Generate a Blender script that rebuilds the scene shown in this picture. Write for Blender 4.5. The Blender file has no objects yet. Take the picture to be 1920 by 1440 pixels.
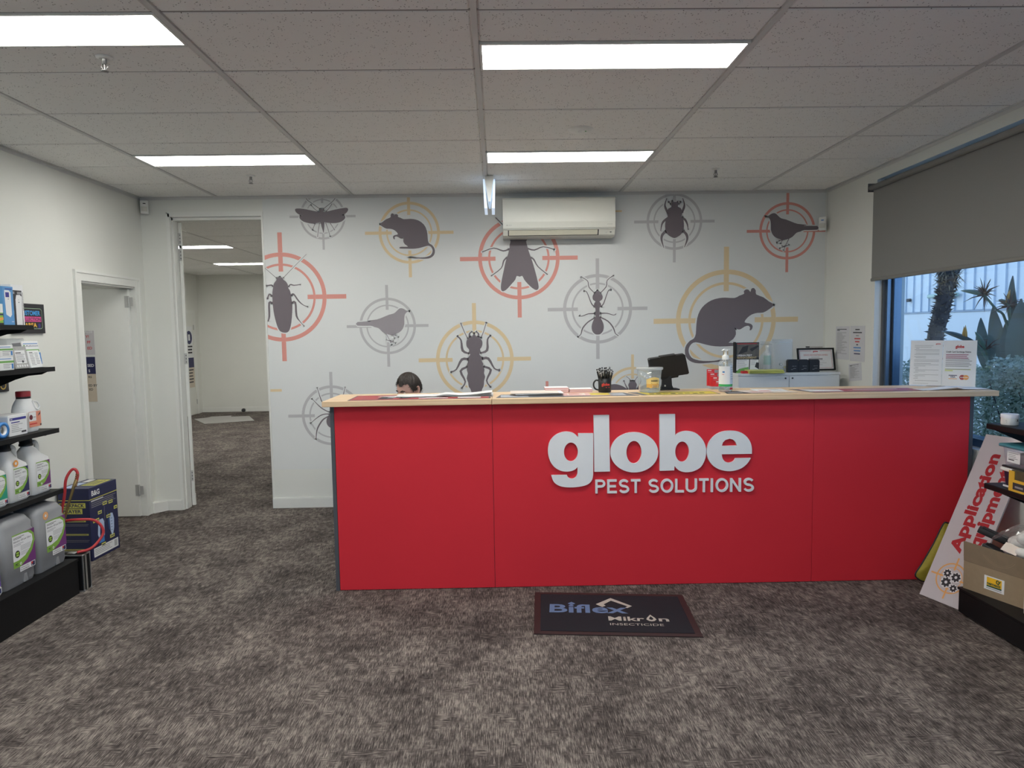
import bpy, bmesh, math, random
from mathutils import Vector, Matrix
from mathutils.geometry import tessellate_polygon

random.seed(11)
sc = bpy.context.scene
COL = sc.collection
V = Vector

# ------------------------------------------------------------------ camera
F, PITCH, YAW, ROLL, HC = 1293.5, 0.0776, 0.0209, 0.0156, 1.593
_x = V((math.cos(YAW), -math.sin(YAW), 0)); _y = V((math.sin(YAW), math.cos(YAW), 0)); _z = V((0, 0, 1))
_up = _y * math.sin(PITCH) + _z * math.cos(PITCH)
FWD = _y * math.cos(PITCH) - _z * math.sin(PITCH)
RIGHT = _x * math.cos(ROLL) - _up * math.sin(ROLL)
UP = _x * math.sin(ROLL) + _up * math.cos(ROLL)
EYE = V((0, 0, HC))
cam = bpy.data.cameras.new('camera'); cam_o = bpy.data.objects.new('camera', cam); COL.objects.link(cam_o)
cam.sensor_width = 36.0; cam.lens = F / 1920 * 36.0; cam.clip_start = 0.05
m = Matrix.Identity(4)
for i in range(3):
    m[i][0] = RIGHT[i]; m[i][1] = UP[i]; m[i][2] = -FWD[i]; m[i][3] = EYE[i]
cam_o.matrix_world = m
sc.camera = cam_o

# ------------------------------------------------------------------ sky, exposure
sc.view_settings.view_transform = 'Standard'
sc.view_settings.look = 'None'
sc.view_settings.gamma = 1.0
sc.view_settings.exposure = 1.15
sc.view_settings.use_curve_mapping = False
world = bpy.data.worlds.new('sky'); sc.world = world
world.use_nodes = True
wn = world.node_tree.nodes; wl = world.node_tree.links
bg = wn['Background']
sky = wn.new('ShaderNodeTexSky'); sky.sky_type = 'HOSEK_WILKIE'
sky.sun_direction = (-0.55, 0.35, 0.6); sky.turbidity = 4.0; sky.ground_albedo = 0.4
wl.new(sky.outputs[0], bg.inputs[0])
bg.inputs[1].default_value = SKY_STRENGTH = 4.4
PANEL = 10.8          # radiance of the ceiling light panels

YB, YF, XL, XR, ZC = 6.285, -3.0, -3.14, 3.012, 2.8156
CX0, CY0 = -0.0681, 2.7479     # ceiling grid origin

def ray(u, v):
    return RIGHT * ((u - 960) / F) + UP * ((720 - v) / F) + FWD
def on_y(u, v, y):
    r = ray(u, v); return EYE + r * (y / r.y)
def on_x(u, v, x):
    r = ray(u, v); return EYE + r * (x / r.x)
def on_z(u, v, z):
    r = ray(u, v); return EYE + r * ((z - HC) / r.z)
def on_plane(u, v, p, n):
    r = ray(u, v); return EYE + r * ((p - EYE).dot(n) / r.dot(n))

# ------------------------------------------------------------------ materials
MATS = {}
def s2l(c):
    return tuple((x / 12.92 if x <= 0.04045 else ((x + 0.055) / 1.055) ** 2.4) for x in c)
def M(name, col, rough=0.5, metal=0.0, var=0.05, scale=18.0, bump=0.0, spec=0.5, emit=0.0, coat=0.0):
    """principled material; colour is linear albedo, varied a little by noise"""
    if name in MATS: return MATS[name]
    mt = bpy.data.materials.new(name); mt.use_nodes = True
    n = mt.node_tree.nodes; l = mt.node_tree.links; b = n['Principled BSDF']
    b.inputs['Roughness'].default_value = rough; b.inputs['Metallic'].default_value = metal
    b.inputs['Specular IOR Level'].default_value = spec
    if coat: b.inputs['Coat Weight'].default_value = coat
    tc = n.new('ShaderNodeTexCoord'); ns = n.new('ShaderNodeTexNoise')
    ns.inputs['Scale'].default_value = scale; ns.inputs['Detail'].default_value = 3
    l.new(tc.outputs['Object'], ns.inputs['Vector'])
    mx = n.new('ShaderNodeMix'); mx.data_type = 'RGBA'
    mx.inputs[6].default_value = (*[max(0, c * (1 - var)) for c in col], 1)
    mx.inputs[7].default_value = (*[min(1, c * (1 + var)) for c in col], 1)
    l.new(ns.outputs[0], mx.inputs[0]); l.new(mx.outputs[2], b.inputs['Base Color'])
    if bump:
        bp = n.new('ShaderNodeBump'); bp.inputs['Strength'].default_value = bump; bp.inputs['Distance'].default_value = 0.002
        l.new(ns.outputs[0], bp.inputs['Height']); l.new(bp.outputs[0], b.inputs['Normal'])
    if emit:
        l.new(mx.outputs[2], b.inputs['Emission Color']); b.inputs['Emission Strength'].default_value = emit
    MATS[name] = mt
    return mt
def clear_mat(name, tint, rough=0.05, gloss=0.12, haze=0.0):
    if name in MATS: return MATS[name]
    mt = bpy.data.materials.new(name); mt.use_nodes = True
    n = mt.node_tree.nodes; l = mt.node_tree.links; n.remove(n['Principled BSDF'])
    tr = n.new('ShaderNodeBsdfTransparent'); tr.inputs[0].default_value = (*tint, 1)
    gl = n.new('ShaderNodeBsdfGlossy'); gl.inputs['Roughness'].default_value = rough
    gl.inputs[0].default_value = (1, 1, 1, 1)
    # Schlick reflectance, the same for both faces of a thin sheet
    lw = n.new('ShaderNodeLayerWeight'); lw.inputs[0].default_value = 0.5
    pw = n.new('ShaderNodeMath'); pw.operation = 'POWER'; pw.inputs[1].default_value = 5; l.new(lw.outputs['Facing'], pw.inputs[0])
    f0 = gloss * 0.3
    fr = n.new('ShaderNodeMath'); fr.operation = 'MULTIPLY_ADD'; fr.inputs[1].default_value = 1 - f0; fr.inputs[2].default_value = f0; l.new(pw.outputs[0], fr.inputs[0])
    mx = n.new('ShaderNodeMixShader'); l.new(fr.outputs[0], mx.inputs[0])
    if haze:
        df = n.new('ShaderNodeBsdfTranslucent'); df.inputs[0].default_value = (0.85, 0.88, 0.9, 1)
        d2 = n.new('ShaderNodeBsdfDiffuse'); d2.inputs[0].default_value = (0.85, 0.88, 0.9, 1)
        ad = n.new('ShaderNodeMixShader'); ad.inputs[0].default_value = 0.5; l.new(df.outputs[0], ad.inputs[1]); l.new(d2.outputs[0], ad.inputs[2])
        m2 = n.new('ShaderNodeMixShader'); m2.inputs[0].default_value = haze
        l.new(tr.outputs[0], m2.inputs[1]); l.new(ad.outputs[0], m2.inputs[2]); l.new(m2.outputs[0], mx.inputs[1])
    else:
        l.new(tr.outputs[0], mx.inputs[1])
    l.new(gl.outputs[0], mx.inputs[2]); l.new(mx.outputs[0], n['Material Output'].inputs[0])
    MATS[name] = mt
    return mt

def carpet_mat():
    mt = bpy.data.materials.new('carpet'); mt.use_nodes = True
    n = mt.node_tree.nodes; l = mt.node_tree.links; b = n['Principled BSDF']
    b.inputs['Roughness'].default_value = 0.95; b.inputs['Specular IOR Level'].default_value = 0.1
    tc = n.new('ShaderNodeTexCoord')
    def noise(sx, sy, detail, scale=1.0, rough=0.6):
        mp = n.new('ShaderNodeMapping'); mp.inputs['Scale'].default_value = (sx, sy, 1)
        l.new(tc.outputs['Object'], mp.inputs['Vector'])
        t = n.new('ShaderNodeTexNoise'); t.inputs['Scale'].default_value = scale; t.inputs['Detail'].default_value = detail
        t.inputs['Roughness'].default_value = rough
        l.new(mp.outputs[0], t.inputs['Vector']); return t.outputs[0]
    def math_(op, a, bb=None, c=None):
        q = n.new('ShaderNodeMath'); q.operation = op
        for i, x in enumerate((a, bb, c)):
            if x is None: continue
            if isinstance(x, (int, float)): q.inputs[i].default_value = x
            else: l.new(x, q.inputs[i])
        return q.outputs[0]
    threads = noise(230, 17, 3, rough=0.7)           # fine ribs running away from the counter
    cross = noise(16, 150, 2)             # and across
    mask = noise(9, 9, 2)                 # which of them shows
    patch = noise(3.2, 2.4, 5)            # lighter and darker patches
    block = noise(26, 16, 3)              # little blocks
    mk = n.new('ShaderNodeMapRange'); mk.inputs[1].default_value = 0.55; mk.inputs[2].default_value = 0.66; l.new(mask, mk.inputs[0])
    mixn = n.new('ShaderNodeMix'); l.new(mk.outputs[0], mixn.inputs[0]); l.new(threads, mixn.inputs[2]); l.new(cross, mixn.inputs[3])
    h = math_('ADD', math_('MULTIPLY', mixn.outputs[0], 0.54), math_('ADD', math_('MULTIPLY', patch, 0.24), math_('MULTIPLY', block, 0.24)))
    cr = n.new('ShaderNodeValToRGB'); e = cr.color_ramp.elements
    e[0].position = 0.38; e[0].color = (0.020, 0.0165, 0.015, 1)
    e[1].position = 0.635; e[1].color = (0.32, 0.28, 0.245, 1)
    k = cr.color_ramp.elements.new(0.50); k.color = (0.092, 0.078, 0.072, 1)
    l.new(h, cr.inputs[0]); l.new(cr.outputs[0], b.inputs['Base Color'])
    bp = n.new('ShaderNodeBump'); bp.inputs['Strength'].default_value = 0.55; bp.inputs['Distance'].default_value = 0.004
    l.new(mixn.outputs[0], bp.inputs['Height']); l.new(bp.outputs[0], b.inputs['Normal'])
    return mt
def tile_mat():
    mt = bpy.data.materials.new('ceiling_tile'); mt.use_nodes = True
    n = mt.node_tree.nodes; l = mt.node_tree.links; b = n['Principled BSDF']
    b.inputs['Roughness'].default_value = 0.95; b.inputs['Specular IOR Level'].default_value = 0.1
    tc = n.new('ShaderNodeTexCoord')
    ge = n.new('ShaderNodeNewGeometry')
    vo = n.new('ShaderNodeTexVoronoi'); vo.inputs['Scale'].default_value = 85
    l.new(ge.outputs['Position'], vo.inputs['Vector'])
    no = n.new('ShaderNodeTexNoise'); no.inputs['Scale'].default_value = 26; no.inputs['Detail'].default_value = 3
    l.new(ge.outputs['Position'], no.inputs['Vector'])
    # a fissure is a voronoi cell centre where the noise runs high
    a = n.new('ShaderNodeMapRange'); a.inputs[1].default_value = 0.16; a.inputs[2].default_value = 0.26; l.new(vo.outputs['Distance'], a.inputs[0])
    c = n.new('ShaderNodeMapRange'); c.inputs[1].default_value = 0.5; c.inputs[2].default_value = 0.56; c.inputs[3].default_value = 1; c.inputs[4].default_value = 0; l.new(no.outputs[0], c.inputs[0])
    mx = n.new('ShaderNodeMath'); mx.operation = 'MAXIMUM'; l.new(a.outputs[0], mx.inputs[0]); l.new(c.outputs[0], mx.inputs[1])
    col = n.new('ShaderNodeMix'); col.data_type = 'RGBA'
    col.inputs[6].default_value = (0.20, 0.19, 0.18, 1); col.inputs[7].default_value = (0.88, 0.875, 0.85, 1)
    l.new(mx.outputs[0], col.inputs[0]); l.new(col.outputs[2], b.inputs['Base Color'])
    bp = n.new('ShaderNodeBump'); bp.inputs['Strength'].default_value = 0.4; bp.inputs['Distance'].default_value = 0.002
    l.new(mx.outputs[0], bp.inputs['Height']); l.new(bp.outputs[0], b.inputs['Normal'])
    return mt
def wood_mat():
    mt = bpy.data.materials.new('beech_laminate'); mt.use_nodes = True
    n = mt.node_tree.nodes; l = mt.node_tree.links; b = n['Principled BSDF']
    b.inputs['Roughness'].default_value = 0.38
    tc = n.new('ShaderNodeTexCoord'); mp = n.new('ShaderNodeMapping'); mp.inputs['Scale'].default_value = (2.2, 60, 90)
    l.new(tc.outputs['Object'], mp.inputs['Vector'])
    t = n.new('ShaderNodeTexNoise'); t.inputs['Scale'].default_value = 1.0; t.inputs['Detail'].default_value = 5; t.inputs['Distortion'].default_value = 0.3
    l.new(mp.outputs[0], t.inputs['Vector'])
    cr = n.new('ShaderNodeValToRGB'); e = cr.color_ramp.elements
    e[0].position = 0.3; e[0].color = (0.66, 0.45, 0.26, 1); e[1].position = 0.75; e[1].color = (0.84, 0.63, 0.40, 1)
    l.new(t.outputs[0], cr.inputs[0]); l.new(cr.outputs[0], b.inputs['Base Color'])
    return mt
CARPET, TILE, WOOD = carpet_mat(), tile_mat(), wood_mat()
MATS['carpet'] = CARPET; MATS['tile'] = TILE; MATS['wood'] = WOOD
WALL = M('wall_paint', (0.74, 0.745, 0.70), 0.6, var=0.02, scale=3, bump=0.05, spec=0.3)
TRIM = M('gloss_trim_paint', (0.76, 0.765, 0.73), 0.35, var=0.02)
VINYL = M('mural_vinyl', (0.72, 0.735, 0.725), 0.55, var=0.015, scale=2, spec=0.3)
BLACK = M('black_steel', (0.007, 0.007, 0.0075), 0.5, var=0.2, spec=0.25)
WHITE = M('white_plastic', (0.78, 0.79, 0.76), 0.4, var=0.02)
PAPER = M('paper', (0.78, 0.78, 0.78), 0.7, var=0.02)
INK = M('black_ink', (0.03, 0.03, 0.035), 0.6, var=0.05)
GREYINK = M('grey_ink', (0.30, 0.30, 0.31), 0.7, var=0.05)
REDINK = M('red_ink', (0.55, 0.03, 0.035), 0.6, var=0.05)
STEEL = M('brushed_steel', (0.55, 0.55, 0.54), 0.35, 1.0, var=0.1)

# ------------------------------------------------------------------ mesh building
ORG = {}
class MB:
    def __init__(s, T=None):
        s.v = []; s.f = []; s.mi = []; s.sm = []; s.mats = []; s.T = T
    def mid(s, mt):
        if mt not in s.mats: s.mats.append(mt)
        return s.mats.index(mt)
    def add(s, vs, fs, mt, smooth=False, T=None):
        k = len(s.v)
        for p in vs:
            p = V(p)
            if T is not None: p = T @ p
            if s.T is not None: p = s.T @ p
            s.v.append(p)
        i = s.mid(mt)
        for f in fs:
            s.f.append([j + k for j in f]); s.mi.append(i); s.sm.append(smooth)
        return s
    def box(s, x0, x1, y0, y1, z0, z1, mt, T=None):
        vs = [(x, y, z) for z in (z0, z1) for y in (y0, y1) for x in (x0, x1)]
        return s.add(vs, [(0, 2, 3, 1), (4, 5, 7, 6), (0, 1, 5, 4), (2, 6, 7, 3), (0, 4, 6, 2), (1, 3, 7, 5)], mt, T=T)
    def rbox(s, x0, x1, y0, y1, z0, z1, r, mt, seg=3, T=None, smooth=True):
        bm = bmesh.new(); bmesh.ops.create_cube(bm, size=1)
        for q in bm.verts: q.co = V(((x0 + x1) / 2 + q.co.x * (x1 - x0), (y0 + y1) / 2 + q.co.y * (y1 - y0), (z0 + z1) / 2 + q.co.z * (z1 - z0)))
        bmesh.ops.bevel(bm, geom=bm.edges[:], offset=r, segments=seg, affect='EDGES', profile=0.5)
        bm.verts.index_update()
        s.add([q.co.copy() for q in bm.verts], [[q.index for q in f.verts] for f in bm.faces], mt, smooth, T); bm.free()
        return s
    def prism(s, pts, axis, a, b, mt, holes=(), T=None, smooth=False):
        """2D outline pushed from a to b along axis ('x': pts are (y,z), 'y': (x,z), 'z': (x,y))"""
        def P(p, d):
            return {'x': (d, p[0], p[1]), 'y': (p[0], d, p[1]), 'z': (p[0], p[1], d)}[axis]
        loops = [list(pts)] + [list(h) for h in holes]
        flat = [p for lp in loops for p in lp]; n = len(flat)
        if holes:
            tri = tessellate_polygon([[V((p[0], p[1], 0)) for p in lp] for lp in loops])
        else:
            tri = [list(range(n))]
        vs = [P(p, a) for p in flat] + [P(p, b) for p in flat]
        s.add(vs, [list(t)[::-1] for t in tri] + [[j + n for j in t] for t in tri], mt, False, T)
        fs = []; k = 0
        for lp in loops:
            c = len(lp)
            for i in range(c):
                j = (i + 1) % c; fs.append((k + i, k + j, k + j + n, k + i + n))
            k += c
        return s.add(vs, fs, mt, smooth, T)
    def lathe(s, prof, c, mt, seg=24, T=None, smooth=True, sx=1.0, sy=1.0, cap=True):
        vs = []; fs = []
        for r, z in prof:
            for i in range(seg):
                a = 2 * math.pi * i / seg; vs.append((c[0] + r * math.cos(a) * sx, c[1] + r * math.sin(a) * sy, c[2] + z))
        for k in range(len(prof) - 1):
            for i in range(seg):
                j = (i + 1) % seg; fs.append((k * seg + i, k * seg + j, (k + 1) * seg + j, (k + 1) * seg + i))
        s.add(vs, fs, mt, smooth, T)
        if cap:
            if prof[0][0] > 1e-5: s.add(vs[:seg], [list(range(seg))[::-1]], mt, False, T)
            if prof[-1][0] > 1e-5: s.add(vs[-seg:], [list(range(seg))], mt, False, T)
        return s
    def tube(s, pts, r, mt, seg=8, T=None, cap=True):
        pts = [V(p) for p in pts]; n = len(pts)
        rs = r if isinstance(r, (list, tuple)) else [r] * n
        vs = []; fs = []; prev = None
        for i, p in enumerate(pts):
            d = (pts[min(i + 1, n - 1)] - pts[max(i - 1, 0)]).normalized()
            if prev is None:
                a = d.orthogonal().normalized()
            else:
                a = (prev - d * prev.dot(d)).normalized()
            prev = a; b = d.cross(a)
            for k in range(seg):
                t = 2 * math.pi * k / seg; vs.append(p + (a * math.cos(t) + b * math.sin(t)) * rs[i])
        for i in range(n - 1):
            for k in range(seg):
                j = (k + 1) % seg; fs.append((i * seg + k, i * seg + j, (i + 1) * seg + j, (i + 1) * seg + k))
        if cap: fs += [list(range(seg))[::-1], list(range((n - 1) * seg, n * seg))]
        return s.add(vs, fs, mt, True, T)
    def mesh(s, name, org=(0, 0, 0)):
        o = V(org)
        me = bpy.data.meshes.new(name); me.from_pydata([tuple(p - o) for p in s.v], [], s.f)
        for mt in s.mats: me.materials.append(mt)
        me.polygons.foreach_set('material_index', s.mi); me.polygons.foreach_set('use_smooth', s.sm)
        me.update(); return me
    def build(s, name, parent=None, org=None, label=None):
        if parent is not None: org = ORG[parent.name]
        elif org is None: org = V((0, 0, 0))
        ob = bpy.data.objects.new(name, s.mesh(name, org)); COL.objects.link(ob)
        if parent is not None: ob.parent = parent
        else: ob.location = V(org)
        ORG[ob.name] = V(org)
        if label: ob['label'] = label
        return ob
def tag(o, label, cat, group=None, kind=None):
    o['label'] = label; o['category'] = cat
    if group: o['group'] = group
    if kind: o['kind'] = kind
    return o
def thing(name, label, cat, loc, rotz=0.0, local=False, group=None):
    """an Empty at the thing's base; parts are meshed in world space, or in its own space when local"""
    o = bpy.data.objects.new(name, None); COL.objects.link(o); o.empty_display_size = 0.05
    o.location = loc; o.rotation_euler = (0, 0, rotz)
    ORG[o.name] = V((0, 0, 0)) if local else V(loc)
    return tag(o, label, cat, group)
def struct(ob):
    ob['kind'] = 'structure'; return ob
def copy_tree(o, parent=None):
    c = o.copy(); COL.objects.link(c); c.parent = parent
    for ch in list(o.children): copy_tree(ch, c)
    return c
def circle(cx, cy, rx, ry=None, n=24):
    ry = ry or rx
    return [(cx + rx * math.cos(2 * math.pi * i / n), cy + ry * math.sin(2 * math.pi * i / n)) for i in range(n)]
def rrect(x0, y0, x1, y1, r, n=5):
    pts = []
    for cx, cy, a0 in ((x1 - r, y0 + r, -90), (x1 - r, y1 - r, 0), (x0 + r, y1 - r, 90), (x0 + r, y0 + r, 180)):
        for i in range(n + 1):
            a = math.radians(a0 + 90 * i / n); pts.append((cx + r * math.cos(a), cy + r * math.sin(a)))
    return pts
def smooth_path(pts, closed=False, sub=3):
    out = []; n = len(pts); pts = [V(p) for p in pts]
    rng = range(n) if closed else range(n - 1)
    for i in rng:
        p0 = pts[(i - 1) % n] if closed or i > 0 else pts[0]
        p1 = pts[i]; p2 = pts[(i + 1) % n]
        p3 = pts[(i + 2) % n] if closed or i + 2 < n else pts[-1]
        for k in range(sub):
            t = k / sub
            out.append(0.5 * ((2 * p1) + (p2 - p0) * t + (2 * p0 - 5 * p1 + 4 * p2 - p3) * t * t + (3 * p1 - p0 - 3 * p2 + p3) * t ** 3))
    if not closed: out.append(pts[-1])
    return out

# ------------------------------------------------------------------ lettering
_TXT = {}
def text_geo(body, bold=0.0, extrude=0.0, res=3):
    key = (body, bold, extrude, res)
    if key in _TXT: return _TXT[key]
    cu = bpy.data.curves.new('lettering', 'FONT'); cu.body = body; cu.size = 1.0; cu.offset = bold; cu.extrude = extrude
    cu.resolution_u = res; cu.fill_mode = 'FRONT' if not extrude else 'BOTH'
    ob = bpy.data.objects.new('lettering', cu); COL.objects.link(ob)
    me = bpy.data.meshes.new_from_object(ob)
    vs = [v.co.copy() for v in me.vertices]; fs = [list(p.vertices) for p in me.polygons]
    bpy.data.objects.remove(ob); bpy.data.curves.remove(cu); bpy.data.meshes.remove(me)
    if not vs: vs = [V((0, 0, 0))]
    x0 = min(v.x for v in vs); x1 = max(v.x for v in vs)
    y0 = min(v.y for v in vs); y1 = max(v.y for v in vs)
    _TXT[key] = (vs, fs, x0, x1, y0, y1)
    return _TXT[key]
class Face:
    """draws flat print on a plane: origin, right and up vectors; n is the way the print faces"""
    def __init__(s, mb, o, ux, uy, eps=0.0004, lift=0.0):
        s.mb = mb; s.o = V(o); s.ux = V(ux).normalized(); s.uy = V(uy).normalized(); s.n = s.ux.cross(s.uy); s.eps = eps; s.lift = lift
    def P(s, x, y, k): return s.o + s.ux * x + s.uy * y + s.n * (s.lift + s.eps * k)
    def poly(s, pts, mt, k=1):
        s.mb.add([s.P(x, y, k) for x, y in pts], [list(range(len(pts)))], mt); return s
    def rect(s, x0, y0, x1, y1, mt, k=1): return s.poly([(x0, y0), (x1, y0), (x1, y1), (x0, y1)], mt, k)
    def disc(s, cx, cy, r, mt, k=1, ry=None, n=20): return s.poly(circle(cx, cy, r, ry, n), mt, k)
    def ring(s, cx, cy, r0, r1, mt, k=1, n=28, a0=0.0, a1=360.0):
        vs = []; 
        for i in range(n + 1):
            a = math.radians(a0 + (a1 - a0) * i / n)
            vs += [s.P(cx + r0 * math.cos(a), cy + r0 * math.sin(a), k), s.P(cx + r1 * math.cos(a), cy + r1 * math.sin(a), k)]
        s.mb.add(vs, [(2 * i, 2 * i + 1, 2 * i + 3, 2 * i + 2) for i in range(n)], mt); return s
    def text(s, body, x, y, h, mt, k=2, w=None, bold=0.0, align='l', slant=0.0, sx=1.0):
        """h is the height of the ink box of the whole string unless it only sets size (cap height 0.7 of it)"""
        vs, fs, x0, x1, y0, y1 = text_geo(body, bold)
        sc_ = h / 0.72; fx = sc_ * sx
        if w: fx = w / max(1e-6, (x1 - x0))
        wd = (x1 - x0) * fx
        dx = {'l': 0, 'c': -wd / 2, 'r': -wd}[align]
        s.mb.add([s.P(x + dx + (v.x - x0) * fx + v.y * sc_ * slant, y + v.y * sc_, k) for v in vs], fs, mt); return s
    def lines(s, x0, x1, y, dy, n, th, mt, k=2, jag=0.35, seed=1):
        rn = random.Random(seed)
        for i in range(n):
            s.rect(x0, y - i * dy, x1 - rn.random() * jag * (x1 - x0), y - i * dy + th, mt, k)
        return s
# ================================================================== the room shell
def slab(name, *a, mt=WALL, org=None, T=None):
    mb = MB(T); 
    for q in a: mb.box(*q, mt)
    return struct(mb.build(name, org=org))
slab('floor', (-6.3, 3.2, YF, 14.5, -0.06, 0.0), mt=CARPET)
# right hand wall leans a little in plan: built along its own axis
RWT = Matrix.Translation((XR, 6.28, 0)) @ Matrix.Rotation(-0.0278, 4, 'Z')
def rwu(y): return 6.28 - y            # run along the right wall, measured from the back corner
U0, U1 = 0.855, 5.2                    # window opening along the wall
ZS, ZH = 0.80, 2.72                    # sill and head
slab('wall_right', (0, 0.24, -U0, 0.1, 0, 2.9), (0, 0.24, -9.4, -U1, 0, 2.9), (0, 0.24, -U1, -U0, 0, ZS), (0, 0.24, -U1, -U0, ZH, 2.9), T=RWT)
DL0, DL1, DLH = 5.313, 6.10, 2.022     # side door opening in the left wall
slab('wall_left', (XL - 0.12, XL, YF, DL0 - 0.01, 0, 2.9), (XL - 0.12, XL, DL1 + 0.01, YB, 0, 2.9), (XL - 0.12, XL, DL0 - 0.01, DL1 + 0.01, DLH + 0.01, 2.9))
DX0, DX1, DZ = -2.902, -2.064, 2.672   # doorway in the back wall
slab('wall_back', (-6.3, DX0, YB, YB + 0.11, 0, 2.9), (DX1, 3.25, YB, YB + 0.11, 0, 2.9), (DX0, DX1, YB, YB + 0.11, DZ, 2.9))
# shop front behind the camera: glazed
slab('wall_front', (-3.3, -2.9, YF - 0.15, YF, 0, 2.9), (0.65, 3.2, YF - 0.15, YF, 0, 2.9), (-2.9, 0.65, YF - 0.15, YF, 2.45, 2.9))
w2 = MB()
for x in (-2.9, -1.73, -0.57, 0.59):
    w2.box(x, x + 0.06, YF - 0.12, YF - 0.04, 0, 2.45, BLACK)
for z in (0.0, 2.39):
    w2.box(-2.9, 0.65, YF - 0.12, YF - 0.04, z, z + 0.06, BLACK)
w2o = struct(w2.build('window_2'))
GLASS = clear_mat('window_glass', (0.80, 0.90, 1.0), 0.02, 0.12)
MB().box(-2.9, 0.65, YF - 0.085, YF - 0.078, 0.06, 2.39, GLASS).build('pane', w2o)
# rooms beyond the two doors
slab('wall_far_room_left', (-6.24, -6.12, YB + 0.11, 14.4, 0, 2.9))
slab('wall_far_room_back', (-6.24, -1.1, 14.36, 14.5, 0, 2.9))
slab('wall_far_room_right', (-1.22, -1.1, YB + 0.11, 14.4, 0, 2.9))
slab('wall_side_room_left', (-4.72, -4.6, 4.3, YB, 0, 2.9))
slab('wall_side_room_front', (-4.72, XL - 0.12, 4.3, 4.42, 0, 2.9))

# ---- ceiling: slab above, tiles, long tees and light panels below it
ceil = slab('ceiling', (-6.3, 3.25, YF, 14.5, ZC + 0.05, ZC + 0.12), mt=M('ceiling_void', (0.05, 0.05, 0.05), 0.9))
TEE = M('ceiling_tee', (0.62, 0.615, 0.60), 0.5, var=0.02)
GAP = 0.0025
tile_cache = {}
def tile(x0, x1, y0, y1, z=ZC):
    key = (round(x1 - x0, 3), round(y1 - y0, 3))
    if key not in tile_cache:
        w, d = key
        mb = MB(); g = GAP
        # tegular edge: the face sits a little proud of its rim
        mb.box(g, w - g, g, d - g, 0.006, 0.02, TILE)
        a, b = 0.006, 0.012
        vs = [(a, a, 0.006), (w - a, a, 0.006), (w - a, d - a, 0.006), (a, d - a, 0.006), (b, b, 0), (w - b, b, 0), (w - b, d - b, 0), (b, d - b, 0)]
        mb.add(vs, [(4, 7, 6, 5), (0, 4, 5, 1), (1, 5, 6, 2), (2, 6, 7, 3), (3, 7, 4, 0)], TILE)
        tile_cache[key] = mb.mesh('ceiling_tile')
    ob = bpy.data.objects.new('ceiling_tile', tile_cache[key]); COL.objects.link(ob)
    ob.parent = ceil; ob.location = (x0, y0, z + random.uniform(-0.0006, 0.0012))
cols = [XL, CX0 - 2.4, CX0 - 1.2, CX0, CX0 + 1.2, CX0 + 2.4, 3.0]
rows = [CY0 + 0.6 * k for k in range(-9, 6)] + [YB]
LIGHTS = [(3, CY0 + 0.3), (3, CY0 + 2.1), (1, CY0 + 2.1), (1, CY0), (3, CY0 - 1.8 + 0.3), (1, CY0 - 1.8), (3, CY0 - 3.9), (1, CY0 - 3.9)]
def half_light(c, y0, y1):
    for lc, ly in LIGHTS:
        if lc == c and y0 - 0.01 < ly < y1 - 0.01: return ly
    return None
for c in range(6):
    for k in range(len(rows) - 1):
        y0, y1 = rows[k], rows[k + 1]; ly = half_light(c, y0, y1)
        if ly is None: tile(cols[c] + 0.01, cols[c + 1] - 0.01, y0, y1)
        elif ly - y0 > 0.1: tile(cols[c] + 0.01, cols[c + 1] - 0.01, y0, ly - 0.006)
        else: tile(cols[c] + 0.01, cols[c + 1] - 0.01, ly + 0.306, y1)
for x in cols[1:-1]:
    MB().box(x - 0.012, x + 0.012, YF, YB, ZC - 0.003, ZC + 0.03, TEE).build('ceiling_tee', ceil)
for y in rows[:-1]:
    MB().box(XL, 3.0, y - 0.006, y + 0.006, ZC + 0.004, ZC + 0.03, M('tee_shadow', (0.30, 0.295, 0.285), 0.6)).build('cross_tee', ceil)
fcols = [-6.12, -4.868, -3.668, -2.468, -1.22]
frows = [YB + 0.11] + [6.95 + 0.6 * k for k in range(13)] + [14.36]
FLIGHTS = [(1, 9.65), (1, 12.05), (3, 9.65)]
for c in range(4):
    for k in range(len(frows) - 1):
        y0, y1 = frows[k], frows[k + 1]
        ly = next((b for a, b in FLIGHTS if a == c and y0 - 0.31 < b - 0.3 < y1 - 0.301 and y0 - 0.01 <= b < y1), None)
        if any(a == c and y0 - 0.01 <= b < y1 - 0.01 for a, b in FLIGHTS): 
            b = next(b for a, b in FLIGHTS if a == c and y0 - 0.01 <= b < y1 - 0.01)
            if b - y0 > 0.06: tile(fcols[c] + 0.01, fcols[c + 1] - 0.01, y0, b - 0.006)
            if y1 - b - 0.3 > 0.06: tile(fcols[c] + 0.01, fcols[c + 1] - 0.01, b + 0.306, y1)
        else: tile(fcols[c] + 0.01, fcols[c + 1] - 0.01, y0, y1)
for x in fcols[1:-1]:
    MB().box(x - 0.012, x + 0.012, YB + 0.11, 14.36, ZC - 0.003, ZC + 0.03, TEE).build('ceiling_tee', ceil)
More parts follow.
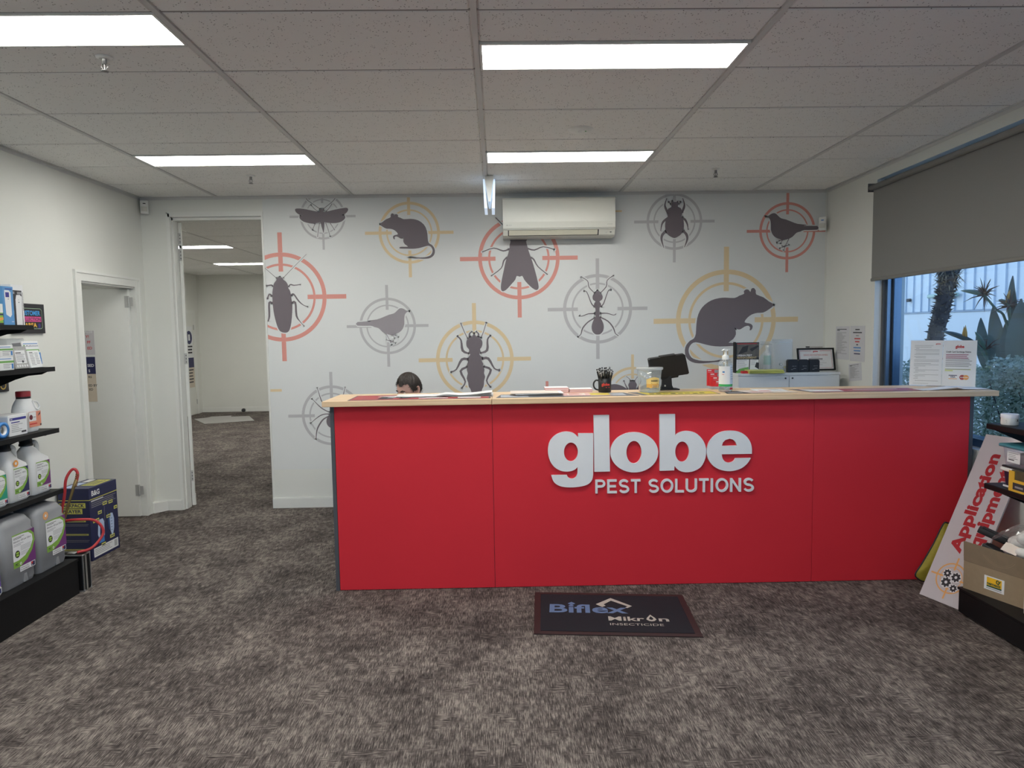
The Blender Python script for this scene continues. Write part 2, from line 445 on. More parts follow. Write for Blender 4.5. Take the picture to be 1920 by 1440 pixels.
# wall angle round the edge of the grid
t1 = MB()
t1.box(-6.12, 3.0, YB - 0.022, YB, ZC - 0.004, ZC + 0.02, TEE); t1.box(XL, XL + 0.022, YF, YB, ZC - 0.004, ZC + 0.02, TEE)
t1.box(XL, DX1, YB - 0.0035, YB, ZC - 0.026, ZC, TEE); t1.box(DX1, 3.0, YB - 0.0045, YB, ZC - 0.026, ZC, TEE); t1.box(XL, XL + 0.002, YF, YB, ZC - 0.026, ZC, TEE)
struct(t1.build('trim_1'))
t2 = MB(RWT); t2.box(-0.022, 0.0, -9.3, 0, ZC - 0.004, ZC + 0.02, TEE); t2.box(-0.002, 0.0, -9.3, 0, ZC - 0.026, ZC, TEE); struct(t2.build('trim_2'))

DIFF = M('lit_diffuser', (1.0, 0.985, 0.94), 0.5, var=0.01, emit=PANEL)
FDIFF = M('lit_diffuser_far_room', (1.0, 0.985, 0.94), 0.5, var=0.01, emit=PANEL * 1.5)
def light_panel(x0, x1, y, label, mt=DIFF):
    t = thing('ceiling_light', label, 'light', (x0, y, ZC))
    a, b, c, d = x0 + 0.014, x1 - 0.014, y + 0.002, y + 0.298
    fr = MB(); fw = 0.012
    for q in ((a, b, c, c + fw), (a, b, d - fw, d), (a, a + fw, c + fw, d - fw), (b - fw, b, c + fw, d - fw)):
        fr.box(*q, ZC - 0.004, ZC + 0.04, TRIM)
    fr.build('frame', t)
    MB().box(a + fw, b - fw, c + fw, d - fw, ZC + 0.002, ZC + 0.012, mt).build('diffuser', t)
    MB().box(a + fw, b - fw, c + fw, d - fw, ZC + 0.03, ZC + 0.04, TRIM).build('housing', t)
LL = ['long bright ceiling light panel nearest, above the middle of the reception counter',
      'bright ceiling light panel in front of the wall air conditioner',
      'bright ceiling light panel in front of the open doorway',
      'bright ceiling light panel cut by the top left of the picture',
      'ceiling light panel behind the viewer on the right', 'ceiling light panel behind the viewer on the left',
      'ceiling light panel near the shop front on the right', 'ceiling light panel near the shop front on the left']
for (c, y), lb in zip(LIGHTS, LL): light_panel(cols[c], cols[c + 1], y, lb)
light_panel(fcols[1], fcols[2], 9.65, 'ceiling light strip seen through the doorway, the nearer one', FDIFF)
light_panel(fcols[1], fcols[2], 12.05, 'ceiling light strip seen through the doorway, the farther one', FDIFF)
light_panel(fcols[3], fcols[4], 9.65, 'extra unseen ceiling light strip added to the far room behind the mural wall', FDIFF)  # extra panel added for the far room, kept out of the doorway view

light_panel(-4.5, -3.4, 4.75, 'added unseen ceiling light in the side room that brightens the open door', M('added_fill_side_room', (1.0, 0.985, 0.94), 0.5, var=0.01, emit=PANEL * 0.3))  # unseen fill panel, added to lighten the open door leaf
HNG = M('hinge_satin', (0.50, 0.50, 0.49), 0.4, 0.35)
# ---- baseboards
def base(name, *a, T=None):
    mb = MB(T)
    for x0, x1, y0, y1 in a:
        mb.box(x0, x1, y0, y1, 0, 0.088, TRIM)
        ix = 0.004 if x1 - x0 < 0.03 else 0; iy = 0.004 if y1 - y0 < 0.03 else 0
        mb.box(x0 + ix, x1 - ix, y0 + iy, y1 - iy, 0.088, 0.096, TRIM)
    return struct(mb.build(name))
base('baseboard_back', (XL + 0.02, DX0 + 0.0, YB - 0.016, YB), (DX1, 3.0, YB - 0.018, YB), (DX1 - 0.014, DX1, YB - 0.018, YB + 0.1))
base('baseboard_left', (XL, XL + 0.016, YF, DL0 - 0.075))
base('baseboard_far_room', (-6.12, -1.22, 14.344, 14.36), (-6.12, -6.104, YB + 0.11, 13.1))
base('baseboard_right', (-0.016, 0, -9.2, 0), T=RWT)

# ---- door 1: side door, open into the little side room, hung on the far jamb
d1 = MB()
aw = 0.075; at = 0.014
d1.box(XL, XL + at, DL0 - aw, DL0 + 0.004, 0, DLH + aw, TRIM); d1.box(XL, XL + at, DL1 - 0.004, DL1 + aw, 0, DLH + aw, TRIM)
d1.box(XL, XL + at, DL0 + 0.004, DL1 - 0.004, DLH - 0.004, DLH + aw, TRIM)
d1.box(XL + at, XL + at + 0.006, DL0 - aw, DL0 - aw + 0.02, 0, DLH + aw, TRIM); d1.box(XL + at, XL + at + 0.006, DL1 + aw - 0.02, DL1 + aw, 0, DLH + aw, TRIM)
d1.box(XL + at, XL + at + 0.006, DL0 - aw + 0.02, DL1 + aw - 0.02, DLH + aw - 0.02, DLH + aw, TRIM)
d1.box(XL - 0.13, XL, DL0 - 0.02, DL0, 0, DLH, TRIM); d1.box(XL - 0.13, XL, DL1, DL1 + 0.02, 0, DLH, TRIM); d1.box(XL - 0.13, XL, DL0, DL1, DLH - 0.018, DLH + 0.002, TRIM)
d1.prism([(XL, DL1 + aw), (XL + 0.035, DL1 + aw), (XL + 0.11, YB - 0.016), (XL, YB - 0.016)], 'z', 0, 0.09, TRIM)
door1 = struct(d1.build('door_1'))
LEAFY = 6.094
lf = MB(); lf.rbox(-4.0, XL - 0.035, LEAFY - 0.036, LEAFY, 0.006, DLH - 0.022, 0.002, TRIM, 1, smooth=False)
leaf1 = lf.build('door_leaf', door1)
for z in (0.19, 1.84):
    h = MB(); xk = XL - 0.028
    h.lathe([(0.007, 0), (0.007, 0.1)], (xk, LEAFY - 0.04, z), HNG, 10)
    h.box(xk - 0.036, xk, LEAFY - 0.0385, LEAFY - 0.035, z, z + 0.1, HNG); h.box(xk, xk + 0.034, LEAFY - 0.0385, LEAFY - 0.035, z + 0.012, z + 0.088, HNG)
    h.build('hinge', door1)
# ---- door 2: tall doorway in the back wall, leaf swung right back into the far room
d2 = MB()
for x0, x1, y0, y1 in ((DX0, DX0 + 0.016, YB - 0.008, YB + 0.118), (DX0 + 0.016, DX0 + 0.028, YB + 0.03, YB + 0.118), (DX1 - 0.016, DX1, YB - 0.006, YB + 0.118), (DX1 - 0.026, DX1 - 0.016, YB + 0.03, YB + 0.118)):
    d2.box(x0, x1, y0, y1, 0, DZ, TRIM)
d2.box(DX0, DX1, YB - 0.008, YB + 0.118, DZ - 0.03, DZ, TRIM); d2.box(DX0, DX1, YB + 0.03, YB + 0.118, DZ - 0.055, DZ - 0.03, TRIM)
d2.box(DX0 - 0.012, DX0, YB - 0.008, YB, 0, DZ + 0.01, TRIM); d2.box(DX0 - 0.012, DX1 + 0.004, YB - 0.008, YB, DZ, DZ + 0.012, TRIM)
door2 = struct(d2.build('door_2'))
hinge = V((DX0 + 0.028, YB + 0.122, 0)); ang = math.radians(124)
LT = Matrix.Translation(hinge) @ Matrix.Rotation(ang, 4, 'Z')
lf2 = MB(LT); lf2.rbox(0.004, 0.80, 0.0, 0.04, 0.01, DZ - 0.06, 0.002, TRIM, 1, smooth=False); lf2.build('door_leaf', door2)
# the edge of the leaf that shows beside the frame carries its hinges
edge = MB(); ex0, ex1 = DX0 + 0.03, DX0 + 0.056
edge.box(ex0, ex1, YB + 0.124, YB + 0.14, 0.012, DZ - 0.06, TRIM); edge.box(ex0 + 0.002, ex1 + 0.004, YB + 0.12, YB + 0.142, 0.012, 0.12, TRIM); edge.build('leaf_edge', door2)
for z in (0.24, 1.33, 2.27, 2.42):
    h = MB(); y = YB + 0.1225
    h.lathe([(0.007, 0), (0.007, 0.1)], (ex0 - 0.008, y - 0.004, z), HNG, 10)
    h.box(ex0, ex0 + 0.022, y - 0.003, y + 0.002, z, z + 0.1, HNG)
    for zz in (0.02, 0.05, 0.08): h.lathe([(0.0045, 0), (0.0045, 0.002)], (0, 0, 0), INK, 8, T=Matrix.Translation((ex0 + 0.015, y - 0.003, z + zz)) @ Matrix.Rotation(math.pi / 2, 4, 'X'))
    h.build('hinge', door2)
MB().box(ex0 + 0.004, ex0 + 0.02, YB + 0.1185, YB + 0.1245, 2.385, 2.408, BLACK).build('latch_plate', door2)
# ---- door 3: in the far room's left wall
d3 = MB(); xa = -6.12
d3.box(xa, xa + 0.015, 13.12, 13.2, 0, 2.1, TRIM); d3.box(xa, xa + 0.015, 14.1, 14.18, 0, 2.1, TRIM); d3.box(xa, xa + 0.015, 13.2, 14.1, 2.03, 2.1, TRIM)
door3 = struct(d3.build('door_3'))
MB().box(xa, xa + 0.008, 13.205, 14.095, 0.01, 2.025, WALL).build('door_leaf', door3)
for z in (0.2, 1.7): MB().box(xa + 0.008, xa + 0.02, 14.075, 14.097, z, z + 0.1, HNG).build('hinge', door3)
MB().lathe([(0.03, 0), (0.03, 0.03), (0.02, 0.045)], (0, 0, 0), HNG, 14, T=Matrix.Translation((xa + 0.008, 13.29, 1.0)) @ Matrix.Rotation(math.pi / 2, 4, 'Y')).build('door_knob', door3)

# ---- window 1 in the right wall: painted reveal, aluminium frame tinted blue for daylight, tinted panes
ALU = M('window_aluminium', (0.16, 0.24, 0.36), 0.3, 0.6, var=0.1)  # blue of the daylight is put into the base colour
ALU2 = M('window_gasket', (0.01, 0.01, 0.012), 0.6)
wb = MB(RWT)
f0, f1 = 0.075, 0.185
def mull(u, w=0.055):
    wb.box(f0, f1, -u - w, -u, ZS, ZH, ALU)
mull(U0); mull(U1 - 0.055); mull(2.95)
wb.box(f0, f1, -U1, -U0, ZS, ZS + 0.06, ALU); wb.box(f0, f1, -U1, -U0, ZH - 0.06, ZH, ALU)
wb.box(f0 + 0.03, f0 + 0.045, -U0 - 0.066, -U0 - 0.055, ZS, ZH, ALU2)
win1 = struct(wb.build('window_1'))
MB(RWT).box(0.0, 0.075, -U1, -U0, ZS - 0.0, ZS + 0.012, TRIM).build('window_sill', win1)
for a, b in ((U0 + 0.055, 2.95), (3.005, U1 - 0.055)):
    MB(RWT).box(0.125, 0.131, -b, -a, ZS + 0.06, ZH - 0.06, GLASS).build('pane', win1)
# slim channel at the near edge of the plaster
wc = MB(RWT); wc.box(0.0, 0.0745, -U0 - 0.004, -U0, ZS, ZH, TRIM); wc.box(0.055, 0.0745, -U0 - 0.03, -U0 - 0.004, ZS, ZH, M('reveal_rubber', (0.09, 0.095, 0.1), 0.5)); wc.build('window_channel', win1)
# ---- roller blind
bt = thing('roller_blind', 'charcoal grey roller blind half drawn over the window', 'blind', RWT @ V((0, -3.0, 2.6)))
FAB = M('blind_fabric', (0.215, 0.212, 0.205), 0.85, var=0.06, scale=300, bump=0.2)
b = MB(RWT); b.box(-0.030, -0.0285, -4.4, -0.862, 1.95, 2.655, FAB); b.build('blind_fabric', bt)
b = MB(RWT); b.tube([(-0.048, -4.4, 2.655), (-0.048, -0.86, 2.655)], 0.021, FAB, 14); b.build('roller', bt)
b = MB(RWT); b.rbox(-0.04, -0.018, -4.4, -0.86, 1.932, 1.958, 0.008, M('blind_rail', (0.20, 0.195, 0.18), 0.5), 2); b.build('bottom_rail', bt)
b = MB(RWT); b.box(-0.07, 0.0, -0.86, -0.852, 2.625, 2.69, M('blind_bracket', (0.10, 0.10, 0.10), 0.5)); b.build('bracket', bt)
# ================================================================== printed mural on the back wall
MX0, MX1, MZ0, MZ1 = DX1, 2.996, 0.355, ZC - 0.02
mural = MB(); mural.box(MX0 + 0.001, MX1, YB - 0.002, YB + 0.001, MZ0, MZ1, VINYL)
tag(mural.build('mural_sheet', org=(0.4, YB, MZ0)), 'pale grey printed vinyl sheet covering the back wall behind the pest targets', 'mural')
RED_P = M('mural_red', (0.70, 0.30, 0.255), 0.55, var=0.02)
YEL_P = M('mural_yellow', (0.74, 0.59, 0.36), 0.55, var=0.02)
GRY_P = M('mural_grey', (0.50, 0.495, 0.505), 0.55, var=0.02)
DRK_P = M('mural_charcoal', (0.165, 0.14, 0.155), 0.55, var=0.02)
BRD_P = M('mural_mid_grey', (0.32, 0.295, 0.315), 0.55, var=0.02)
def wp(u, v):
    p = on_y(u, v, YB); return (p.x, p.z)
PXM = YB / F * 1.005                     # one photo pixel on the wall, in metres
def clip_mesh(me, co, no):
    bm = bmesh.new(); bm.from_mesh(me)
    bmesh.ops.bisect_plane(bm, geom=bm.verts[:] + bm.edges[:] + bm.faces[:], plane_co=co, plane_no=no, clear_outer=True)
    bm.to_mesh(me); bm.free()
def stroke_faces(mb, pts, ws, y, mt):
    """a line of varying width drawn flat on the wall"""
    P = [V((a, b, 0)) for a, b in pts]; n = len(P); vs = []
    for i in range(n):
        d = (P[min(i + 1, n - 1)] - P[max(i - 1, 0)]).normalized(); q = V((-d.y, d.x, 0)) * (ws[i] / 2)
        for s_ in (1, -1): vs.append((P[i].x + q.x * s_, y, P[i].y + q.y * s_))
    mb.add(vs, [(2 * i, 2 * i + 1, 2 * i + 3, 2 * i + 2) for i in range(n - 1)], mt)
    for p, w in ((P[0], ws[0]), (P[-1], ws[-1])):
        mb.add([(a, y, b) for a, b in circle(p.x, p.y, w / 2, n=10)], [list(range(10))], mt)
RINGY, HALOY, BODYY = YB - 0.0026, YB - 0.0032, YB - 0.0038
def motif(kind, u, v, R, col, body, polys, strokes, label, flip=False, clip=True):
    """polys: outlines, strokes: (points, widths); all in ring radii about the centre, y down as in the photo"""
    cx, cz = wp(u, v); r = R * PXM
    t = thing(kind + '_target', label, 'wall graphic', (cx, YB - 0.002, cz - r * 1.45), group='pest targets printed on the mural')
    g = MB()
    def ringq(r0, r1, n=72):
        vs = []
        for i in range(n):
            a = 2 * math.pi * i / n
            vs += [(cx + r0 * math.cos(a), RINGY, cz + r0 * math.sin(a)), (cx + r1 * math.cos(a), RINGY, cz + r1 * math.sin(a))]
        g.add(vs, [(2 * i, 2 * i + 1, (2 * i + 3) % (2 * n), (2 * i + 2) % (2 * n)) for i in range(n)], col)
    ringq(r * 0.91, r); ringq(r * 0.705, r * 0.755)
    w = r * 0.05
    for a, b in ((0.575, 0.705), (0.755, 0.91), (1.0, 1.445)):
        for sx, sz in ((1, 0), (-1, 0), (0, 1), (0, -1)):
            p0, p1 = (cx + sx * r * a, cz + sz * r * a), (cx + sx * r * b, cz + sz * r * b)
            q = (abs(sz) * w, abs(sx) * w)
            g.add([(p0[0] - q[0], RINGY, p0[1] - q[1]), (p1[0] - q[0], RINGY, p1[1] - q[1]), (p1[0] + q[0], RINGY, p1[1] + q[1]), (p0[0] + q[0], RINGY, p0[1] + q[1])], [(0, 1, 2, 3)], col)
    fx = -1 if flip else 1
    halo, ink = MB(), MB(); hw = 2.0 * PXM * (1 if R < 85 else 1.3)
    for pl in polys:
        pts = [(cx + fx * a * r, cz - b * r) for a, b in pl]
        sm = [(p.x, p.y) for p in smooth_path([(a, b, 0) for a, b in pts], True, 2)]
        ink.add([(a, BODYY, b) for a, b in sm], [list(range(len(sm)))], body)
        loop = sm + [sm[0]]
        stroke_faces(halo, loop, [hw * 2] * len(loop), HALOY, VINYL)
        halo.add([(a, HALOY, b) for a, b in sm], [list(range(len(sm)))], VINYL)
    for k, (pl, ws) in enumerate(strokes):
        pts = [(cx + fx * a * r, cz - b * r) for a, b in pl]
        n = len(pts)
        ww = [ws[0] + (ws[1] - ws[0]) * i / (n - 1) for i in range(n)] if len(ws) == 2 and n > 2 else list(ws)
        p3 = smooth_path([(a, b, w_) for (a, b), w_ in zip(pts, ww)], False, 3)
        stroke_faces(ink, [(p.x, p.y) for p in p3], [max(0.3, p.z) * r for p in p3] if False else [p.z * r for p in p3], BODYY - 0.00004 * (k + 1), body)
        stroke_faces(halo, [(p.x, p.y) for p in p3], [p.z * r + hw * 2 for p in p3], HALOY - 0.00002 * (k + 1), VINYL)
    for nm, mb in (('target_rings', g), ('white_outline', halo), ('silhouette', ink)):
        if not mb.v: continue
        ob = mb.build(nm, t)
        o = ORG[t.name]
        clip_mesh(ob.data, V((MX0 + 0.002, 0, 0)) - o, V((-1, 0, 0)))
        clip_mesh(ob.data, V((0, 0, ZC - 0.024)) - o, V((0, 0, 1)))
        clip_mesh(ob.data, V((MX1, 0, 0)) - o, V((1, 0, 0)))
    return t
def norm(pts, s_, ox, oy, u, v, R):
    return [((ox + a / s_ - u) / R, (oy + b / s_ - v) / R) for a, b in pts]
def nst(sts, s_, ox, oy, u, v, R):
    return [(norm(p, s_, ox, oy, u, v, R), [w / s_ / R for w in ws]) for p, ws in sts]

a = (9.6, 680, 370, 767.5, 436.5, 56)
RAT = [norm([(328,482),(380,445),(440,400),(518,368),(522,328),(545,300),(572,310),(580,342),(600,318),(630,315),(652,335),(648,360),(700,380),(750,403),(850,398),(920,403),(1000,425),(1070,470),(1120,530),(1150,610),(1160,700),(1165,780),(1185,828),(1225,850),(1265,895),(1282,955),(1270,1020),(1230,1065),(1170,1090),(1080,1095),(950,1082),(770,1058),(950,1070),(1080,1070),(1160,1055),(1210,1030),(1238,980),(1238,930),(1210,885),(1165,868),(1090,885),(1000,908),(900,918),(780,915),(690,912),(660,905),(665,888),(700,880),(810,880),(760,840),(732,790),(738,740),(745,722),(710,738),(680,735),(640,710),(600,700),(580,720),(585,748),(565,745),(552,715),(560,690),(590,675),(640,662),(610,615),(560,580),(500,565),(440,562),(380,530)], *a)]
motif('rat', 767.5, 436.5, 56, YEL_P, DRK_P, RAT, [], 'small charcoal rat facing left in a yellow crosshair target, upper left of the mural')
motif('rat', 1361, 600.5, 94, YEL_P, DRK_P, RAT, [], 'large charcoal rat facing right in a yellow crosshair target above the white cabinet', flip=True)
a = (9, 650, 530, 727, 611.3, 52.2)
BIRD = [norm([(1060,488),(1010,480),(975,455),(930,440),(890,448),(850,485),(800,525),(720,545),(620,585),(520,620),(380,635),(385,645),(420,655),(195,658),(192,718),(410,722),(470,745),(540,765),(600,825),(660,858),(750,882),(830,862),(890,835),(940,785),(970,710),(972,620),(985,545),(1020,505)], *a)]
BIRDS = nst([([(660,850),(715,960),(752,1055)],[12,9,6]),([(655,957),(720,980),(825,1018)],[6,14,5]),([(730,985),(785,985)],[10,5]),([(750,872),(805,885),(850,882)],[16,12,6]),([(805,885),(875,920)],[10,5]),([(770,870),(805,945)],[12,5])], *a)
motif('bird', 727, 611.3, 52.2, GRY_P, BRD_P, BIRD, BIRDS, 'mid grey bird facing right in a grey crosshair target, left half of the mural')
motif('bird', 1476, 433, 52.5, RED_P, DRK_P, BIRD, BIRDS, 'charcoal bird facing left in a red crosshair target, top right of the mural', flip=True)
a = (5.7625, 500, 430, 529, 557.4, 81.4)
motif('cockroach', 529, 557.4, 81.4, RED_P, DRK_P, [norm([(153,517),(185,535),(190,550),(215,570),(232,600),(238,640),(255,670),(265,740),(272,820),(268,900),(255,1000),(235,1075),(210,1105),(170,1108),(130,1090),(105,1040),(85,960),(72,880),(66,780),(68,680),(80,620),(90,585),(115,555),(120,535)], *a)],
      nst([([(240,625),(262,602),(300,610),(370,602)],[10,14,10,6]),([(262,720),(290,702),(340,775),(390,820),(438,838)],[14,16,14,8,6]),([(265,795),(305,790),(312,930),(345,990),(390,1045)],[16,20,20,8,6]),([(75,622),(62,605),(5,612)],[10,14,10]),([(65,720),(35,700),(12,750)],[14,16,12]),([(65,795),(30,790),(25,930),(10,985)],[16,20,20,8]),([(188,532),(310,412),(440,288)],[6,4,3]),([(120,535),(0,425)],[6,4])], *a),
      'charcoal cockroach in a red crosshair target beside the doorway')
a = (7.579, 810, 560, 890.5, 674, 72.3)
motif('termite', 890.5, 674, 72.3, YEL_P, DRK_P, [norm([(605,497),(635,540),(680,560),(715,600),(720,650),(705,695),(685,720),(690,750),(675,795),(705,830),(708,885),(728,930),(720,960),(742,1010),(735,1060),(750,1110),(735,1165),(732,1210),(722,1255),(705,1285),(690,1340),(660,1420),(590,1420),(555,1340),(538,1280),(515,1250),(508,1190),(488,1130),(505,1060),(493,1010),(505,960),(498,930),(515,890),(520,830),(545,795),(530,760),(530,720),(500,685),(492,640),(500,590),(530,560),(575,540)], *a)],
      nst([([(545,550),(540,510),(555,485),(580,470)],[24,22,14,8]),([(665,550),(668,510),(652,485),(630,470)],[24,22,14,8]),([(530,780),(440,735),(420,590),(365,530)],[20,36,22,16]),([(690,775),(785,735),(793,585),(840,528)],[20,36,22,16]),([(520,860),(425,862),(345,1000),(265,1035)],[34,36,20,16]),([(710,855),(800,855),(882,995),(960,1020)],[34,36,20,16]),([(505,965),(405,1025),(468,1175),(412,1270)],[26,34,22,16]),([(728,965),(832,1015),(770,1165),(828,1262)],[26,34,22,16]),([(515,570),(470,475),(420,348)],[11,10,10]),([(700,565),(740,470),(782,342)],[11,10,10])], *a),
      'charcoal termite with jaws in a yellow crosshair target above the open newspaper')
a = (7.2, 860, 400, 973, 484.5, 75.2)
motif('fly', 973, 484.5, 75.2, RED_P, DRK_P, [norm([(660,310),(690,350),(705,385),(692,430),(690,480),(670,550),(635,650),(610,760),(580,890),(567,980),(575,1030),(605,1038),(650,1010),(710,945),(760,890),(780,840),(820,850),(855,840),(880,890),(930,950),(990,1005),(1040,1030),(1070,1005),(1065,940),(1040,830),(1000,680),(970,590),(940,500),(928,450),(912,385),(940,350),(950,310),(930,230),(800,160),(680,230)], *a)],
      nst([([(685,485),(605,508),(480,470),(330,518)],[20,18,13,12]),([(930,480),(1020,502),(1140,460),(1290,500)],[20,18,13,12]),([(655,595),(610,640),(575,735),(440,835)],[20,20,13,12]),([(970,600),(1010,625),(1065,720),(1190,825)],[20,20,13,12]),([(700,270),(590,150),(515,75)],[16,14,12])], *a),
      'charcoal fly in a red crosshair target, half hidden by the air conditioner')
a = (7.2, 1020, 480, 1120.5, 579.3, 64.4)
motif('ant', 1120.5, 579.3, 64.4, GRY_P, DRK_P, [norm([(722,468),(742,480),(755,505),(785,530),(792,565),(780,595),(750,615),(765,640),(772,670),(750,700),(748,740),(755,780),(745,810),(770,850),(795,900),(805,950),(795,1010),(760,1050),(722,1058),(685,1050),(650,1010),(640,950),(655,890),(675,850),(695,810),(688,780),(695,740),(690,700),(672,670),(680,635),(695,615),(665,595),(655,560),(665,525),(690,505),(700,480)], *a)],
      nst([([(685,505),(610,425),(590,340),(500,285)],[10,12,10,9]),([(760,505),(840,420),(855,335),(945,270)],[10,12,10,9]),([(685,685),(640,640),(580,490),(535,475)],[16,14,10,8]),([(765,685),(805,640),(865,480),(910,463)],[16,14,10,8]),([(690,778),(600,778),(510,808),(475,798)],[16,12,9,8]),([(755,775),(850,775),(935,800),(970,785)],[16,12,9,8]),([(690,830),(590,890),(520,970),(495,1050),(450,1088)],[18,16,18,11,10]),([(755,825),(860,880),(930,965),(960,1045),(1000,1075)],[18,16,18,11,10])], *a),
      'charcoal ant in a grey crosshair target, middle of the mural')
a = (9.6, 1180, 350, 1264.4, 415.5, 51.7)
motif('beetle', 1264.4, 415.5, 51.7, GRY_P, DRK_P, [norm([(770,265),(780,285),(850,285),(860,265),(872,290),(878,330),(870,370),(920,395),(940,440),(945,500),(935,545),(965,580),(978,660),(975,760),(930,850),(870,895),(812,918),(750,895),(690,850),(648,770),(645,660),(660,580),(690,545),(680,500),(685,440),(705,400),(755,375),(750,330),(755,290)], *a)],
      nst([([(695,480),(655,400),(640,330),(672,225)],[36,40,26,10]),([(940,470),(978,390),(985,320),(955,225)],[36,40,26,10]),([(690,565),(620,620),(585,680),(565,790)],[30,38,26,8]),([(940,560),(1000,600),(1040,680),(1055,775)],[30,38,26,8]),([(665,800),(600,850),(580,940),(620,1085)],[36,46,36,8]),([(960,795),(1020,850),(1040,940),(990,1080)],[36,46,36,8]),([(750,325),(715,305),(708,278)],[9,10,16]),([(878,325),(912,305),(918,275)],[9,10,16])], *a),
      'charcoal beetle in a grey crosshair target right of the air conditioner')
a = (13.09, 540, 360, 605, 406, 41.5)
motif('moth', 605, 406, 41.5, GRY_P, DRK_P, [norm([(835,420),(870,440),(895,462),(870,490),(940,492),(1100,455),(1250,425),(1400,405),(1450,415),(1465,450),(1440,500),(1390,545),(1310,570),(1370,590),(1390,620),(1370,670),(1290,730),(1180,758),(1050,760),(920,745),(890,745),(885,830),(875,920),(860,995),(840,920),(815,830),(800,745),(760,745),(650,765),(520,755),(400,720),(330,670),(300,620),(320,590),(370,575),(290,545),(230,500),(205,450),(215,418),(270,408),(400,418),(560,450),(700,480),(800,495),(775,462),(795,440)], *a)],
      nst([([(800,430),(580,270),(510,220),(465,155)],[13,13,13,14]),([(870,430),(1080,270),(1140,210),(1180,155)],[13,13,13,14]),([(760,500),(650,405),(580,315)],[13,12,11]),([(930,495),(1020,400),(1085,305)],[13,12,11]),([(670,765),(595,925)],[13,11]),([(775,755),(740,920),(715,1085)],[13,12,10]),([(920,755),(975,920),(1015,1085)],[13,12,10]),([(1030,765),(1125,925)],[13,11])], *a),
      'charcoal winged moth in a grey crosshair target cut by the ceiling')
a = (8, 520, 680, 623, 778.8, 56.3)
SP = [([(705,620),(670,560),(615,365)],[18,15,6]),([(790,740),(720,710),(640,650),(530,530)],[12,14,14,5]),([(790,772),(720,768),(630,800),(495,905)],[12,14,14,5]),([(790,795),(700,840),(640,910),(590,1010),(570,1150)],[16,20,22,18,8])]
SPL = nst(SP, *a); SPR = [([(-x, y) for x, y in p], w) for p, w in SPL]
motif('spider', 623, 778.8, 56.3, GRY_P, DRK_P, [norm([(820 + 85 * math.cos(t), 880 + 100 * math.sin(t)) for t in [i * math.pi / 8 for i in range(16)]], *a)], SPL + SPR,
      'charcoal spider in a grey crosshair target mostly hidden behind the left end of the counter')
a = (5.3333, 920, 650, 1186, 739.5, 52)
motif('bee', 1186, 739.5, 52, YEL_P, DRK_P, [norm([(1418,338),(1450,355),(1462,385),(1452,415),(1470,470),(1460,560),(1418,600),(1376,560),(1366,470),(1384,415),(1374,385),(1388,355)], *a), norm([(1180,385),(1230,370),(1290,380),(1345,408),(1372,440),(1330,470),(1230,480),(1150,440)], *a), norm([(1656,385),(1606,370),(1546,380),(1491,408),(1464,440),(1506,470),(1606,480),(1686,440)], *a)],
      nst([([(1400,345),(1385,318),(1355,296)],[6,5,4]),([(1436,345),(1455,318),(1470,300)],[6,5,4]),([(1370,425),(1345,375),(1330,335)],[14,9,5]),([(1466,425),(1490,375),(1505,335)],[14,9,5])], *a),
      'charcoal bee in a yellow crosshair target behind the counter top tub')
motif('hidden_pest', 1026.5, 790, 52.5, RED_P, DRK_P, [], [], 'red crosshair bar of a target just showing above the note pads')
hp = motif('hidden_pest', 1119, 396.5, 32, YEL_P, DRK_P, [], [], 'yellow crosshair target almost wholly behind the air conditioner')
for ch in hp.children: clip_mesh(ch.data, V((0, 0, on_y(1150, 385, YB).z)) - ORG[hp.name], V((0, 0, 1)))
motif('hidden_pest', 458, 733, 48, YEL_P, DRK_P, [], [], 'short yellow crosshair bar at the doorway edge of the mural')

# ================================================================== reception counter
CZ = 1.152; CT = 1.186                       # underside and top of the worktop
cA, cB = V((-1.0214, 4.189, 0)), V((2.914, 4.141, 0))
cd = (cB - cA).normalized(); cn = V((cd.y, -cd.x, 0))     # along the front, and out towards the viewer
ANG = math.atan2(cd.y, cd.x); CL = (cB - cA).length
CTM = Matrix.Translation(cA) @ Matrix.Rotation(ANG, 4, 'Z')      # x along the front, y into the counter
REDLAM = M('red_laminate', (0.66, 0.030, 0.044), 0.5, var=0.05, scale=2.0, spec=0.2)
CHAR = M('charcoal_laminate', (0.075, 0.08, 0.09), 0.45, var=0.05)
ct = thing('reception_counter', 'long red fronted reception counter with charcoal end panels', 'counter', CTM @ V((CL / 2, 0.3, 0)))
seams = [0.024, 0.985, 2.955, CL - 0.022]
for i in range(3):
    MB(CTM).box(seams[i] + 0.0012, seams[i + 1] - 0.0012, 0, 0.018, 0.004, CZ, REDLAM).build('front_panel', ct)
for x in (0.0, CL - 0.022):
    MB(CTM).box(x, x + 0.0228, -0.001, 0.52, 0.0, CZ, CHAR).build('end_panel', ct)
MB(CTM).box(0.03, CL - 0.03, 0.019, 0.03, 0.02, CZ - 0.01, CHAR).build('backing_panel', ct)
for x in (0.985, 1.97, 2.955):
    MB(CTM).box(x - 0.009, x + 0.009, 0.031, 0.42, 0.0, CZ - 0.001, CHAR).build('partition', ct)
MB(CTM).box(0.024, CL - 0.024, 0.031, 0.5, 0.70, 0.73, WOOD).build('shelf', ct)
wt = thing('worktop', 'beech wood laminate top of the reception counter', 'counter top', CTM @ V((CL / 2, 0.2, CZ)))
for x0, x1 in ((-0.03, 0.984), (0.9855, CL + 0.105)):
    MB(CTM).rbox(x0, x1, -0.07, 0.40, CZ + 0.0005, CT, 0.003, WOOD, 2, smooth=False).build('top_section', wt)
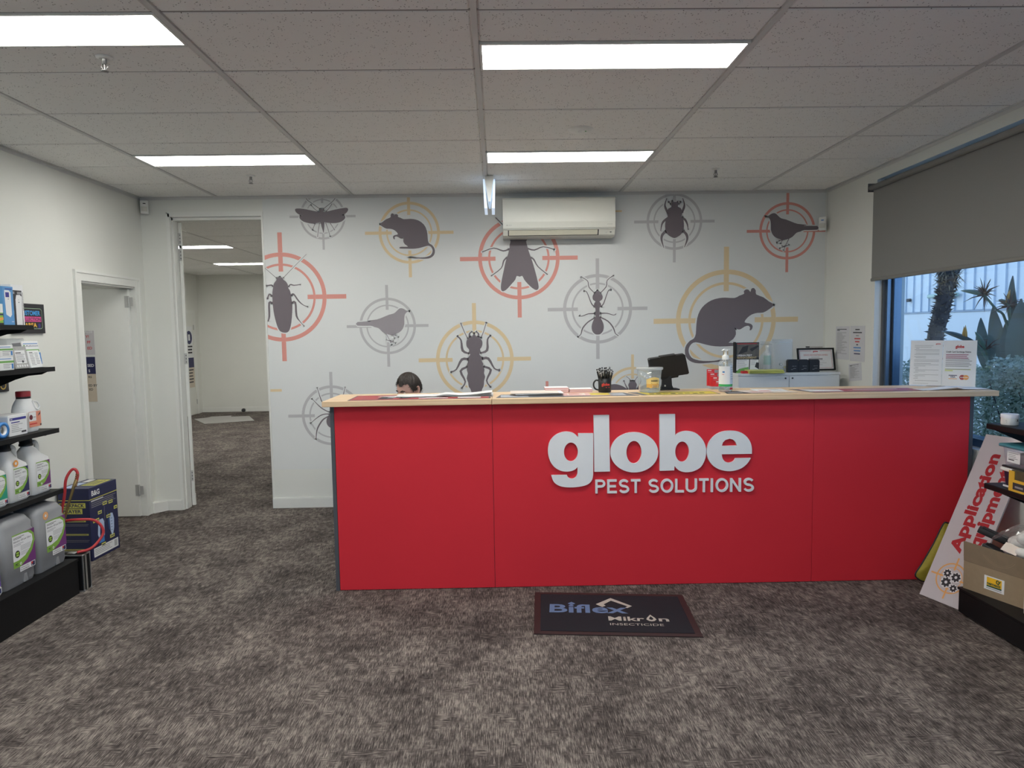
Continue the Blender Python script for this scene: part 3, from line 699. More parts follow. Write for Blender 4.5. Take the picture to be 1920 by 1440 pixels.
# ---- raised letters on the front
LET = M('sign_white', (0.80, 0.81, 0.81), 0.45, var=0.02)
sg = thing('letter_sign', 'raised white letters reading globe PEST SOLUTIONS on the red counter front', 'sign', CTM @ V((1.95, 0, 0.6)))
CIN = CTM.inverted()
def cf(u, v):
    """a point of the photo on the counter front, as (along, height)"""
    p = CIN @ on_plane(u, v, cA, cn); return (p.x, p.z)
def gl(pts, smooth_sub=0):
    q = [(1000 + x / 4.3636, 760 + y / 4.3636) for x, y in pts]
    return [cf(*p) for p in q]
def ell(cx, cy, rx, ry, n=40): return circle(cx, cy, rx, ry, n)
glyphs = [
 ([(365,226),(487,226),(487,560),(480,600),(460,630),(425,650),(370,662),(300,667),(230,660),(185,640),(160,612),(145,568),(273,567),(285,588),(310,597),(335,592),(352,575),(360,548),(360,500),(340,520),(310,533),(270,538),(220,530),(170,500),(135,450),(120,390),(122,330),(140,280),(180,240),(230,218),(275,213),(320,222),(348,240),(365,258)], [ell(306, 378, 57, 77)]),
 ([(490,78),(617,76),(624,537),(497,540)], []),
 (ell(822, 381, 195, 164, 56), [ell(820, 380, 62, 92)]),
 ([(1028,70),(1155,69),(1156,243),(1180,225),(1215,212),(1260,208),(1320,222),(1370,265),(1400,320),(1408,380),(1398,440),(1365,500),(1310,533),(1255,543),(1210,538),(1175,520),(1150,490),(1148,528),(1030,532)], [ell(1213, 376, 57, 83)]),
 ([(1781,393),(1780,340),(1765,290),(1730,245),(1680,215),(1610,205),(1540,213),(1480,243),(1435,295),(1415,355),(1416,400),(1430,445),(1465,490),(1515,520),(1580,534),(1640,530),(1700,508),(1745,470),(1772,428),(1648,430),(1636,450),(1612,464),(1585,466),(1558,452),(1541,428),(1535,397)], [[(1535,330),(1545,300),(1565,280),(1600,270),(1630,278),(1650,298),(1660,327)]]),
]
def round_corners(pts):
    """smooth the curve runs of an outline but keep its sharp corners"""
    out = []; n = len(pts)
    for i in range(n):
        p0, p1, p2, p3 = [V((*pts[(i + k) % n], 0)) for k in (-1, 0, 1, 2)]
        def corner(a, b_, c):
            return (b_ - a).angle(c - b_, 0) > 0.75
        def far(a, b_): return (a - b_).length > 100
        out.append((p1.x, p1.y))
        if far(p1, p2): continue
        m0 = (p2 - p1) if corner(p0, p1, p2) or far(p0, p1) else (p2 - p0) / 2
        m1 = (p2 - p1) if corner(p1, p2, p3) or far(p2, p3) else (p3 - p1) / 2
        for t in (0.33, 0.66):
            q = p1 * (2 * t ** 3 - 3 * t * t + 1) + m0 * (t ** 3 - 2 * t * t + t) + p2 * (-2 * t ** 3 + 3 * t * t) + m1 * (t ** 3 - t * t)
            out.append((q.x, q.y))
    return out
for outl, holes in glyphs:
    o2 = outl if len(outl) == 56 else round_corners(outl)
    MB(CTM).prism(gl(o2), 'y', -0.016, -0.0005, LET, holes=[gl(h) for h in holes]).build('letter', sg)
x0, z0 = cf(1115.8, 924.5); x1, z1 = cf(1413.0, 921.0)
# upright sans capitals, drawn as strokes: unit box per letter (advance, strokes)
def arc(cx, cy, rx, ry, a0, a1, n=12):
    return [(cx + rx * math.cos(math.radians(a0 + (a1 - a0) * i / n)), cy + ry * math.sin(math.radians(a0 + (a1 - a0) * i / n))) for i in range(n + 1)]
h_ = 0.075                                       # half of the stroke
SANS = {
 'P': (.66, [[(h_, 0), (h_, 1)], [(h_, 1 - h_), (.36, 1 - h_)] + arc(.36, .715, .21, .21, 90, -90)[1:] + [(h_, .505)]]),
 'E': (.64, [[(h_, 0), (h_, 1)], [(h_, 1 - h_), (.60, 1 - h_)], [(h_, .51), (.55, .51)], [(h_, h_), (.61, h_)]]),
 'S': (.68, [arc(.335, .715, .245, .21, 25, 270, 16) + arc(.335, .285, .255, .21, 90, -160, 16)[1:]]),
 'T': (.62, [[(0, 1 - h_), (.60, 1 - h_)], [(.30, 0), (.30, 1 - h_)]]),
 'O': (.82, [arc(.40, .5, .33, .43, 0, 360, 32)]),
 'L': (.58, [[(h_, 0), (h_, 1)], [(h_, h_), (.56, h_)]]),
 'U': (.76, [[(h_, 1), (h_, .33)] + arc(.36, .33, .285, .255, 180, 360, 14)[1:] + [(.645, 1)]]),
 'I': (.24, [[(h_ + .02, 0), (h_ + .02, 1)]]),
 'N': (.76, [[(h_, 0), (h_, 1)], [(h_ + .01, .96), (.615, .04)], [(.625, 0), (.625, 1)]]),
 ' ': (.30, [])}
adv = {k: v[0] + .09 for k, v in SANS.items()}
W_ = sum(adv[c] for c in 'PEST SOLUTIONS') - .09
sx_ = (x1 - x0) / W_; sz_ = 0.0845; tw = h_ * (sx_ + sz_) / 2
cur = 0.0
for ch in 'PEST SOLUTIONS':
    mb = MB(CTM)
    for k, st in enumerate(SANS[ch][1]):
        P_ = [V((x0 + (cur + a) * sx_, z0 + (z1 - z0) * cur / W_ + b * sz_, 0)) for a, b in st]; n = len(P_); Lf, Rt = [], []
        closed = (P_[0] - P_[-1]).length < 1e-5
        for i in range(n):
            if closed: d = (P_[(i + 1) % (n - 1)] - P_[(i - 1) % (n - 1)])
            else: d = P_[min(i + 1, n - 1)] - P_[max(i - 1, 0)]
            d.normalize(); q = V((-d.y, d.x, 0)) * tw; Lf.append(P_[i] + q); Rt.append(P_[i] - q)
        y0_ = -0.0125 - 0.00005 * k
        vs = [(p.x, y, p.y) for y in (y0_, -0.0005) for side in (Lf, Rt) for p in side]
        fs = []
        for i in range(n - 1):
            j = i + 1
            fs += [(i, j, n + j, n + i), (2 * n + i, 3 * n + i, 3 * n + j, 2 * n + j), (i, 2 * n + i, 2 * n + j, j), (n + i, n + j, 3 * n + j, 3 * n + i)]
        if not closed: fs += [(0, n, 3 * n, 2 * n), (n - 1, 3 * n - 1, 4 * n - 1, 2 * n - 1)]
        mb.add(vs, fs, LET)
    cur += adv[ch]
    if mb.v: mb.build('letter', sg)
# ================================================================== left hand shelving and what stands on it
def loft(mb, secs, mt, n=4, smooth=True, T=None):
    """rounded rectangles (x0, x1, y0, y1, z, r) skinned together"""
    vs = []; m_ = None
    for x0, x1, y0, y1, z, r in secs:
        lp = rrect(x0, y0, x1, y1, r, n); m_ = len(lp); vs += [(a, b, z) for a, b in lp]
    fs = []
    for k in range(len(secs) - 1):
        for i in range(m_):
            j = (i + 1) % m_; fs.append((k * m_ + i, k * m_ + j, (k + 1) * m_ + j, (k + 1) * m_ + i))
    mb.add(vs, fs, mt, smooth, T)
    mb.add(vs[:m_], [list(range(m_))[::-1]], mt, False, T); mb.add(vs[-m_:], [list(range(m_))], mt, False, T)
    return mb
YE = 4.25
ls = thing('shelving_rack', 'black steel wall shelving with stepped shelves and a deep base along the left wall', 'shelving', (-2.9, 3.2, 0))
b = MB(); b.box(-3.11, -2.63, 1.6, YE, 0.0, 0.205, BLACK); b.build('plinth', ls)
MB().box(-3.11, -2.625, 1.6, YE + 0.003, 0.2055, 0.22, BLACK).build('base_deck', ls)
SHELVES = [(1.668, -2.80), (1.415, -2.69), (1.04, -2.69), (0.664, -2.69)]
for z, xf in SHELVES:
    s_ = MB(); s_.box(-3.11, xf, 1.6, YE, z - 0.022, z, BLACK); s_.box(xf, xf + 0.002, 1.6, YE, z - 0.026, z + 0.0015, BLACK); so = s_.build('shelf', ls)
    MB().prism([(-3.11, z - 0.023), (xf - 0.03, z - 0.023), (xf - 0.08, z - 0.045), (xf - 0.16, z - 0.052), (xf - 0.24, z - 0.075), (-3.11, z - 0.15)], 'y', YE - 0.004, YE - 0.0005, BLACK).build('bracket', so)
for y in (1.75, 2.75, 4.0): MB().box(-3.135, -3.105, y, y + 0.03, 0, 1.95, BLACK).build('upright', ls)

GREYCAN = M('grey_polyethylene', (0.235, 0.24, 0.25), 0.45, var=0.04)
JUGW = M('white_polyethylene', (0.74, 0.75, 0.74), 0.4, var=0.02)
GREEN = M('label_green', (0.22, 0.42, 0.06), 0.5); PURPLE = M('label_purple', (0.16, 0.035, 0.17), 0.5); VIOLET = M('label_violet', (0.12, 0.05, 0.33), 0.5)
TEAL = M('label_teal', (0.02, 0.30, 0.20), 0.5); NAVY = M('label_navy', (0.018, 0.022, 0.09), 0.5); LBLUE = M('label_blue', (0.05, 0.22, 0.55), 0.5)
OLIVE = M('bug_photo', (0.03, 0.035, 0.02), 0.5); LIME = M('label_lime', (0.38, 0.62, 0.08), 0.5); ORANGE = M('label_orange', (0.80, 0.35, 0.08), 0.5)
LABELW = M('label_white', (0.76, 0.77, 0.77), 0.45, var=0.01)
def pest_label(fc, w, h, c1, product):
    """the curved white, green and coloured label of the chemical drums"""
    fc.rect(0, 0, w, h, c1, 1)
    def curve(s_):
        return [(0.0, 0.0), (w * 0.30 * s_, 0), (w * 0.60 * s_, h * 0.13), (w * 0.86 * s_, h * 0.36), (w * 0.99 * s_, h * 0.62), (w * 0.97 * s_, h * 0.84), (w * 0.82 * s_, h * 0.97), (w * 0.6 * s_, h), (0, h)]
    fc.poly(curve(1.0), GREEN, 2)
    wp_ = [(0, h * 0.20), (w * 0.22, h * 0.20), (w * 0.52, h * 0.27), (w * 0.78, h * 0.45), (w * 0.90, h * 0.65), (w * 0.88, h * 0.82), (w * 0.72, h * 0.93), (w * 0.45, h * 0.965), (0, h * 0.965)]
    fc.poly(wp_, LABELW, 3)
    fc.lines(w * 0.05, w * 0.55, h * 0.89, h * 0.035, 2, h * 0.014, INK, 4)
    fc.text(product, w * 0.05, h * 0.755, h * 0.062, INK, 4, w=w * 0.78, slant=0.15)
    fc.lines(w * 0.05, w * 0.5, h * 0.69, h * 0.04, 2, h * 0.013, GREYINK, 4)
    fc.lines(w * 0.34, w * 0.84, h * 0.60, h * 0.032, 5, h * 0.009, GREYINK, 4, 0.1)
    fc.lines(w * 0.34, w * 0.72, h * 0.42, h * 0.032, 4, h * 0.009, GREYINK, 4, 0.2)
    fc.disc(w * 0.19, h * 0.40, h * 0.105, OLIVE, 4, ry=h * 0.11); 
    for dx, dy in ((-1, 1), (1, 1), (-1, -1), (1, -1)): fc.disc(w * 0.19 + dx * h * 0.03, h * 0.40 + dy * h * 0.035, h * 0.03, LIME, 5)
    fc.text('PC', w * 0.08, h * 0.06, h * 0.075, INK, 4, bold=0.02); fc.ring(w * 0.31, h * 0.085, h * 0.02, h * 0.042, LABELW, 4)
def made_strip(fc, w, h):
    fc.rect(0, 0, w, h, LABELW, 1); fc.text('FORMULATED', w * 0.05, h * 0.56, h * 0.24, INK, 2, w=w * 0.5); fc.text('IN AUSTRALIA', w * 0.05, h * 0.16, h * 0.24, INK, 2, w=w * 0.55, bold=0.02)
    fc.rect(w * 0.72, h * 0.1, w * 0.97, h * 0.9, NAVY, 2); fc.rect(w * 0.72, h * 0.5, w * 0.84, h * 0.9, REDINK, 3); fc.disc(w * 0.78, h * 0.28, h * 0.1, LABELW, 3)
def jerrycan(y0, y1, label, sticker):
    """20 litre square drum standing on the base deck, label towards the aisle"""
    z = 0.2205; xf = -2.675; xb = -2.93; w = y1 - y0
    t = thing('jerrycan', label, 'jerrycan', ((xf + xb) / 2, (y0 + y1) / 2, z), group='grey drums on the base deck')
    mb = MB(); e = 0.012
    loft(mb, [(xb + 0.012, xf - 0.012, y0 + 0.012, y1 - 0.012, z, 0.03), (xb + e * 0.4, xf - e * 0.4, y0 + e * 0.4, y1 - e * 0.4, z + 0.022, 0.035), (xb + e * .4, xf - e * .4, y0 + e * .4, y1 - e * .4, z + 0.062, 0.035),
              (xb, xf, y0, y1, z + 0.07, 0.038), (xb, xf, y0, y1, z + 0.292, 0.038), (xb + 0.005, xf - 0.005, y0 + 0.005, y1 - 0.005, z + 0.299, 0.036), (xb + 0.004, xf - 0.004, y0 + 0.004, y1 - 0.004, z + 0.335, 0.036), (xb + 0.03, xf - 0.022, y0 + 0.025, y1 - 0.02, z + 0.372, 0.045), (xb + 0.05, xf - 0.06, y0 + 0.05, y1 - 0.05, z + 0.385, 0.04)], GREYCAN, 5)
    body = mb.build('body', t)
    hd = MB(); ym = (y0 + y1) / 2 + 0.02
    hd.tube(smooth_path([(-2.80, ym - 0.05, z + 0.378), (-2.80, ym - 0.035, z + 0.398), (-2.80, ym + 0.045, z + 0.4), (-2.80, ym + 0.085, z + 0.388), (-2.80, ym + 0.1, z + 0.365)], False, 4), 0.018, GREYCAN, 10); hd.build('handle', t)
    cp = MB(); cp.lathe([(0.034, 0), (0.034, 0.03), (0.03, 0.034)], (-2.80, y0 + 0.075, z + 0.378), BLACK, 20); cp.build('cap', t)
    foot = MB(); foot.prism([(y0 + w * 0.56, z + 0.006), (y0 + w * 0.70, z + 0.006), (y0 + w * 0.67, z + 0.05), (y0 + w * 0.59, z + 0.05)], 'x', xf - 0.012, xf - 0.0035, GREYCAN); foot.build('foot_lug', t)
    lb = MB(); pest_label(Face(lb, (xf + 0.0005, y0 + w * 0.28, z + 0.105), (0, 1, 0), (0, 0, 1)), w * 0.67, 0.185, PURPLE, 'Bifenthrin 100 Low Odour'); lb.build('label', t)
    st = MB(); made_strip(Face(st, (xf + 0.0005, y0 + w * 0.46, z + 0.074), (0, 1, 0), (0, 0, 1)), w * 0.46, 0.03); st.build('origin_strip', t)
    if sticker:
        sk = MB(); f_ = Face(sk, (xf - 0.005 + 0.0008, y0 + w * 0.33, z + 0.325), (0, 1, 0), (0, 0, 1)); f_.disc(0, 0, 0.024, ORANGE, 1); f_.ring(0, 0, 0.016, 0.0175, LABELW, 2); f_.disc(0, 0, 0.009, LABELW, 2); sk.build('round_sticker', t)
    return t
jerrycan(3.966, 4.240, 'grey jerrycan with an orange round sticker at the end of the base deck', True)
jerrycan(3.684, 3.956, 'grey jerrycan without a sticker, beside the white drum', False)
CAPB = M('black_cap', (0.015, 0.015, 0.016), 0.5)
def jug(y0, y1, z, h, c1, product, label, sticker=False, xf=-2.735, depth=0.13, cap=True):
    xb = xf - depth; w = y1 - y0
    t = thing('chemical_jug', label, 'jug', ((xf + xb) / 2, (y0 + y1) / 2, z), group='white chemical jugs')
    mb = MB(); zs = z + 0.0008
    loft(mb, [(xb + .008, xf - .008, y0 + .008, y1 - .008, zs, .022), (xb, xf, y0, y1, zs + .012, .026), (xb, xf, y0, y1, zs + h * .60, .026), (xb + .002, xf - .002, y0 + .002, y1 - .002, zs + h * .66, .028),
              (xb + .012, xf - .012, y0 + .006, y1 - .05, zs + h * .76, .03), (xb + .03, xf - .03, y0 + .018, y0 + w * 0.62, zs + h * .87, .03), (xb + depth / 2 - .026, xb + depth / 2 + .026, y0 + .03, y0 + .085, zs + h * .915, .024), (xb + depth / 2 - .026, xb + depth / 2 + .026, y0 + .03, y0 + .085, zs + h * .95, .024)], JUGW, 5)
    mb.build('body', t)
    xm = (xf + xb) / 2
    MB().tube(smooth_path([(xm, y0 + .09, zs + h * .90), (xm, y0 + w * .62, zs + h * .965), (xm, y0 + w * .80, zs + h * .95), (xm, y1 - .025, zs + h * .84), (xm, y1 - .022, zs + h * .66)], False, 4), 0.013, JUGW, 10).build('handle', t)
    MB().lathe([(.036, 0), (.036, .012), (.033, .014), (.033, .036), (.03, .04)], (xm, y0 + .057, zs + h * .925), CAPB, 20).build('cap', t)
    lb = MB(); pest_label(Face(lb, (xf + .0005, y0 + w * .2, zs + h * .15), (0, 1, 0), (0, 0, 1)), w * .72, h * .46, c1, product); lb.build('label', t)
    st = MB(); made_strip(Face(st, (xf + .0005, y0 + w * .36, zs + h * .045), (0, 1, 0), (0, 0, 1)), w * .58, h * .085); st.build('origin_strip', t)
    if sticker:
        sk = MB(); f_ = Face(sk, (xf + 0.001, y0 + w * .33, zs + h * .70), (0, 1, 0), (0, 0, 1), lift=0.0); 
        f_.disc(0, 0, .02, ORANGE, 1); f_.disc(0, 0, .008, LABELW, 2); sk.build('round_sticker', t)
jug(4.052, 4.225, .664, .315, PURPLE, 'Bifenthrin 100 Low Odour', 'white jug with a purple and green label, last in the row on the lowest shelf')
jug(3.865, 4.030, .664, .315, NAVY, 'Bifenthrin 100SC', 'white jug with an orange round sticker and a navy and green label', sticker=True)
jug(3.690, 3.850, .664, .29, TEAL, 'Bifenthrin', 'white jug with a teal and green label cut by the picture edge')
jug(3.42, 3.66, .2205, .37, VIOLET, 'Bifenthrin 100SC', 'white drum with a violet label beside the grey jerrycan at the picture edge', xf=-2.665, depth=.2)
# hose loop rising behind the last jerrycan
HOSE = M('red_hose', (0.45, 0.03, 0.035), 0.4)
h1 = thing('spray_hose', 'red hose loop with a brass wand standing behind the grey jerrycan', 'hose', (-2.74, 4.30, 0.22))
MB().tube(smooth_path([(-2.76, 4.256, 0.24), (-2.745, 4.285, 0.45), (-2.722, 4.31, 0.60), (-2.712, 4.318, 0.70), (-2.69, 4.335, 0.755), (-2.668, 4.345, 0.765), (-2.655, 4.35, 0.735), (-2.662, 4.345, 0.69)], False, 5), 0.0085, HOSE, 10).build('hose', h1)
MB().tube([(-2.662, 4.345, 0.70), (-2.676, 4.335, 0.655), (-2.69, 4.325, 0.60), (-2.74, 4.29, 0.40), (-2.77, 4.256, 0.2205)], [0.0095, 0.0095, 0.008, 0.008, 0.008], M('brass_wand', (0.28, 0.2, 0.08), 0.35, 0.8), 10).build('wand', h1)
cr = MB()
for k in range(7):
    zz = 0.735 - k * 0.012; cr.tube([(-2.656 - k * .0022, 4.349 - k * .001, zz), (-2.657 - k * .0022, 4.349 - k * .001, zz - 0.006)], 0.0105, M('hose_clamp', (0.25, 0.12, 0.05), 0.4, 0.6), 10)
cr.build('spring_guard', h1)
# ---- black and silver flight case at the end of the base
fc_ = thing('flight_case', 'slim black equipment case with silver edges standing at the end of the shelving', 'case', (-2.78, 4.305, 0))
cx0, cx1, cy0, cy1, chh = -3.05, -2.61, 4.272, 4.352, 0.235
MB().box(cx0 + .003, cx1 - .003, cy0 + .003, cy1 - .003, 0.003, chh - .003, M('case_panel', (0.006, 0.006, 0.0065), 0.6, spec=.2)).build('case_body', fc_)
ALUP = M('case_aluminium', (0.62, 0.62, 0.61), 0.3, 0.9)
ed = MB(); g = 0.007
for x in (cx0, cx1 - g):
    for y in (cy0, cy1 - g): ed.box(x, x + g, y, y + g, 0, chh, ALUP)
ed.box(cx1 - g, cx1, (cy0 + cy1) / 2 - .016, (cy0 + cy1) / 2 - .001, 0, chh, ALUP)
for z in (0, chh - g):
    for y in (cy0, cy1 - g): ed.box(cx0 + g, cx1 - g, y, y + g, z, z + g, ALUP)
    for x in (cx0, cx1 - g): ed.box(x, x + g, cy0 + g, cy1 - g, z, z + g, ALUP)
ed.build('edge_trim', fc_)
for x, y in ((cx1, cy0), (cx1, cy1), (cx0, cy0), (cx0, cy1)):
    for z in (0.0, chh):
        MB().rbox(x - .009, x + .0015 if x == cx1 else x + .009, y - .0015 if y == cy0 else y - .009, y + .009 if y == cy0 else y + .0015, max(0, z - .014), min(chh + .0015, z + .014), .003, STEEL, 1).build('corner_cap', fc_)
for x in (-2.95, -2.72): MB().rbox(x, x + .05, cy0 + .02, cy1 - .02, chh, chh + .008, .003, STEEL, 1).build('latch', fc_)
hz = MB(); hz.tube(smooth_path([(-2.66, 4.30, 0.244), (-2.60, 4.36, 0.255), (-2.565, 4.43, 0.33), (-2.60, 4.42, 0.41), (-2.68, 4.39, 0.43), (-2.78, 4.37, 0.42), (-2.86, 4.36, 0.33), (-2.88, 4.33, 0.247)], False, 6), 0.0085, HOSE, 10)
tag(hz.build('red_hose', org=(-2.66, 4.30, 0.244)), 'red hose looping out in front of the blue sprayer box', 'hose')
# ---- blue backpack sprayer carton on the floor
BB = M('carton_navy', (0.016, 0.02, 0.075), 0.4, var=0.08); BY = M('carton_yellow', (0.62, 0.60, 0.12), 0.5); BLW = M('carton_pale', (0.45, 0.55, 0.75), 0.5)
bx = thing('sprayer_carton', 'navy blue and yellow backpack sprayer carton on the carpet by the side door', 'carton', (-2.9, 4.86, 0), -0.045, local=True)
bw, bd, bh = 0.222, 0.33, 0.525      # towards the wall, along it, height
MB().rbox(-bw, 0, 0, bd, 0.0005, bh, 0.002, BB, 1, smooth=False).build('carton_body', bx)
pr = MB(); f1 = Face(pr, (0.0004, 0, 0), (0, 1, 0), (0, 0, 1))
f1.rect(0, bh * .835, bd, bh * .845, BY, 1); f1.text('B&G', 0.03, bh * .885, 0.036, LABELW, 1, bold=0.03)
f1.lines(0.02, bd * .97, bh * .80, .013, 4, .004, GREYINK, 1, .15); f1.rect(0.02, bh * .81, .16, bh * .822, LABELW, 2)
for x, y, w_ in ((.15, .70, .05), (.22, .69, .05), (.09, .60, .045), (.03, .51, .07), (.185, .50, .055), (.28, .585, .04), (.11, .14, .05), (.215, .20, .055)):
    f1.poly([(x, bh * y), (x + w_, bh * y), (x + w_, bh * (y + .045)), (x, bh * (y + .045))], BY, 1); f1.rect(x + .006, bh * (y + .015), x + w_ - .006, bh * (y + .028), NAVY, 2)
f1.poly([(.075, .17), (.085, .25), (.105, .275), (.14, .275), (.155, .25), (.155, .15), (.135, .125), (.095, .125)], BLW, 1)
f1.poly([(.10, .17), (.105, .22), (.12, .235), (.132, .22), (.132, .14), (.105, .14)], NAVY, 2); f1.rect(.082, .105, .148, .15, LBLUE, 2)
f1.poly([(.24, .12), (.225, .16), (.22, .25), (.235, .29), (.26, .285), (.275, .24), (.27, .17), (.255, .13)], BLW, 1)
for k in range(5): f1.rect(.232, .16 + k * .022, .25, .163 + k * .022, NAVY, 2)
f1.poly([(.20, .30), (.204, .30), (.215, .17), (.211, .17)], LBLUE, 1); f1.poly([(.165, .36), (.168, .36), (.165, .24), (.162, .24)], GREYINK, 1)
f1.rect(.02, .02, bd - .02, .085, LABELW, 1); f1.lines(.03, .24, .07, .012, 4, .004, GREYINK, 2, .2)
for k in range(9): f1.rect(.262 + k * .004, .03, .2635 + k * .004, .078, INK, 2)
f2 = Face(pr, (-bw, -0.0004, 0), (1, 0, 0), (0, 0, 1))
f2.rect(0, bh * .835, bw, bh * .845, BY, 1)
for tx, y, w_ in (('BACKPACK', .735, .19), ('SPRAYER', .655, .165)):
    f2.rect(.005, bh * y, .005 + w_, bh * (y + .07), BY, 1); f2.text(tx, .012, bh * (y + .014), .024, NAVY, 2, w=w_ - .016, bold=0.03)
for y, w_ in ((.565, .195), (.545, .19), (.36, .205), (.15, .2)): f2.rect(.02, bh * y, w_, bh * (y + .022), BY, 1); f2.rect(.03, bh * (y + .007), w_ - .01, bh * (y + .013), NAVY, 2)
for y in (.51, .29, .1): f2.lines(.02, .21, bh * y, .01, 2, .002, GREYINK, 1, .05)
f3 = Face(pr, (0, 0, bh + 0.0004), (0, 1, 0), (-1, 0, 0)); f3.poly([(.1, .02), (.3, .02), (.3, .12), (.1, .12)], BY, 1); f3.lines(.12, .28, .1, .02, 4, .01, NAVY, 2, .1); f3.rect(.02, .14, .2, .2, BLW, 1); f3.rect(.22, .14, .31, .19, LABELW, 1)
pr.build('print', bx)

# ---- shelf 3: white carton and red capped bottle, blue ball of tape at the edge
def carton(name, x1, y0, y1, z, d, h, label, mt=LABELW, cat='box', group=None, tilt=0.0, rz=0.0):
    """small box, front towards the aisle; local frame with its front lower near corner at the origin"""
    t = thing(name, label, cat, (x1, y0, z + 0.0006), rz, local=True, group=group)
    T = Matrix.Translation((0, 0, d * abs(math.sin(tilt)))) @ Matrix.Rotation(tilt, 4, 'Y')
    w = y1 - y0
    MB(T).rbox(-d, 0, 0, w, 0, h, 0.0015, mt, 1, smooth=False).build('carton_body', t)
    pr = MB(T)
    return t, pr, Face(pr, (0.0003, 0, 0), (0, 1, 0), (0, 0, 1)), Face(pr, (-d, -0.0003, 0), (1, 0, 0), (0, 0, 1)), w
SBLUE = M('stripe_blue', (0.035, 0.035, 0.24), 0.5)
t, pr, f, g, w = carton('white_carton', -2.74, 3.893, 4.044, 1.04, .11, .118, 'white carton with a dark blue stripe standing in front of the red capped bottle')
f.rect(.01, .088, w - .006, .102, SBLUE, 1); f.text('FMC', .014, .0915, .007, LABELW, 2, bold=.03); f.rect(.02, .073, .09, .079, SBLUE, 1); f.lines(.02, .12, .062, .010, 5, .003, GREYINK, 1, .5); f.rect(.1, .012, .14, .022, INK, 1)
g.rect(.006, .06, .104, .11, M('carton_side', (.52, .56, .62), .5), 1); g.lines(.02, .09, .035, .007, 3, .003, GREYINK, 1, .2); g.rect(.03, .008, .08, .02, INK, 1)
pr.build('print', t)
bt_ = thing('red_cap_bottle', 'white bottle with a dark red cap and an orange label on the third shelf', 'bottle', (-2.80, 4.118, 1.0408))
mb = MB(); z = 1.0408; yc = 4.118; xc = -2.80
loft(mb, [(xc - .05, xc + .05, yc - .058, yc + .062, z, .04), (xc - .056, xc + .056, yc - .064, yc + .068, z + .012, .046), (xc - .056, xc + .056, yc - .064, yc + .068, z + .125, .046), (xc - .05, xc + .05, yc - .06, yc + .058, z + .155, .044), (xc - .044, xc + .044, yc - .05, yc + .045, z + .175, .04), (xc - .036, xc + .036, yc - .04, yc + .036, z + .192, .034), (xc - .034, xc + .034, yc - .036, yc + .032, z + .197, .03)], JUGW, 5)
mb.build('body', bt_)
MB().tube(smooth_path([(xc + .044, yc + .008, z + .178), (xc + .053, yc + .035, z + .172), (xc + .056, yc + .05, z + .145), (xc + .056, yc + .03, z + .128), (xc + .052, yc + .012, z + .145), (xc + .044, yc + .008, z + .178)], False, 4), .0055, JUGW, 8).build('handle', bt_)
MB().lathe([(.037, 0), (.037, .012)], (xc, yc - .002, z + .196), CAPB, 24).build('neck_ring', bt_)
MB().lathe([(.038, 0), (.038, .028), (.035, .031)], (xc, yc - .002, z + .208), M('dark_red_cap', (.30, .012, .022), .4), 24).build('cap', bt_)
lb = MB(); OR2 = M('label_salmon', (.70, .26, .17), .5)
f = Face(lb, (xc + .0565, yc - .062, z + .028), (0, 1, 0), (0, 0, 1)); f.rect(.012, 0, .118, .09, OR2, 1); f.rect(.012, .035, .075, .088, LABELW, 2); f.disc(.03, .058, .015, M('label_maroon', (.12, .01, .02), .5), 3); f.rect(.05, .055, .07, .06, GREYINK, 3); f.rect(.015, .015, .08, .022, REDINK, 3); f.poly([(.09, .06), (.11, .07), (.115, .085), (.1, .075)], INK, 3); f.rect(.105, .003, .118, .013, INK, 3)
lb.build('label', bt_)
tr_ = thing('blue_tape_roll', 'edge of a blue round roll beside the white carton', 'tape', (-2.76, 3.84, 1.0405))
MB().lathe([(.045, 0), (.045, .03), (.028, .03), (.028, 0), (.045, 0)], (0, 0, 0), LBLUE, 24, T=Matrix.Translation((-2.76, 3.84, 1.086)) @ Matrix.Rotation(math.pi / 2, 4, 'Y'), cap=False).build('tape', tr_)
MB().lathe([(.0279, 0.002), (.0279, .028), (.024, .028), (.024, .002), (.0279, .002)], (0, 0, 0), PAPER, 24, T=Matrix.Translation((-2.76, 3.84, 1.086)) @ Matrix.Rotation(math.pi / 2, 4, 'Y'), cap=False).build('core', tr_)
# ---- shelf 2: packets
GRN2 = M('stripe_green', (.16, .38, .10), .5)
t, pr, f, g, w = carton('packet_box', -2.75, 4.085, 4.230, 1.415, .06, .152, 'white packet box with a green band and a blue corner, last on the second shelf', tilt=-0.12)
f.rect(.01, .135, w - .01, .139, LBLUE, 1); f.rect(.01, .118, .022, .130, GRN2, 1); f.text('Advion', .028, .119, .010, NAVY, 1, w=.11); f.rect(.008, .088, w - .004, .103, GRN2, 1)
f.lines(.02, .07, .078, .007, 10, .003, GREYINK, 1, .3); f.lines(.075, .11, .078, .007, 8, .003, GREYINK, 1, .3, seed=3); f.poly([(.118, .083), (.148, .083), (.148, .012), (.135, .012)], LBLUE, 2); f.ring(.10, .06, .035, .038, LABELW, 3, a0=-50, a1=40)
g.rect(.005, .1, .055, .145, GREYINK, 1); pr.build('print', t)
t, pr, f, g, w = carton('sachet_pack', -2.715, 3.95, 4.068, 1.415, .022, .128, 'clear wrapped pack of grey printed sachets on the second shelf', mt=M('sachet_foil', (.42, .42, .41), .35, .3, var=.3, scale=60), tilt=-0.15)
f.rect(.015, .03, .10, .105, LABELW, 1); f.rect(.02, .088, .065, .093, INK, 2); f.lines(.02, .095, .08, .008, 6, .003, GREYINK, 2, .2); f.rect(.06, .034, .075, .046, INK, 2)
for k in range(5): f.disc(.018 + k * .02, .016, .007, LABELW, 1)
pr.build('print', t)
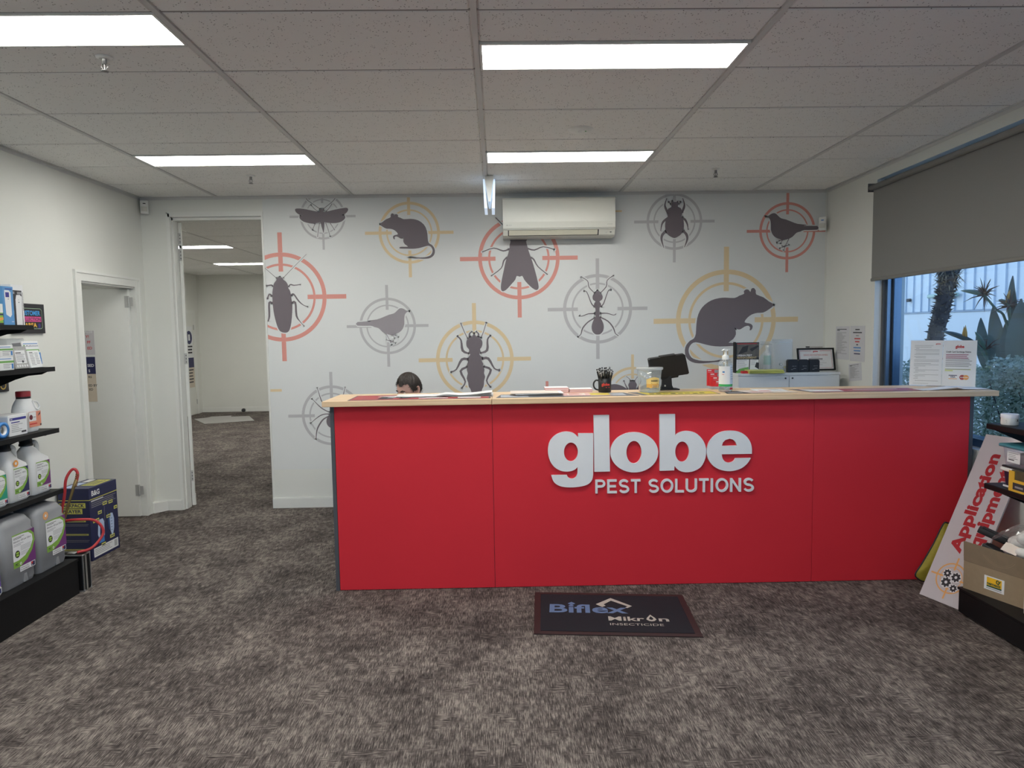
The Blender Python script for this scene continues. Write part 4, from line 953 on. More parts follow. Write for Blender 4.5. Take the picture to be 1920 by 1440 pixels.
t, pr, f, g, w = carton('sachet_pack', -2.705, 4.066, 4.165, 1.415, .018, .103, 'pale printed leaflet pack leaning on the green banded box', tilt=-0.2)
f.rect(.01, .088, .04, .092, INK, 1); f.lines(.01, .05, .08, .008, 9, .003, GREYINK, 1, .3); f.lines(.055, .09, .085, .008, 9, .003, GREYINK, 1, .3, seed=5); pr.build('print', t)
for k, (z_, h_, lb_) in enumerate(((1.415, .075, 'small green striped box, lower of the pair at the picture edge'), (1.4915, .062, 'small green striped box, upper of the pair at the picture edge'))):
    t, pr, f, g, w = carton('small_box', -2.715, 3.80, 3.935, z_, .09, h_, lb_)
    f.rect(.0, h_ * .55, w, h_ * .7, GRN2, 1); f.rect(.01, h_ * .82, w - .02, h_ * .87, LBLUE, 1); f.lines(.05, .12, h_ * .42, .009, 3, .003, GREYINK, 1); f.rect(w - .02, h_ * .1, w - .006, h_ * .48, LBLUE, 1); pr.build('print', t)
# clear lidded tray behind
tb_ = MB(); tb_.rbox(-3.0, -2.84, 4.07, 4.25 - .03, 1.4156, 1.59, .006, clear_mat('clear_tray', (.93, .95, .95), .1, .1, .35), 2)
tag(tb_.build('clear_tray', org=(-2.92, 4.15, 1.4156)), 'cloudy clear plastic tray behind the green banded box', 'tray')
# ---- top shelf: device boxes
t, pr, f, g, w = carton('device_box', -2.83, 4.118, 4.222, 1.668, .10, .238, 'white box with black panel showing white devices, last on the top shelf')
f.rect(.0, .0, w * .86, .205, INK, 1); f.poly([(0, .0), (.012, .0), (.016, .08), (.005, .15), (0, .16)], LABELW, 2); f.poly([(.033, .002), (w * .8, .002), (w * .84, .17), (w * .7, .18), (.042, .178), (.033, .15)], LABELW, 2)
f.rect(.003, .183, .028, .197, GREYINK, 2); f.rect(.05, .183, w * .84, .197, GREYINK, 2); f.disc(.06, .135, .0035, INK, 3); f.disc(.06, .15, .002, INK, 3)
for k in range(12): f.rect(w * .90, .09 + k * .009, w * .97, .094 + k * .009, INK, 1)
g.rect(0, .20, .1, .238, LABELW, 1); g.rect(.02, .215, .07, .224, GREYINK, 2); pr.build('print', t)
SKYB = M('box_sky_blue', (.10, .30, .60), .45, var=.15, scale=6)
t, pr, f, g, w = carton('device_box', -2.815, 4.028, 4.114, 1.668, .08, .222, 'light blue box picturing a white handheld device on the top shelf', mt=SKYB)
f.poly([(.018, .06), (.05, .045), (.064, .06), (.064, .19), (.05, .2), (.014, .2), (.012, .18)], LABELW, 1); f.rect(.02, .16, .05, .188, SBLUE, 2); f.disc(.042, .15, .003, INK, 2); f.rect(.02, .205, .075, .21, SBLUE, 1); f.rect(.06, .018, .078, .021, LABELW, 1); pr.build('print', t)
t, pr, f, g, w = carton('fly_trap_box', -2.815, 3.93, 4.02, 1.668, .06, .12, 'small green and orange box cut by the picture edge on the top shelf', mt=M('box_lime', (.25, .5, .06), .5))
f.rect(0, .07, w, .12, LABELW, 1); f.rect(0, .055, w, .064, NAVY, 1); f.poly([(.05, .02), (w, .03), (w, .045), (.05, .04)], ORANGE, 1); f.rect(0, 0, w, .012, INK, 1); pr.build('print', t)
# ---- signs on the left wall and door
ps = thing('collection_poster', 'black framed neon style CUSTOMER COLLECTION AREA sign on the left wall', 'sign', (XL, 4.70, 1.623))
MB().box(XL + .0005, XL + .016, 4.545, 4.861, 1.623, 1.821, M('poster_black', (.014, .014, .02), .4)).build('panel', ps)
pm = MB(); f = Face(pm, (XL + .0165, 4.545, 1.623), (0, 1, 0), (0, 0, 1)); PINK = M('neon_pink', (.75, .08, .30), .5); CY = M('neon_blue', (.05, .35, .75), .5); AM = M('neon_amber', (.85, .5, .05), .5)
f.poly(rrect(.025, .03, .29, .168, .02), M('neon_line', (.5, .75, .45), .5), 1); f.poly(rrect(.0275, .0325, .2875, .1655, .018), M('poster_black', (0, 0, 0)), 2)
f.text('CUSTOMER', .27, .122, .03, CY, 3, w=.20, bold=.03, align='r'); f.rect(.05, .078, .278, .112, PINK, 3); f.text('COLLECTION', .272, .084, .022, M('poster_black', (0, 0, 0)), 4, w=.21, bold=.02, align='r'); f.text('AREA', .23, .042, .028, AM, 3, w=.12, bold=.03, align='r')
f.disc(.255, .055, .012, SBLUE, 3); f.rect(.243, .034, .267, .044, SBLUE, 3); pm.build('print', ps)
bd_ = thing('plaque', 'small black and gold plaque on the left wall under the second shelf', 'plaque', (XL, 4.42, 1.255))
MB().rbox(XL + .0005, XL + .012, 4.37, 4.475, 1.255, 1.335, .004, M('poster_black', (0, 0, 0)), 2).build('panel', bd_)
pm = MB(); Face(pm, (XL + .0125, 4.37, 1.255), (0, 1, 0), (0, 0, 1)).ring(.052, .04, .018, .026, M('gold_ink', (.5, .33, .08), .4), 1); pm.build('print', bd_)
def door_sign(name, label, x0, x1, z0, z1, draw):
    t = thing(name, label, 'sign', (x0, LEAFY - .0365, z0)); 
    m_ = MB(); m_.box(x0, x1, LEAFY - .0382, LEAFY - .0364, z0, z1, LABELW if name != 'paper_notice' else PAPER); m_.build('sheet', t)
    p_ = MB(); draw(Face(p_, (x0, LEAFY - .0384, z0), (1, 0, 0), (0, 0, 1)), x1 - x0, z1 - z0); p_.build('print', t)
pA = on_y(176, 620, LEAFY - .038); pB = on_y(178, 665, LEAFY - .038); pC = on_y(183, 753, LEAFY - .038); pD = on_y(178, 669, LEAFY - .038)
def dA(f, w, h):
    f.rect(0, 0, w, h, M('notice_grey', (.55, .53, .55), .6), 1); f.text('ALER', w - .012, h - .02, .022, LABELW, 2, align='r')
    for tx, y in (('Y!', .70), ('FF', .47), ('ED', .22)): f.text(tx, w - .075 + (.0 if tx == 'Y!' else .012), h * y, .024, REDINK, 2, align='l', bold=.02)
door_sign('paper_notice', 'grey paper notice with red capitals on the open side door', pA.x - .22, pA.x, pB.z, pA.z, dA)
def dB(f, w, h):
    f.rect(0, h * .62, w, h, NAVY, 1); f.rect(0, 0, w, h * .62, M('sign_beige', (.60, .52, .42), .5), 1)
    f.text('SED', w - .012, h * .78, .024, LABELW, 2, align='r', bold=.02); f.text('S', w - .062, h * .66, .024, LABELW, 2, bold=.02)
    for tx, y in (('RS', .53), ('ED BY', .34), ('ED', .25)): f.text(tx, w - .065 if tx != 'ED BY' else w - .068, h * y, .020, INK, 2, bold=.02)
door_sign('door_sign', 'navy and beige warning sign on the open side door', pD.x - .22, pD.x, pC.z, pD.z, dB)
# far room: sign on door 3, chair mat, door stop
fs = thing('far_door_sign', 'blue and white notice on the far room door', 'sign', (-6.112, 13.5, 1.2))
a0 = on_x(346, 612, -6.11); a1 = on_x(360, 611, -6.11); q0 = on_x(350, 694, -6.11)
MB().box(-6.1118, -6.1095, a0.y, a1.y, q0.z - .36, a0.z, LABELW).build('sheet', fs)
pm = MB(); w = a1.y - a0.y; hh = a0.z - q0.z + .36; f = Face(pm, (-6.1092, a0.y, q0.z - .36), (0, 1, 0), (0, 0, 1), eps=.001)
f.disc(w / 2, hh * .82, w * .40, NAVY, 1); f.rect(w * .38, hh * .77, w * .62, hh * .87, LABELW, 2); f.lines(w * .1, w * .9, hh * .66, hh * .05, 3, hh * .025, INK, 1, .1)
f.rect(0, hh * .33, w, hh * .49, NAVY, 1); f.rect(0, 0, w, hh * .33, M('sign_beige', (0, 0, 0)), 1); f.lines(w * .2, w * .9, hh * .28, hh * .05, 5, hh * .02, INK, 2, .2); pm.build('print', fs)
cm = MB(); cm.prism([(-5.79, 13.18), (-5.277, 12.43), (-4.507, 12.77), (-4.86, 13.5), (-5.2, 13.45), (-5.25, 13.62), (-5.6, 13.5), (-5.62, 13.36)], 'z', 0.0006, 0.005, M('chair_mat', (.30, .29, .275), .35, var=.1))
tag(cm.build('chair_mat', org=(-5.2, 13.0, 0.0006)), 'grey plastic chair mat on the carpet of the far room', 'mat')
p = on_y(457, 769, 14.33)
ds = MB(); ds.lathe([(.035, 0), (.04, .02), (.035, .05), (.02, .06)], (0, 0, 0), INK, 16, T=Matrix.Translation((p.x, 14.3435, p.z)) @ Matrix.Rotation(math.pi / 2, 4, 'X'))
tag(ds.build('door_stop', org=(p.x, 14.34, p.z)), 'round black door stop on the far room baseboard', 'door stop')
# ================================================================== things on the counter top
CTZ = CT
def flat(name, label, cat, pts, z, th, mt, draw=None, group=None):
    """flat sheet lying on the counter; pts are plan corners, first edge (0-1) is the near edge left to right"""
    c = sum((V((*p, 0)) for p in pts), V((0, 0, 0))) / len(pts)
    t = thing(name, label, cat, (c.x, c.y, z), group=group)
    MB().prism(pts, 'z', z, z + th, mt).build('sheet', t)
    if draw:
        pm = MB(); a, b_, d_ = V((*pts[0], z + th)), V((*pts[1], z + th)), V((*pts[-1], z + th))
        f = Face(pm, a, b_ - a, d_ - a - (b_ - a) * ((d_ - a).dot(b_ - a) / (b_ - a).length_squared), eps=.0003)
        draw(f, (b_ - a).length, (d_ - a).length); pm.build('print', t)
    return t
LYING = 'papers and mats lying on the counter top'
MATGREY = M('mat_grey', (.10, .105, .12), .5); MATRED = M('mat_red', (.40, .035, .04), .4); MATYEL = M('mat_yellow', (.62, .50, .06), .45); MATPNK = M('mat_pink', (.36, .035, .085), .4)
z0 = CTZ + .0003
def d_red(f, w, h):
    f.rect(.01, .01, w - .01, h - .01, MATRED, 1)
    for i, (a, b_, c, d_) in enumerate(((.17, .04, .26, .2), (.22, .1, .34, .25), (.15, .18, .3, .24), (.3, .05, .36, .14))): f.poly([(a, b_), (c, b_ + .02), (c + .02, d_), (a + .01, d_ - .02)], (INK, GREYINK, LABELW, INK)[i], 2 + i)
    f.rect(.42, .05, .6, .09, LABELW, 2); f.rect(.44, .13, .58, .16, GREYINK, 2); f.rect(.66, .04, .8, .1, LABELW, 2)
flat('counter_mat', 'red advertising mat under the open newspaper', 'mat', [(-.905, 4.148), (-.045, 4.148), (-.045, 4.452), (-.905, 4.452)], z0, .0012, MATGREY, d_red, LYING)
# open newspaper: two leaves of several pages with a lifted corner
nw = thing('newspaper', 'open white newspaper lying on the red counter mat', 'newspaper', (-.33, 4.33, z0 + .0015), group=LYING)
for k in range(4):
    mb = MB(); n = 12; vs = []; zz = z0 + .0018 + k * .0022; sh = k * .004
    for j, y in enumerate((4.245 + sh, 4.40 + sh)):
        for i in range(n + 1):
            u = i / n; x = -.635 + .60 * u + (.0 if k % 2 else .006)
            bump = .012 * math.exp(-((u - .53) / .06) ** 2) * (1 if k < 3 else 1.1) + .006 * math.sin(u * 6 + k)* (u if u > .5 else .4)
            lift = (.016 * max(0, u - .8) / .2 if k == 3 else 0)
            vs.append((x, y + (.01 * u), zz + max(0, bump) + lift))
    fs = [(i, i + 1, n + 2 + i, n + 1 + i) for i in range(n)]
    mb.add(vs, fs, PAPER, True); mb.add([V(v) - V((0, 0, .0011)) for v in vs], [f_[::-1] for f_ in fs], PAPER, True)
    mb.build('page', nw)
flat('counter_mat', 'grey printed mat under the loose leaflets', 'mat', [(-.012, 4.155), (.86, 4.155), (.80, 4.36), (.02, 4.36)], z0, .0012, MATGREY, lambda f, w, h: (f.rect(.03, .02, .2, .18, M('mat_paleblue', (.42, .45, .50), .5), 1), f.rect(.58, .03, .8, .17, M('mat_paleblue', (0, 0, 0)), 1), f.lines(.6, .78, .14, .02, 5, .008, GREYINK, 2)), LYING)
CREAM = M('leaflet_cream', (.72, .63, .56), .6); PNKP = M('leaflet_pink', (.66, .40, .38), .6)
rn = random.Random(5)
lfl = thing('leaflet_pile', 'untidy pile of cream leaflets beside the pink note pads', 'leaflets', (.22, 4.35, z0 + .0015), group=LYING)
for k in range(5):
    a_ = rn.uniform(-.12, .12); cx, cy = .24 + rn.uniform(-.02, .02), 4.34 + rn.uniform(-.01, .01)
    T_ = Matrix.Translation((cx, cy, z0 + .0016 + k * .0032)) @ Matrix.Rotation(a_, 4, 'Z') @ Matrix.Rotation(.014 * (k % 3 - 1), 4, 'Y')
    MB(T_).box(-.15, .15, -.10, .10, 0.002, .003, (CREAM, PAPER)[k % 2]).build('leaflet', lfl)
for i, (a, b_, n_, lb_) in enumerate(((.305, .455, 3, 'pink edged white note pad stack, taller one on the left'), (.462, .61, 2, 'pink edged white note pad stack, lower one on the right'))):
    t = thing('note_pads', lb_, 'note pad', ((a + b_) / 2, 4.45, z0), group='pink note pads')
    for k in range(n_):
        q = .0022 + k * .0115; dx = .002 * (k % 2)
        MB().box(a + dx, b_ + dx, 4.42, 4.53, z0 + q - .0022, z0 + q + .0075, PNKP).build('pad', t); MB().box(a + dx, b_ + dx, 4.42, 4.53, z0 + q + .0076, z0 + q + .009, PAPER).build('top_sheet', t)
flat('leaflet', 'pale pink leaflet with yellow band in front of the mug', 'leaflets', [(.41, 4.20), (.70, 4.185), (.655, 4.355), (.37, 4.37)], z0 + .0016, .0008, PNKP, lambda f, w, h: (f.rect(.02, .03, .13, .15, CREAM, 1), f.rect(.16, .02, w - .01, .15, MATYEL, 1), f.lines(.03, .12, .13, .02, 5, .008, REDINK, 2)), LYING)
flat('counter_mat', 'yellow printed mat under the sweets tub', 'mat', [(.885, 4.165), (1.36, 4.165), (1.36, 4.36), (.83, 4.36)], z0, .0012, MATGREY, lambda f, w, h: (f.poly([(.03, .008), (w - .008, .008), (w - .008, .18), (-.0, .18)], MATYEL, 1), [f.rect(.05 + .045 * k, .04 + .01 * (k % 3), .08 + .045 * k, .075 + .012 * (k % 2), INK, 2) for k in range(8)], f.lines(.06, .36, .13, .02, 2, .01, INK, 2)), LYING)
for i, (pts, mt_, lb_) in enumerate((([(1.40, 4.17), (1.62, 4.16), (1.66, 4.30), (1.43, 4.32)], INK, 'dark glossy brochure beside the sanitiser bottle'), ([(1.55, 4.165), (1.84, 4.17), (1.80, 4.36), (1.50, 4.35)], CREAM, 'cream brochure lying half over the dark one'), ([(1.62, 4.25), (1.81, 4.24), (1.83, 4.40), (1.63, 4.42)], PAPER, 'white leaflet on top of the cream brochure'))):
    flat('brochure', lb_, 'brochure', pts, z0 + .0016 * i, .0012, mt_, lambda f, w, h: (f.rect(.02, .02, w * .5, h * .5, PNKP if mt_ is not INK else GREYINK, 1), f.lines(w * .55, w * .95, h * .8, .02, 5, .006, GREYINK, 1)), LYING)
flat('counter_mat', 'crimson printed mat near the window end of the counter', 'mat', [(1.93, 4.15), (2.62, 4.14), (2.62, 4.34), (1.87, 4.38)], z0, .0012, MATGREY, lambda f, w, h: (f.poly([(.01, .01), (w - .01, .01), (w - .01, .19), (-.02, .21)], MATPNK, 1), f.rect(.3, .12, .58, .145, LABELW, 2), f.lines(.25, .6, .09, .03, 3, .012, PNKP, 2), f.poly([(.0, .05), (.2, .03), (.22, .15), (-.01, .2)], LABELW, 2)), LYING)
# curled sheet below the acrylic notice holder
cs = MB(); vs = []; n = 10
for i in range(n + 1):
    u = i / n
    for y in (4.145 + .01 * u, 4.255):
        vs.append((2.60 + .42 * u, y - .01 * u, z0 + .0022 + .012 * math.sin(math.pi * (1 - u)) ** 4 * (1 if u < .6 else .2) + .001 * u))
cs.add(vs, [(2 * i, 2 * i + 2, 2 * i + 3, 2 * i + 1) for i in range(n)], PAPER, True); cs.add([V(v) - V((0, 0, .0006)) for v in vs], [(2 * i, 2 * i + 1, 2 * i + 3, 2 * i + 2) for i in range(n)], PAPER, True)
tag(cs.build('curled_paper', org=(2.8, 4.25, z0)), 'curled white sheet in front of the acrylic notice holder', 'paper', LYING)

# ---- mug of pens
MUGB = M('mug_black', (.013, .013, .014), .45)
mx, my = .690, 4.42
mg = thing('mug', 'black mug with a red globe logo holding a bunch of pens', 'mug', (mx, my, z0))
mb = MB(); mb.lathe([(.038, 0), (.041, .004), (.0415, .05), (.043, .091), (.040, .091), (.0385, .05), (.037, .008), (0, .008)], (mx, my, z0), MUGB, 28); mb.build('body', mg)
MB().tube(smooth_path([(mx - .039, my, z0 + .075), (mx - .055, my, z0 + .078), (mx - .07, my, z0 + .062), (mx - .071, my, z0 + .04), (mx - .06, my, z0 + .022), (mx - .039, my, z0 + .015)], False, 4), .0052, MUGB, 10).build('handle', mg)
pm = MB(); RO = M('logo_red', (.62, .05, .03), .5)
vs, fs_, tx0, tx1, ty0, ty1 = text_geo('globe', .05)
wv = .055; k_ = wv / (tx1 - tx0)
def cyl(x, y): a_ = x / .0425; return (mx + .0432 * math.sin(a_), my - .0432 * math.cos(a_), z0 + .045 + y)
pm.add([cyl((v.x - tx0) * k_ - wv / 2, v.y * k_) for v in vs], fs_, RO); pm.add([cyl(x, y) for x, y in ((-.0, -.014), (.028, -.014), (.028, -.010), (-.0, -.010))], [(0, 1, 2, 3)], RO); pm.build('logo', mg)
PENW = M('pen_white', (.6, .6, .6), .4)
rn = random.Random(2)
for k in range(22):
    a_ = k * 2.4; r_ = .006 + .024 * (k / 22) ** .5; lean = r_ * .85; hh = rn.uniform(.135, .162)
    b0 = V((mx + r_ * .7 * math.cos(a_), my + r_ * .7 * math.sin(a_), z0 + .0088)); b1 = V((mx + (r_ + lean) * math.cos(a_), my + (r_ + lean) * math.sin(a_), z0 + hh))
    t = thing('pen', 'black pen with white clip among those standing in the mug', 'pen', b0, group='pens standing in the mug')
    MB().tube([b0, b0.lerp(b1, .93), b1], [.0045, .0056, .0046], CAPB, 8).build('barrel', t)
    d_ = (b1 - b0); s_ = V((math.cos(a_ + k), math.sin(a_ + k), 0)) * .0048
    MB().tube([b0.lerp(b1, .74) + s_, b0.lerp(b1, .97) + s_], .0026, PENW, 6).build('clip', t); MB().tube([b0.lerp(b1, .90), b0.lerp(b1, .935)], .0062, PENW, 8).build('ring', t)
# ---- clear sweets tub
tx, ty = .968, 4.365
tb = thing('sweets_tub', 'clear plastic sweets tub with an orange HARIBO label', 'tub', (tx, ty, z0 + .0016))
CLR = clear_mat('clear_plastic', (.90, .93, .94), .08, .16, .16); zt = z0 + .0017
mb = MB(); mb.lathe([(.060, 0), (.066, .004), (.070, .06), (.080, .152), (.0785, .152), (.0685, .06), (.0645, .006), (0, .005)], (tx, ty, zt), CLR, 32, cap=False); mb.add([(tx + .06 * math.cos(i * .196), ty + .06 * math.sin(i * .196), zt) for i in range(32)], [list(range(32))], CLR); mb.build('body', tb)
MB().lathe([(.0845, .143), (.086, .15), (.085, .157), (.078, .159), (.0, .159)], (tx, ty, zt), clear_mat('clear_lid', (.9, .92, .93), .2, .16, .55), 32, cap=False).build('lid', tb)
lb = MB(); ORL = M('haribo_orange', (.78, .43, .10), .45); ORY = M('haribo_yellow', (.85, .62, .22), .45)
def cy2(x, y, o_=.0006):
    r_ = .0665 + y * .088 + o_; a_ = (x - .024) / .075; return (tx + r_ * math.sin(a_), ty - r_ * math.cos(a_), zt + y)
def cpoly(pts, mt, o_=.0006): lb.add([cy2(x, y, o_) for x, y in pts], [list(range(len(pts)))], mt)
for i in range(10):
    a0, a1 = .0 - .012 + i * .0088, -.012 + (i + 1) * .0088
    cpoly([(a0, .033 + .004 * math.cos(i)), (a1, .033 + .004 * math.cos(i + 1)), (a1, .088 + .010 * math.sin(i * .33)), (a0, .088 + .010 * math.sin(i * .33 - .33))], ORY); cpoly([(a0, .033), (a1, .033), (a1, .054), (a0, .058)], ORL, .0009)
vs, fs_, q0_, q1_, _, _ = text_geo('HARIBO', .04); k_ = .050 / (q1_ - q0_)
lb.add([cy2(.018 + (v.x - q0_) * k_, .070 + v.y * k_ * 1.1, .0013) for v in vs], fs_, INK); cpoly([(.02, .058), (.062, .058), (.062, .062), (.02, .062)], INK, .0013); cpoly([(.028, .034), (.066, .034), (.066, .048), (.028, .048)], LABELW, .0013)
for k in range(8): cpoly([(.032 + k * .004, .036), (.0335 + k * .004, .036), (.0335 + k * .004, .046), (.032 + k * .004, .046)], GREYINK, .0016)
lb.build('label', tb)
# ---- tablet till on a stand, its back towards us
kx, ky = 1.118, 4.525
tl = thing('tablet_stand', 'black tablet till on a swivel stand seen from behind', 'tablet', (kx, ky, z0))
PITCHB = M('tablet_black', (.006, .006, .007), .55)
MB().rbox(kx - .065, kx + .075, ky - .05, ky + .05, z0, z0 + .008, .003, PITCHB, 2).build('base', tl)
MB().prism([(kx - .042, z0 + .008), (kx + .042, z0 + .008), (kx + .032, z0 + .03), (kx + .028, z0 + .09), (kx - .03, z0 + .09), (kx - .034, z0 + .03)], 'y', ky - .014, ky + .014, PITCHB).build('neck', tl)
MB().lathe([(.006, 0), (.006, .004)], (0, 0, 0), STEEL, 12, T=Matrix.Translation((kx - .015, ky - .014, z0 + .027)) @ Matrix.Rotation(math.pi / 2, 4, 'X')).build('screw', tl)
TT = Matrix.Translation((kx, ky - .02, z0 + .152)) @ Matrix.Rotation(-.20, 4, 'Y') @ Matrix.Rotation(.35, 4, 'X')
sc_ = MB(TT); SL = Matrix(((1, 0, .10, 0), (0, 1, 0, 0), (0, 0, 1, 0), (0, 0, 0, 1)))
TT = Matrix.Translation((kx + .005, ky - .02, z0 + .150)) @ Matrix.Rotation(-.02, 4, 'Y') @ Matrix.Rotation(.30, 4, 'X') @ Matrix.Rotation(.25, 4, 'Z')
MB(TT).prism([(-.148, .072), (-.118, -.062), (-.112, -.068), (.142, -.064), (.150, -.056), (.112, .074), (.104, .080), (-.140, .078)], 'y', -.012, .012, PITCHB).build('tablet', tl)
MB(TT).prism([(-.07, .070), (.045, .072), (.042, .086), (-.068, .084)], 'y', -.014, .014, PITCHB).build('top_clamp', tl)
MB(TT).prism([(-.05, -.078), (.07, -.076), (.075, -.058), (-.05, -.058)], 'y', -.014, .014, PITCHB).build('bottom_clamp', tl)
# ---- stepped card holder with red cards
hx, hy = 1.465, 4.525
ch_ = thing('card_holder', 'clear stepped holder full of red cards behind the sanitiser bottle', 'card holder', (hx, hy, z0))
MB().prism([(hx - .062, z0), (hx + .05, z0), (hx + .05, z0 + .018), (hx - .062, z0 + .018)], 'y', hy - .045, hy + .045, clear_mat('clear_plastic', (0, 0, 0))).build('holder', ch_)
CARD = M('card_red', (.72, .04, .045), .45)
for k in range(4):
    zz = z0 + .018 + .0235 * k; y_ = hy - .036 + .022 * k; xo = -.012 * k
    c = MB(); c.box(hx - .035 + xo, hx + .058 + xo, y_, y_ + .004, z0 + .0185, zz + .040, CARD); co = c.build('card', ch_)
    pm = MB(); f = Face(pm, (hx - .035 + xo, y_ - .0003, zz), (1, 0, 0), (0, 0, 1)); f.rect(.006, .028, .03, .034, LABELW, 1); f.rect(.05, .012, .09, .036, GREYINK, 1); f.rect(.006, .018, .04, .020, PNKP, 1); pm.build('print', co)
# ---- pump bottle of sanitiser
sx, sy = 1.430, 4.29
sb = thing('sanitiser_bottle', 'clear hand sanitiser pump bottle with a white label and green band', 'bottle', (sx, sy, z0))
zb = z0 + .0032
mb = MB(); mb.lathe([(.034, 0), (.0415, .003), (.0425, .01), (.0425, .172), (.040, .186), (.030, .196), (.019, .2), (.019, .206)], (sx, sy, zb), CLR, 28); mb.build('body', sb)
MB().lathe([(.0395, .003), (.0395, .168), (0, .168)], (sx, sy, zb), clear_mat('gel', (.88, .93, .95), .1, .14, .08), 24).build('gel', sb)
lb = MB()
def band(z_a, z_b, mt, a0=-1.35, a1=1.35, o_=.0005, n=16):
    r_ = .0425 + o_; vs = []
    for i in range(n + 1):
        a_ = a0 + (a1 - a0) * i / n; vs += [(sx + r_ * math.sin(a_), sy - r_ * math.cos(a_), zb + z_a), (sx + r_ * math.sin(a_), sy - r_ * math.cos(a_), zb + z_b)]
    lb.add(vs, [(2 * i, 2 * i + 2, 2 * i + 3, 2 * i + 1) for i in range(n)], mt, True)
band(.048, .160, LABELW, -1.5, .35); band(.048, .165, M('label_paleblue', (.55, .63, .72), .5), .36, 1.5); band(.034, .048, M('band_green', (.05, .42, .12), .45), -1.5, 1.5); band(.120, .129, LBLUE, -.75, -.42, .0009, 4); band(.108, .111, REDINK, -.8, -.5, .0009, 3)
for k in range(6): band(.150 - k * .014, .153 - k * .014, GREYINK, .5, 1.3, .0009, 5)
band(.014, .026, REDINK, .35, 1.2, .0009, 5); lb.build('label', sb)
mb = MB(); mb.lathe([(.021, .2), (.021, .222), (.014, .228), (.008, .232), (.008, .252), (.0115, .254), (.0115, .264), (0, .266)], (sx, sy, zb), WHITE, 20); mb.tube([(sx, sy, zb + .260), (sx - .012, sy - .008, zb + .262), (sx - .03, sy - .02, zb + .256)], [.0065, .006, .004], WHITE, 8); mb.tube([(sx, sy, zb + .258), (sx + .03, sy, zb + .262)], [.006, .004], WHITE, 8); mb.build('pump', sb)
MB().tube([(sx, sy, zb + .2), (sx, sy, zb + .012)], .005, WHITE, 8).build('dip_tube', sb)
# ---- acrylic notice holder with two A4 pages
qa, qb = V((2.728, 4.505, 0)), V((3.005, 4.262, 0)); qd = (qb - qa).normalized(); qn = V((qd.y, -qd.x, 0)); qw = (qb - qa).length; lean = .10
an = thing('notice_holder', 'two page acrylic notice holder showing a card surcharge notice beside the window', 'notice holder', (qa.x + .15, qa.y - .13, z0))
qu = (V((0, 0, 1)) - qn * lean).normalized(); q0 = V((qa.x, qa.y, z0 + .0035)); ph = .296
QT = Matrix((( qd.x, -qn.x, qu.x, q0.x), (qd.y, -qn.y, qu.y, q0.y), (qd.z, -qn.z, qu.z, q0.z), (0, 0, 0, 1)))
for i in range(2):
    x_ = i * qw / 2
    pg = MB(QT); pg.box(x_ + .001, x_ + qw / 2 - .001, 0.0, .0015, 0.002, ph, PAPER); po = pg.build('page', an)
    pm = MB(); o_ = QT @ V((x_, -.0003, 0)); f = Face(pm, o_, qd, qu); w = qw / 2
    if i == 0:
        f.text('globe', w * .78, ph * .915, .008, REDINK, 1, bold=.04, w=.026); f.rect(.025, ph * .885, .13, ph * .892, GREYINK, 1)
        rn = random.Random(9); y = ph * .85
        while y > ph * .09:
            f.rect(.024 + (.008 if rn.random() < .4 else 0), y, rn.choice((.05, .09, .12, .165, .165)), y + .0022, GREYINK, 1); y -= rn.choice((.0085, .0085, .014))
        f.rect(.022, ph * .045, .11, ph * .05, GREYINK, 1)
    else:
        f.text('globe', w / 2, ph * .84, .018, REDINK, 1, bold=.05, w=.048, align='c'); f.text('Credit Card Surcharge Notice', .018, ph * .738, .010, INK, 1, w=.135, bold=.03)
        for y, n_, c_ in ((.685, 3, M('wine_ink', (.30, .03, .10), .6)), (.585, 2, GREYINK), (.505, 3, GREYINK)): f.lines(.018, .168, ph * y, .0105, n_, .0045, c_, 1, .25, seed=int(y * 100))
        f.rect(.016, ph * .365, .155, ph * .385, M('highlighter', (.55, .62, .10), .6), 1); f.rect(.016, ph * .335, .06, ph * .355, M('highlighter', (0, 0, 0)), 1); f.lines(.02, .15, ph * .37, .01, 1, .004, GREYINK, 2, 0)
        f.rect(.038, ph * .235, .084, ph * .252, NAVY, 1); f.text('VISA', .061, ph * .193, .010, NAVY, 1, align='c', bold=.03); f.rect(.038, ph * .165, .084, ph * .178, ORANGE, 1)
        f.disc(.112, ph * .205, .0155, M('mc_red', (.40, .02, .02), .5), 1); f.disc(.132, ph * .205, .0155, ORANGE, 2); f.text('MasterCard', .122, ph * .195, .0065, LABELW, 3, w=.042, align='c', bold=.03)
    pm.build('print', po)
MB(QT).box(-.003, qw + .003, -.0035, -.0022, 0, ph + .005, clear_mat('acrylic', (.97, .98, .99), .03, .1)).build('front_sheet', an)
MB(QT).box(-.003, qw + .003, .0022, .0035, 0, ph + .005, clear_mat('acrylic', (0, 0, 0))).build('back_sheet', an)
MB().prism([(qa.x - qn.x * .0, qa.y), (qb.x, qb.y), (qb.x - qn.x * .06, qb.y - qn.y * .06), (qa.x - qn.x * .06, qa.y - qn.y * .06)], 'z', z0 + .0005, z0 + .003, clear_mat('acrylic', (0, 0, 0))).build('foot', an)

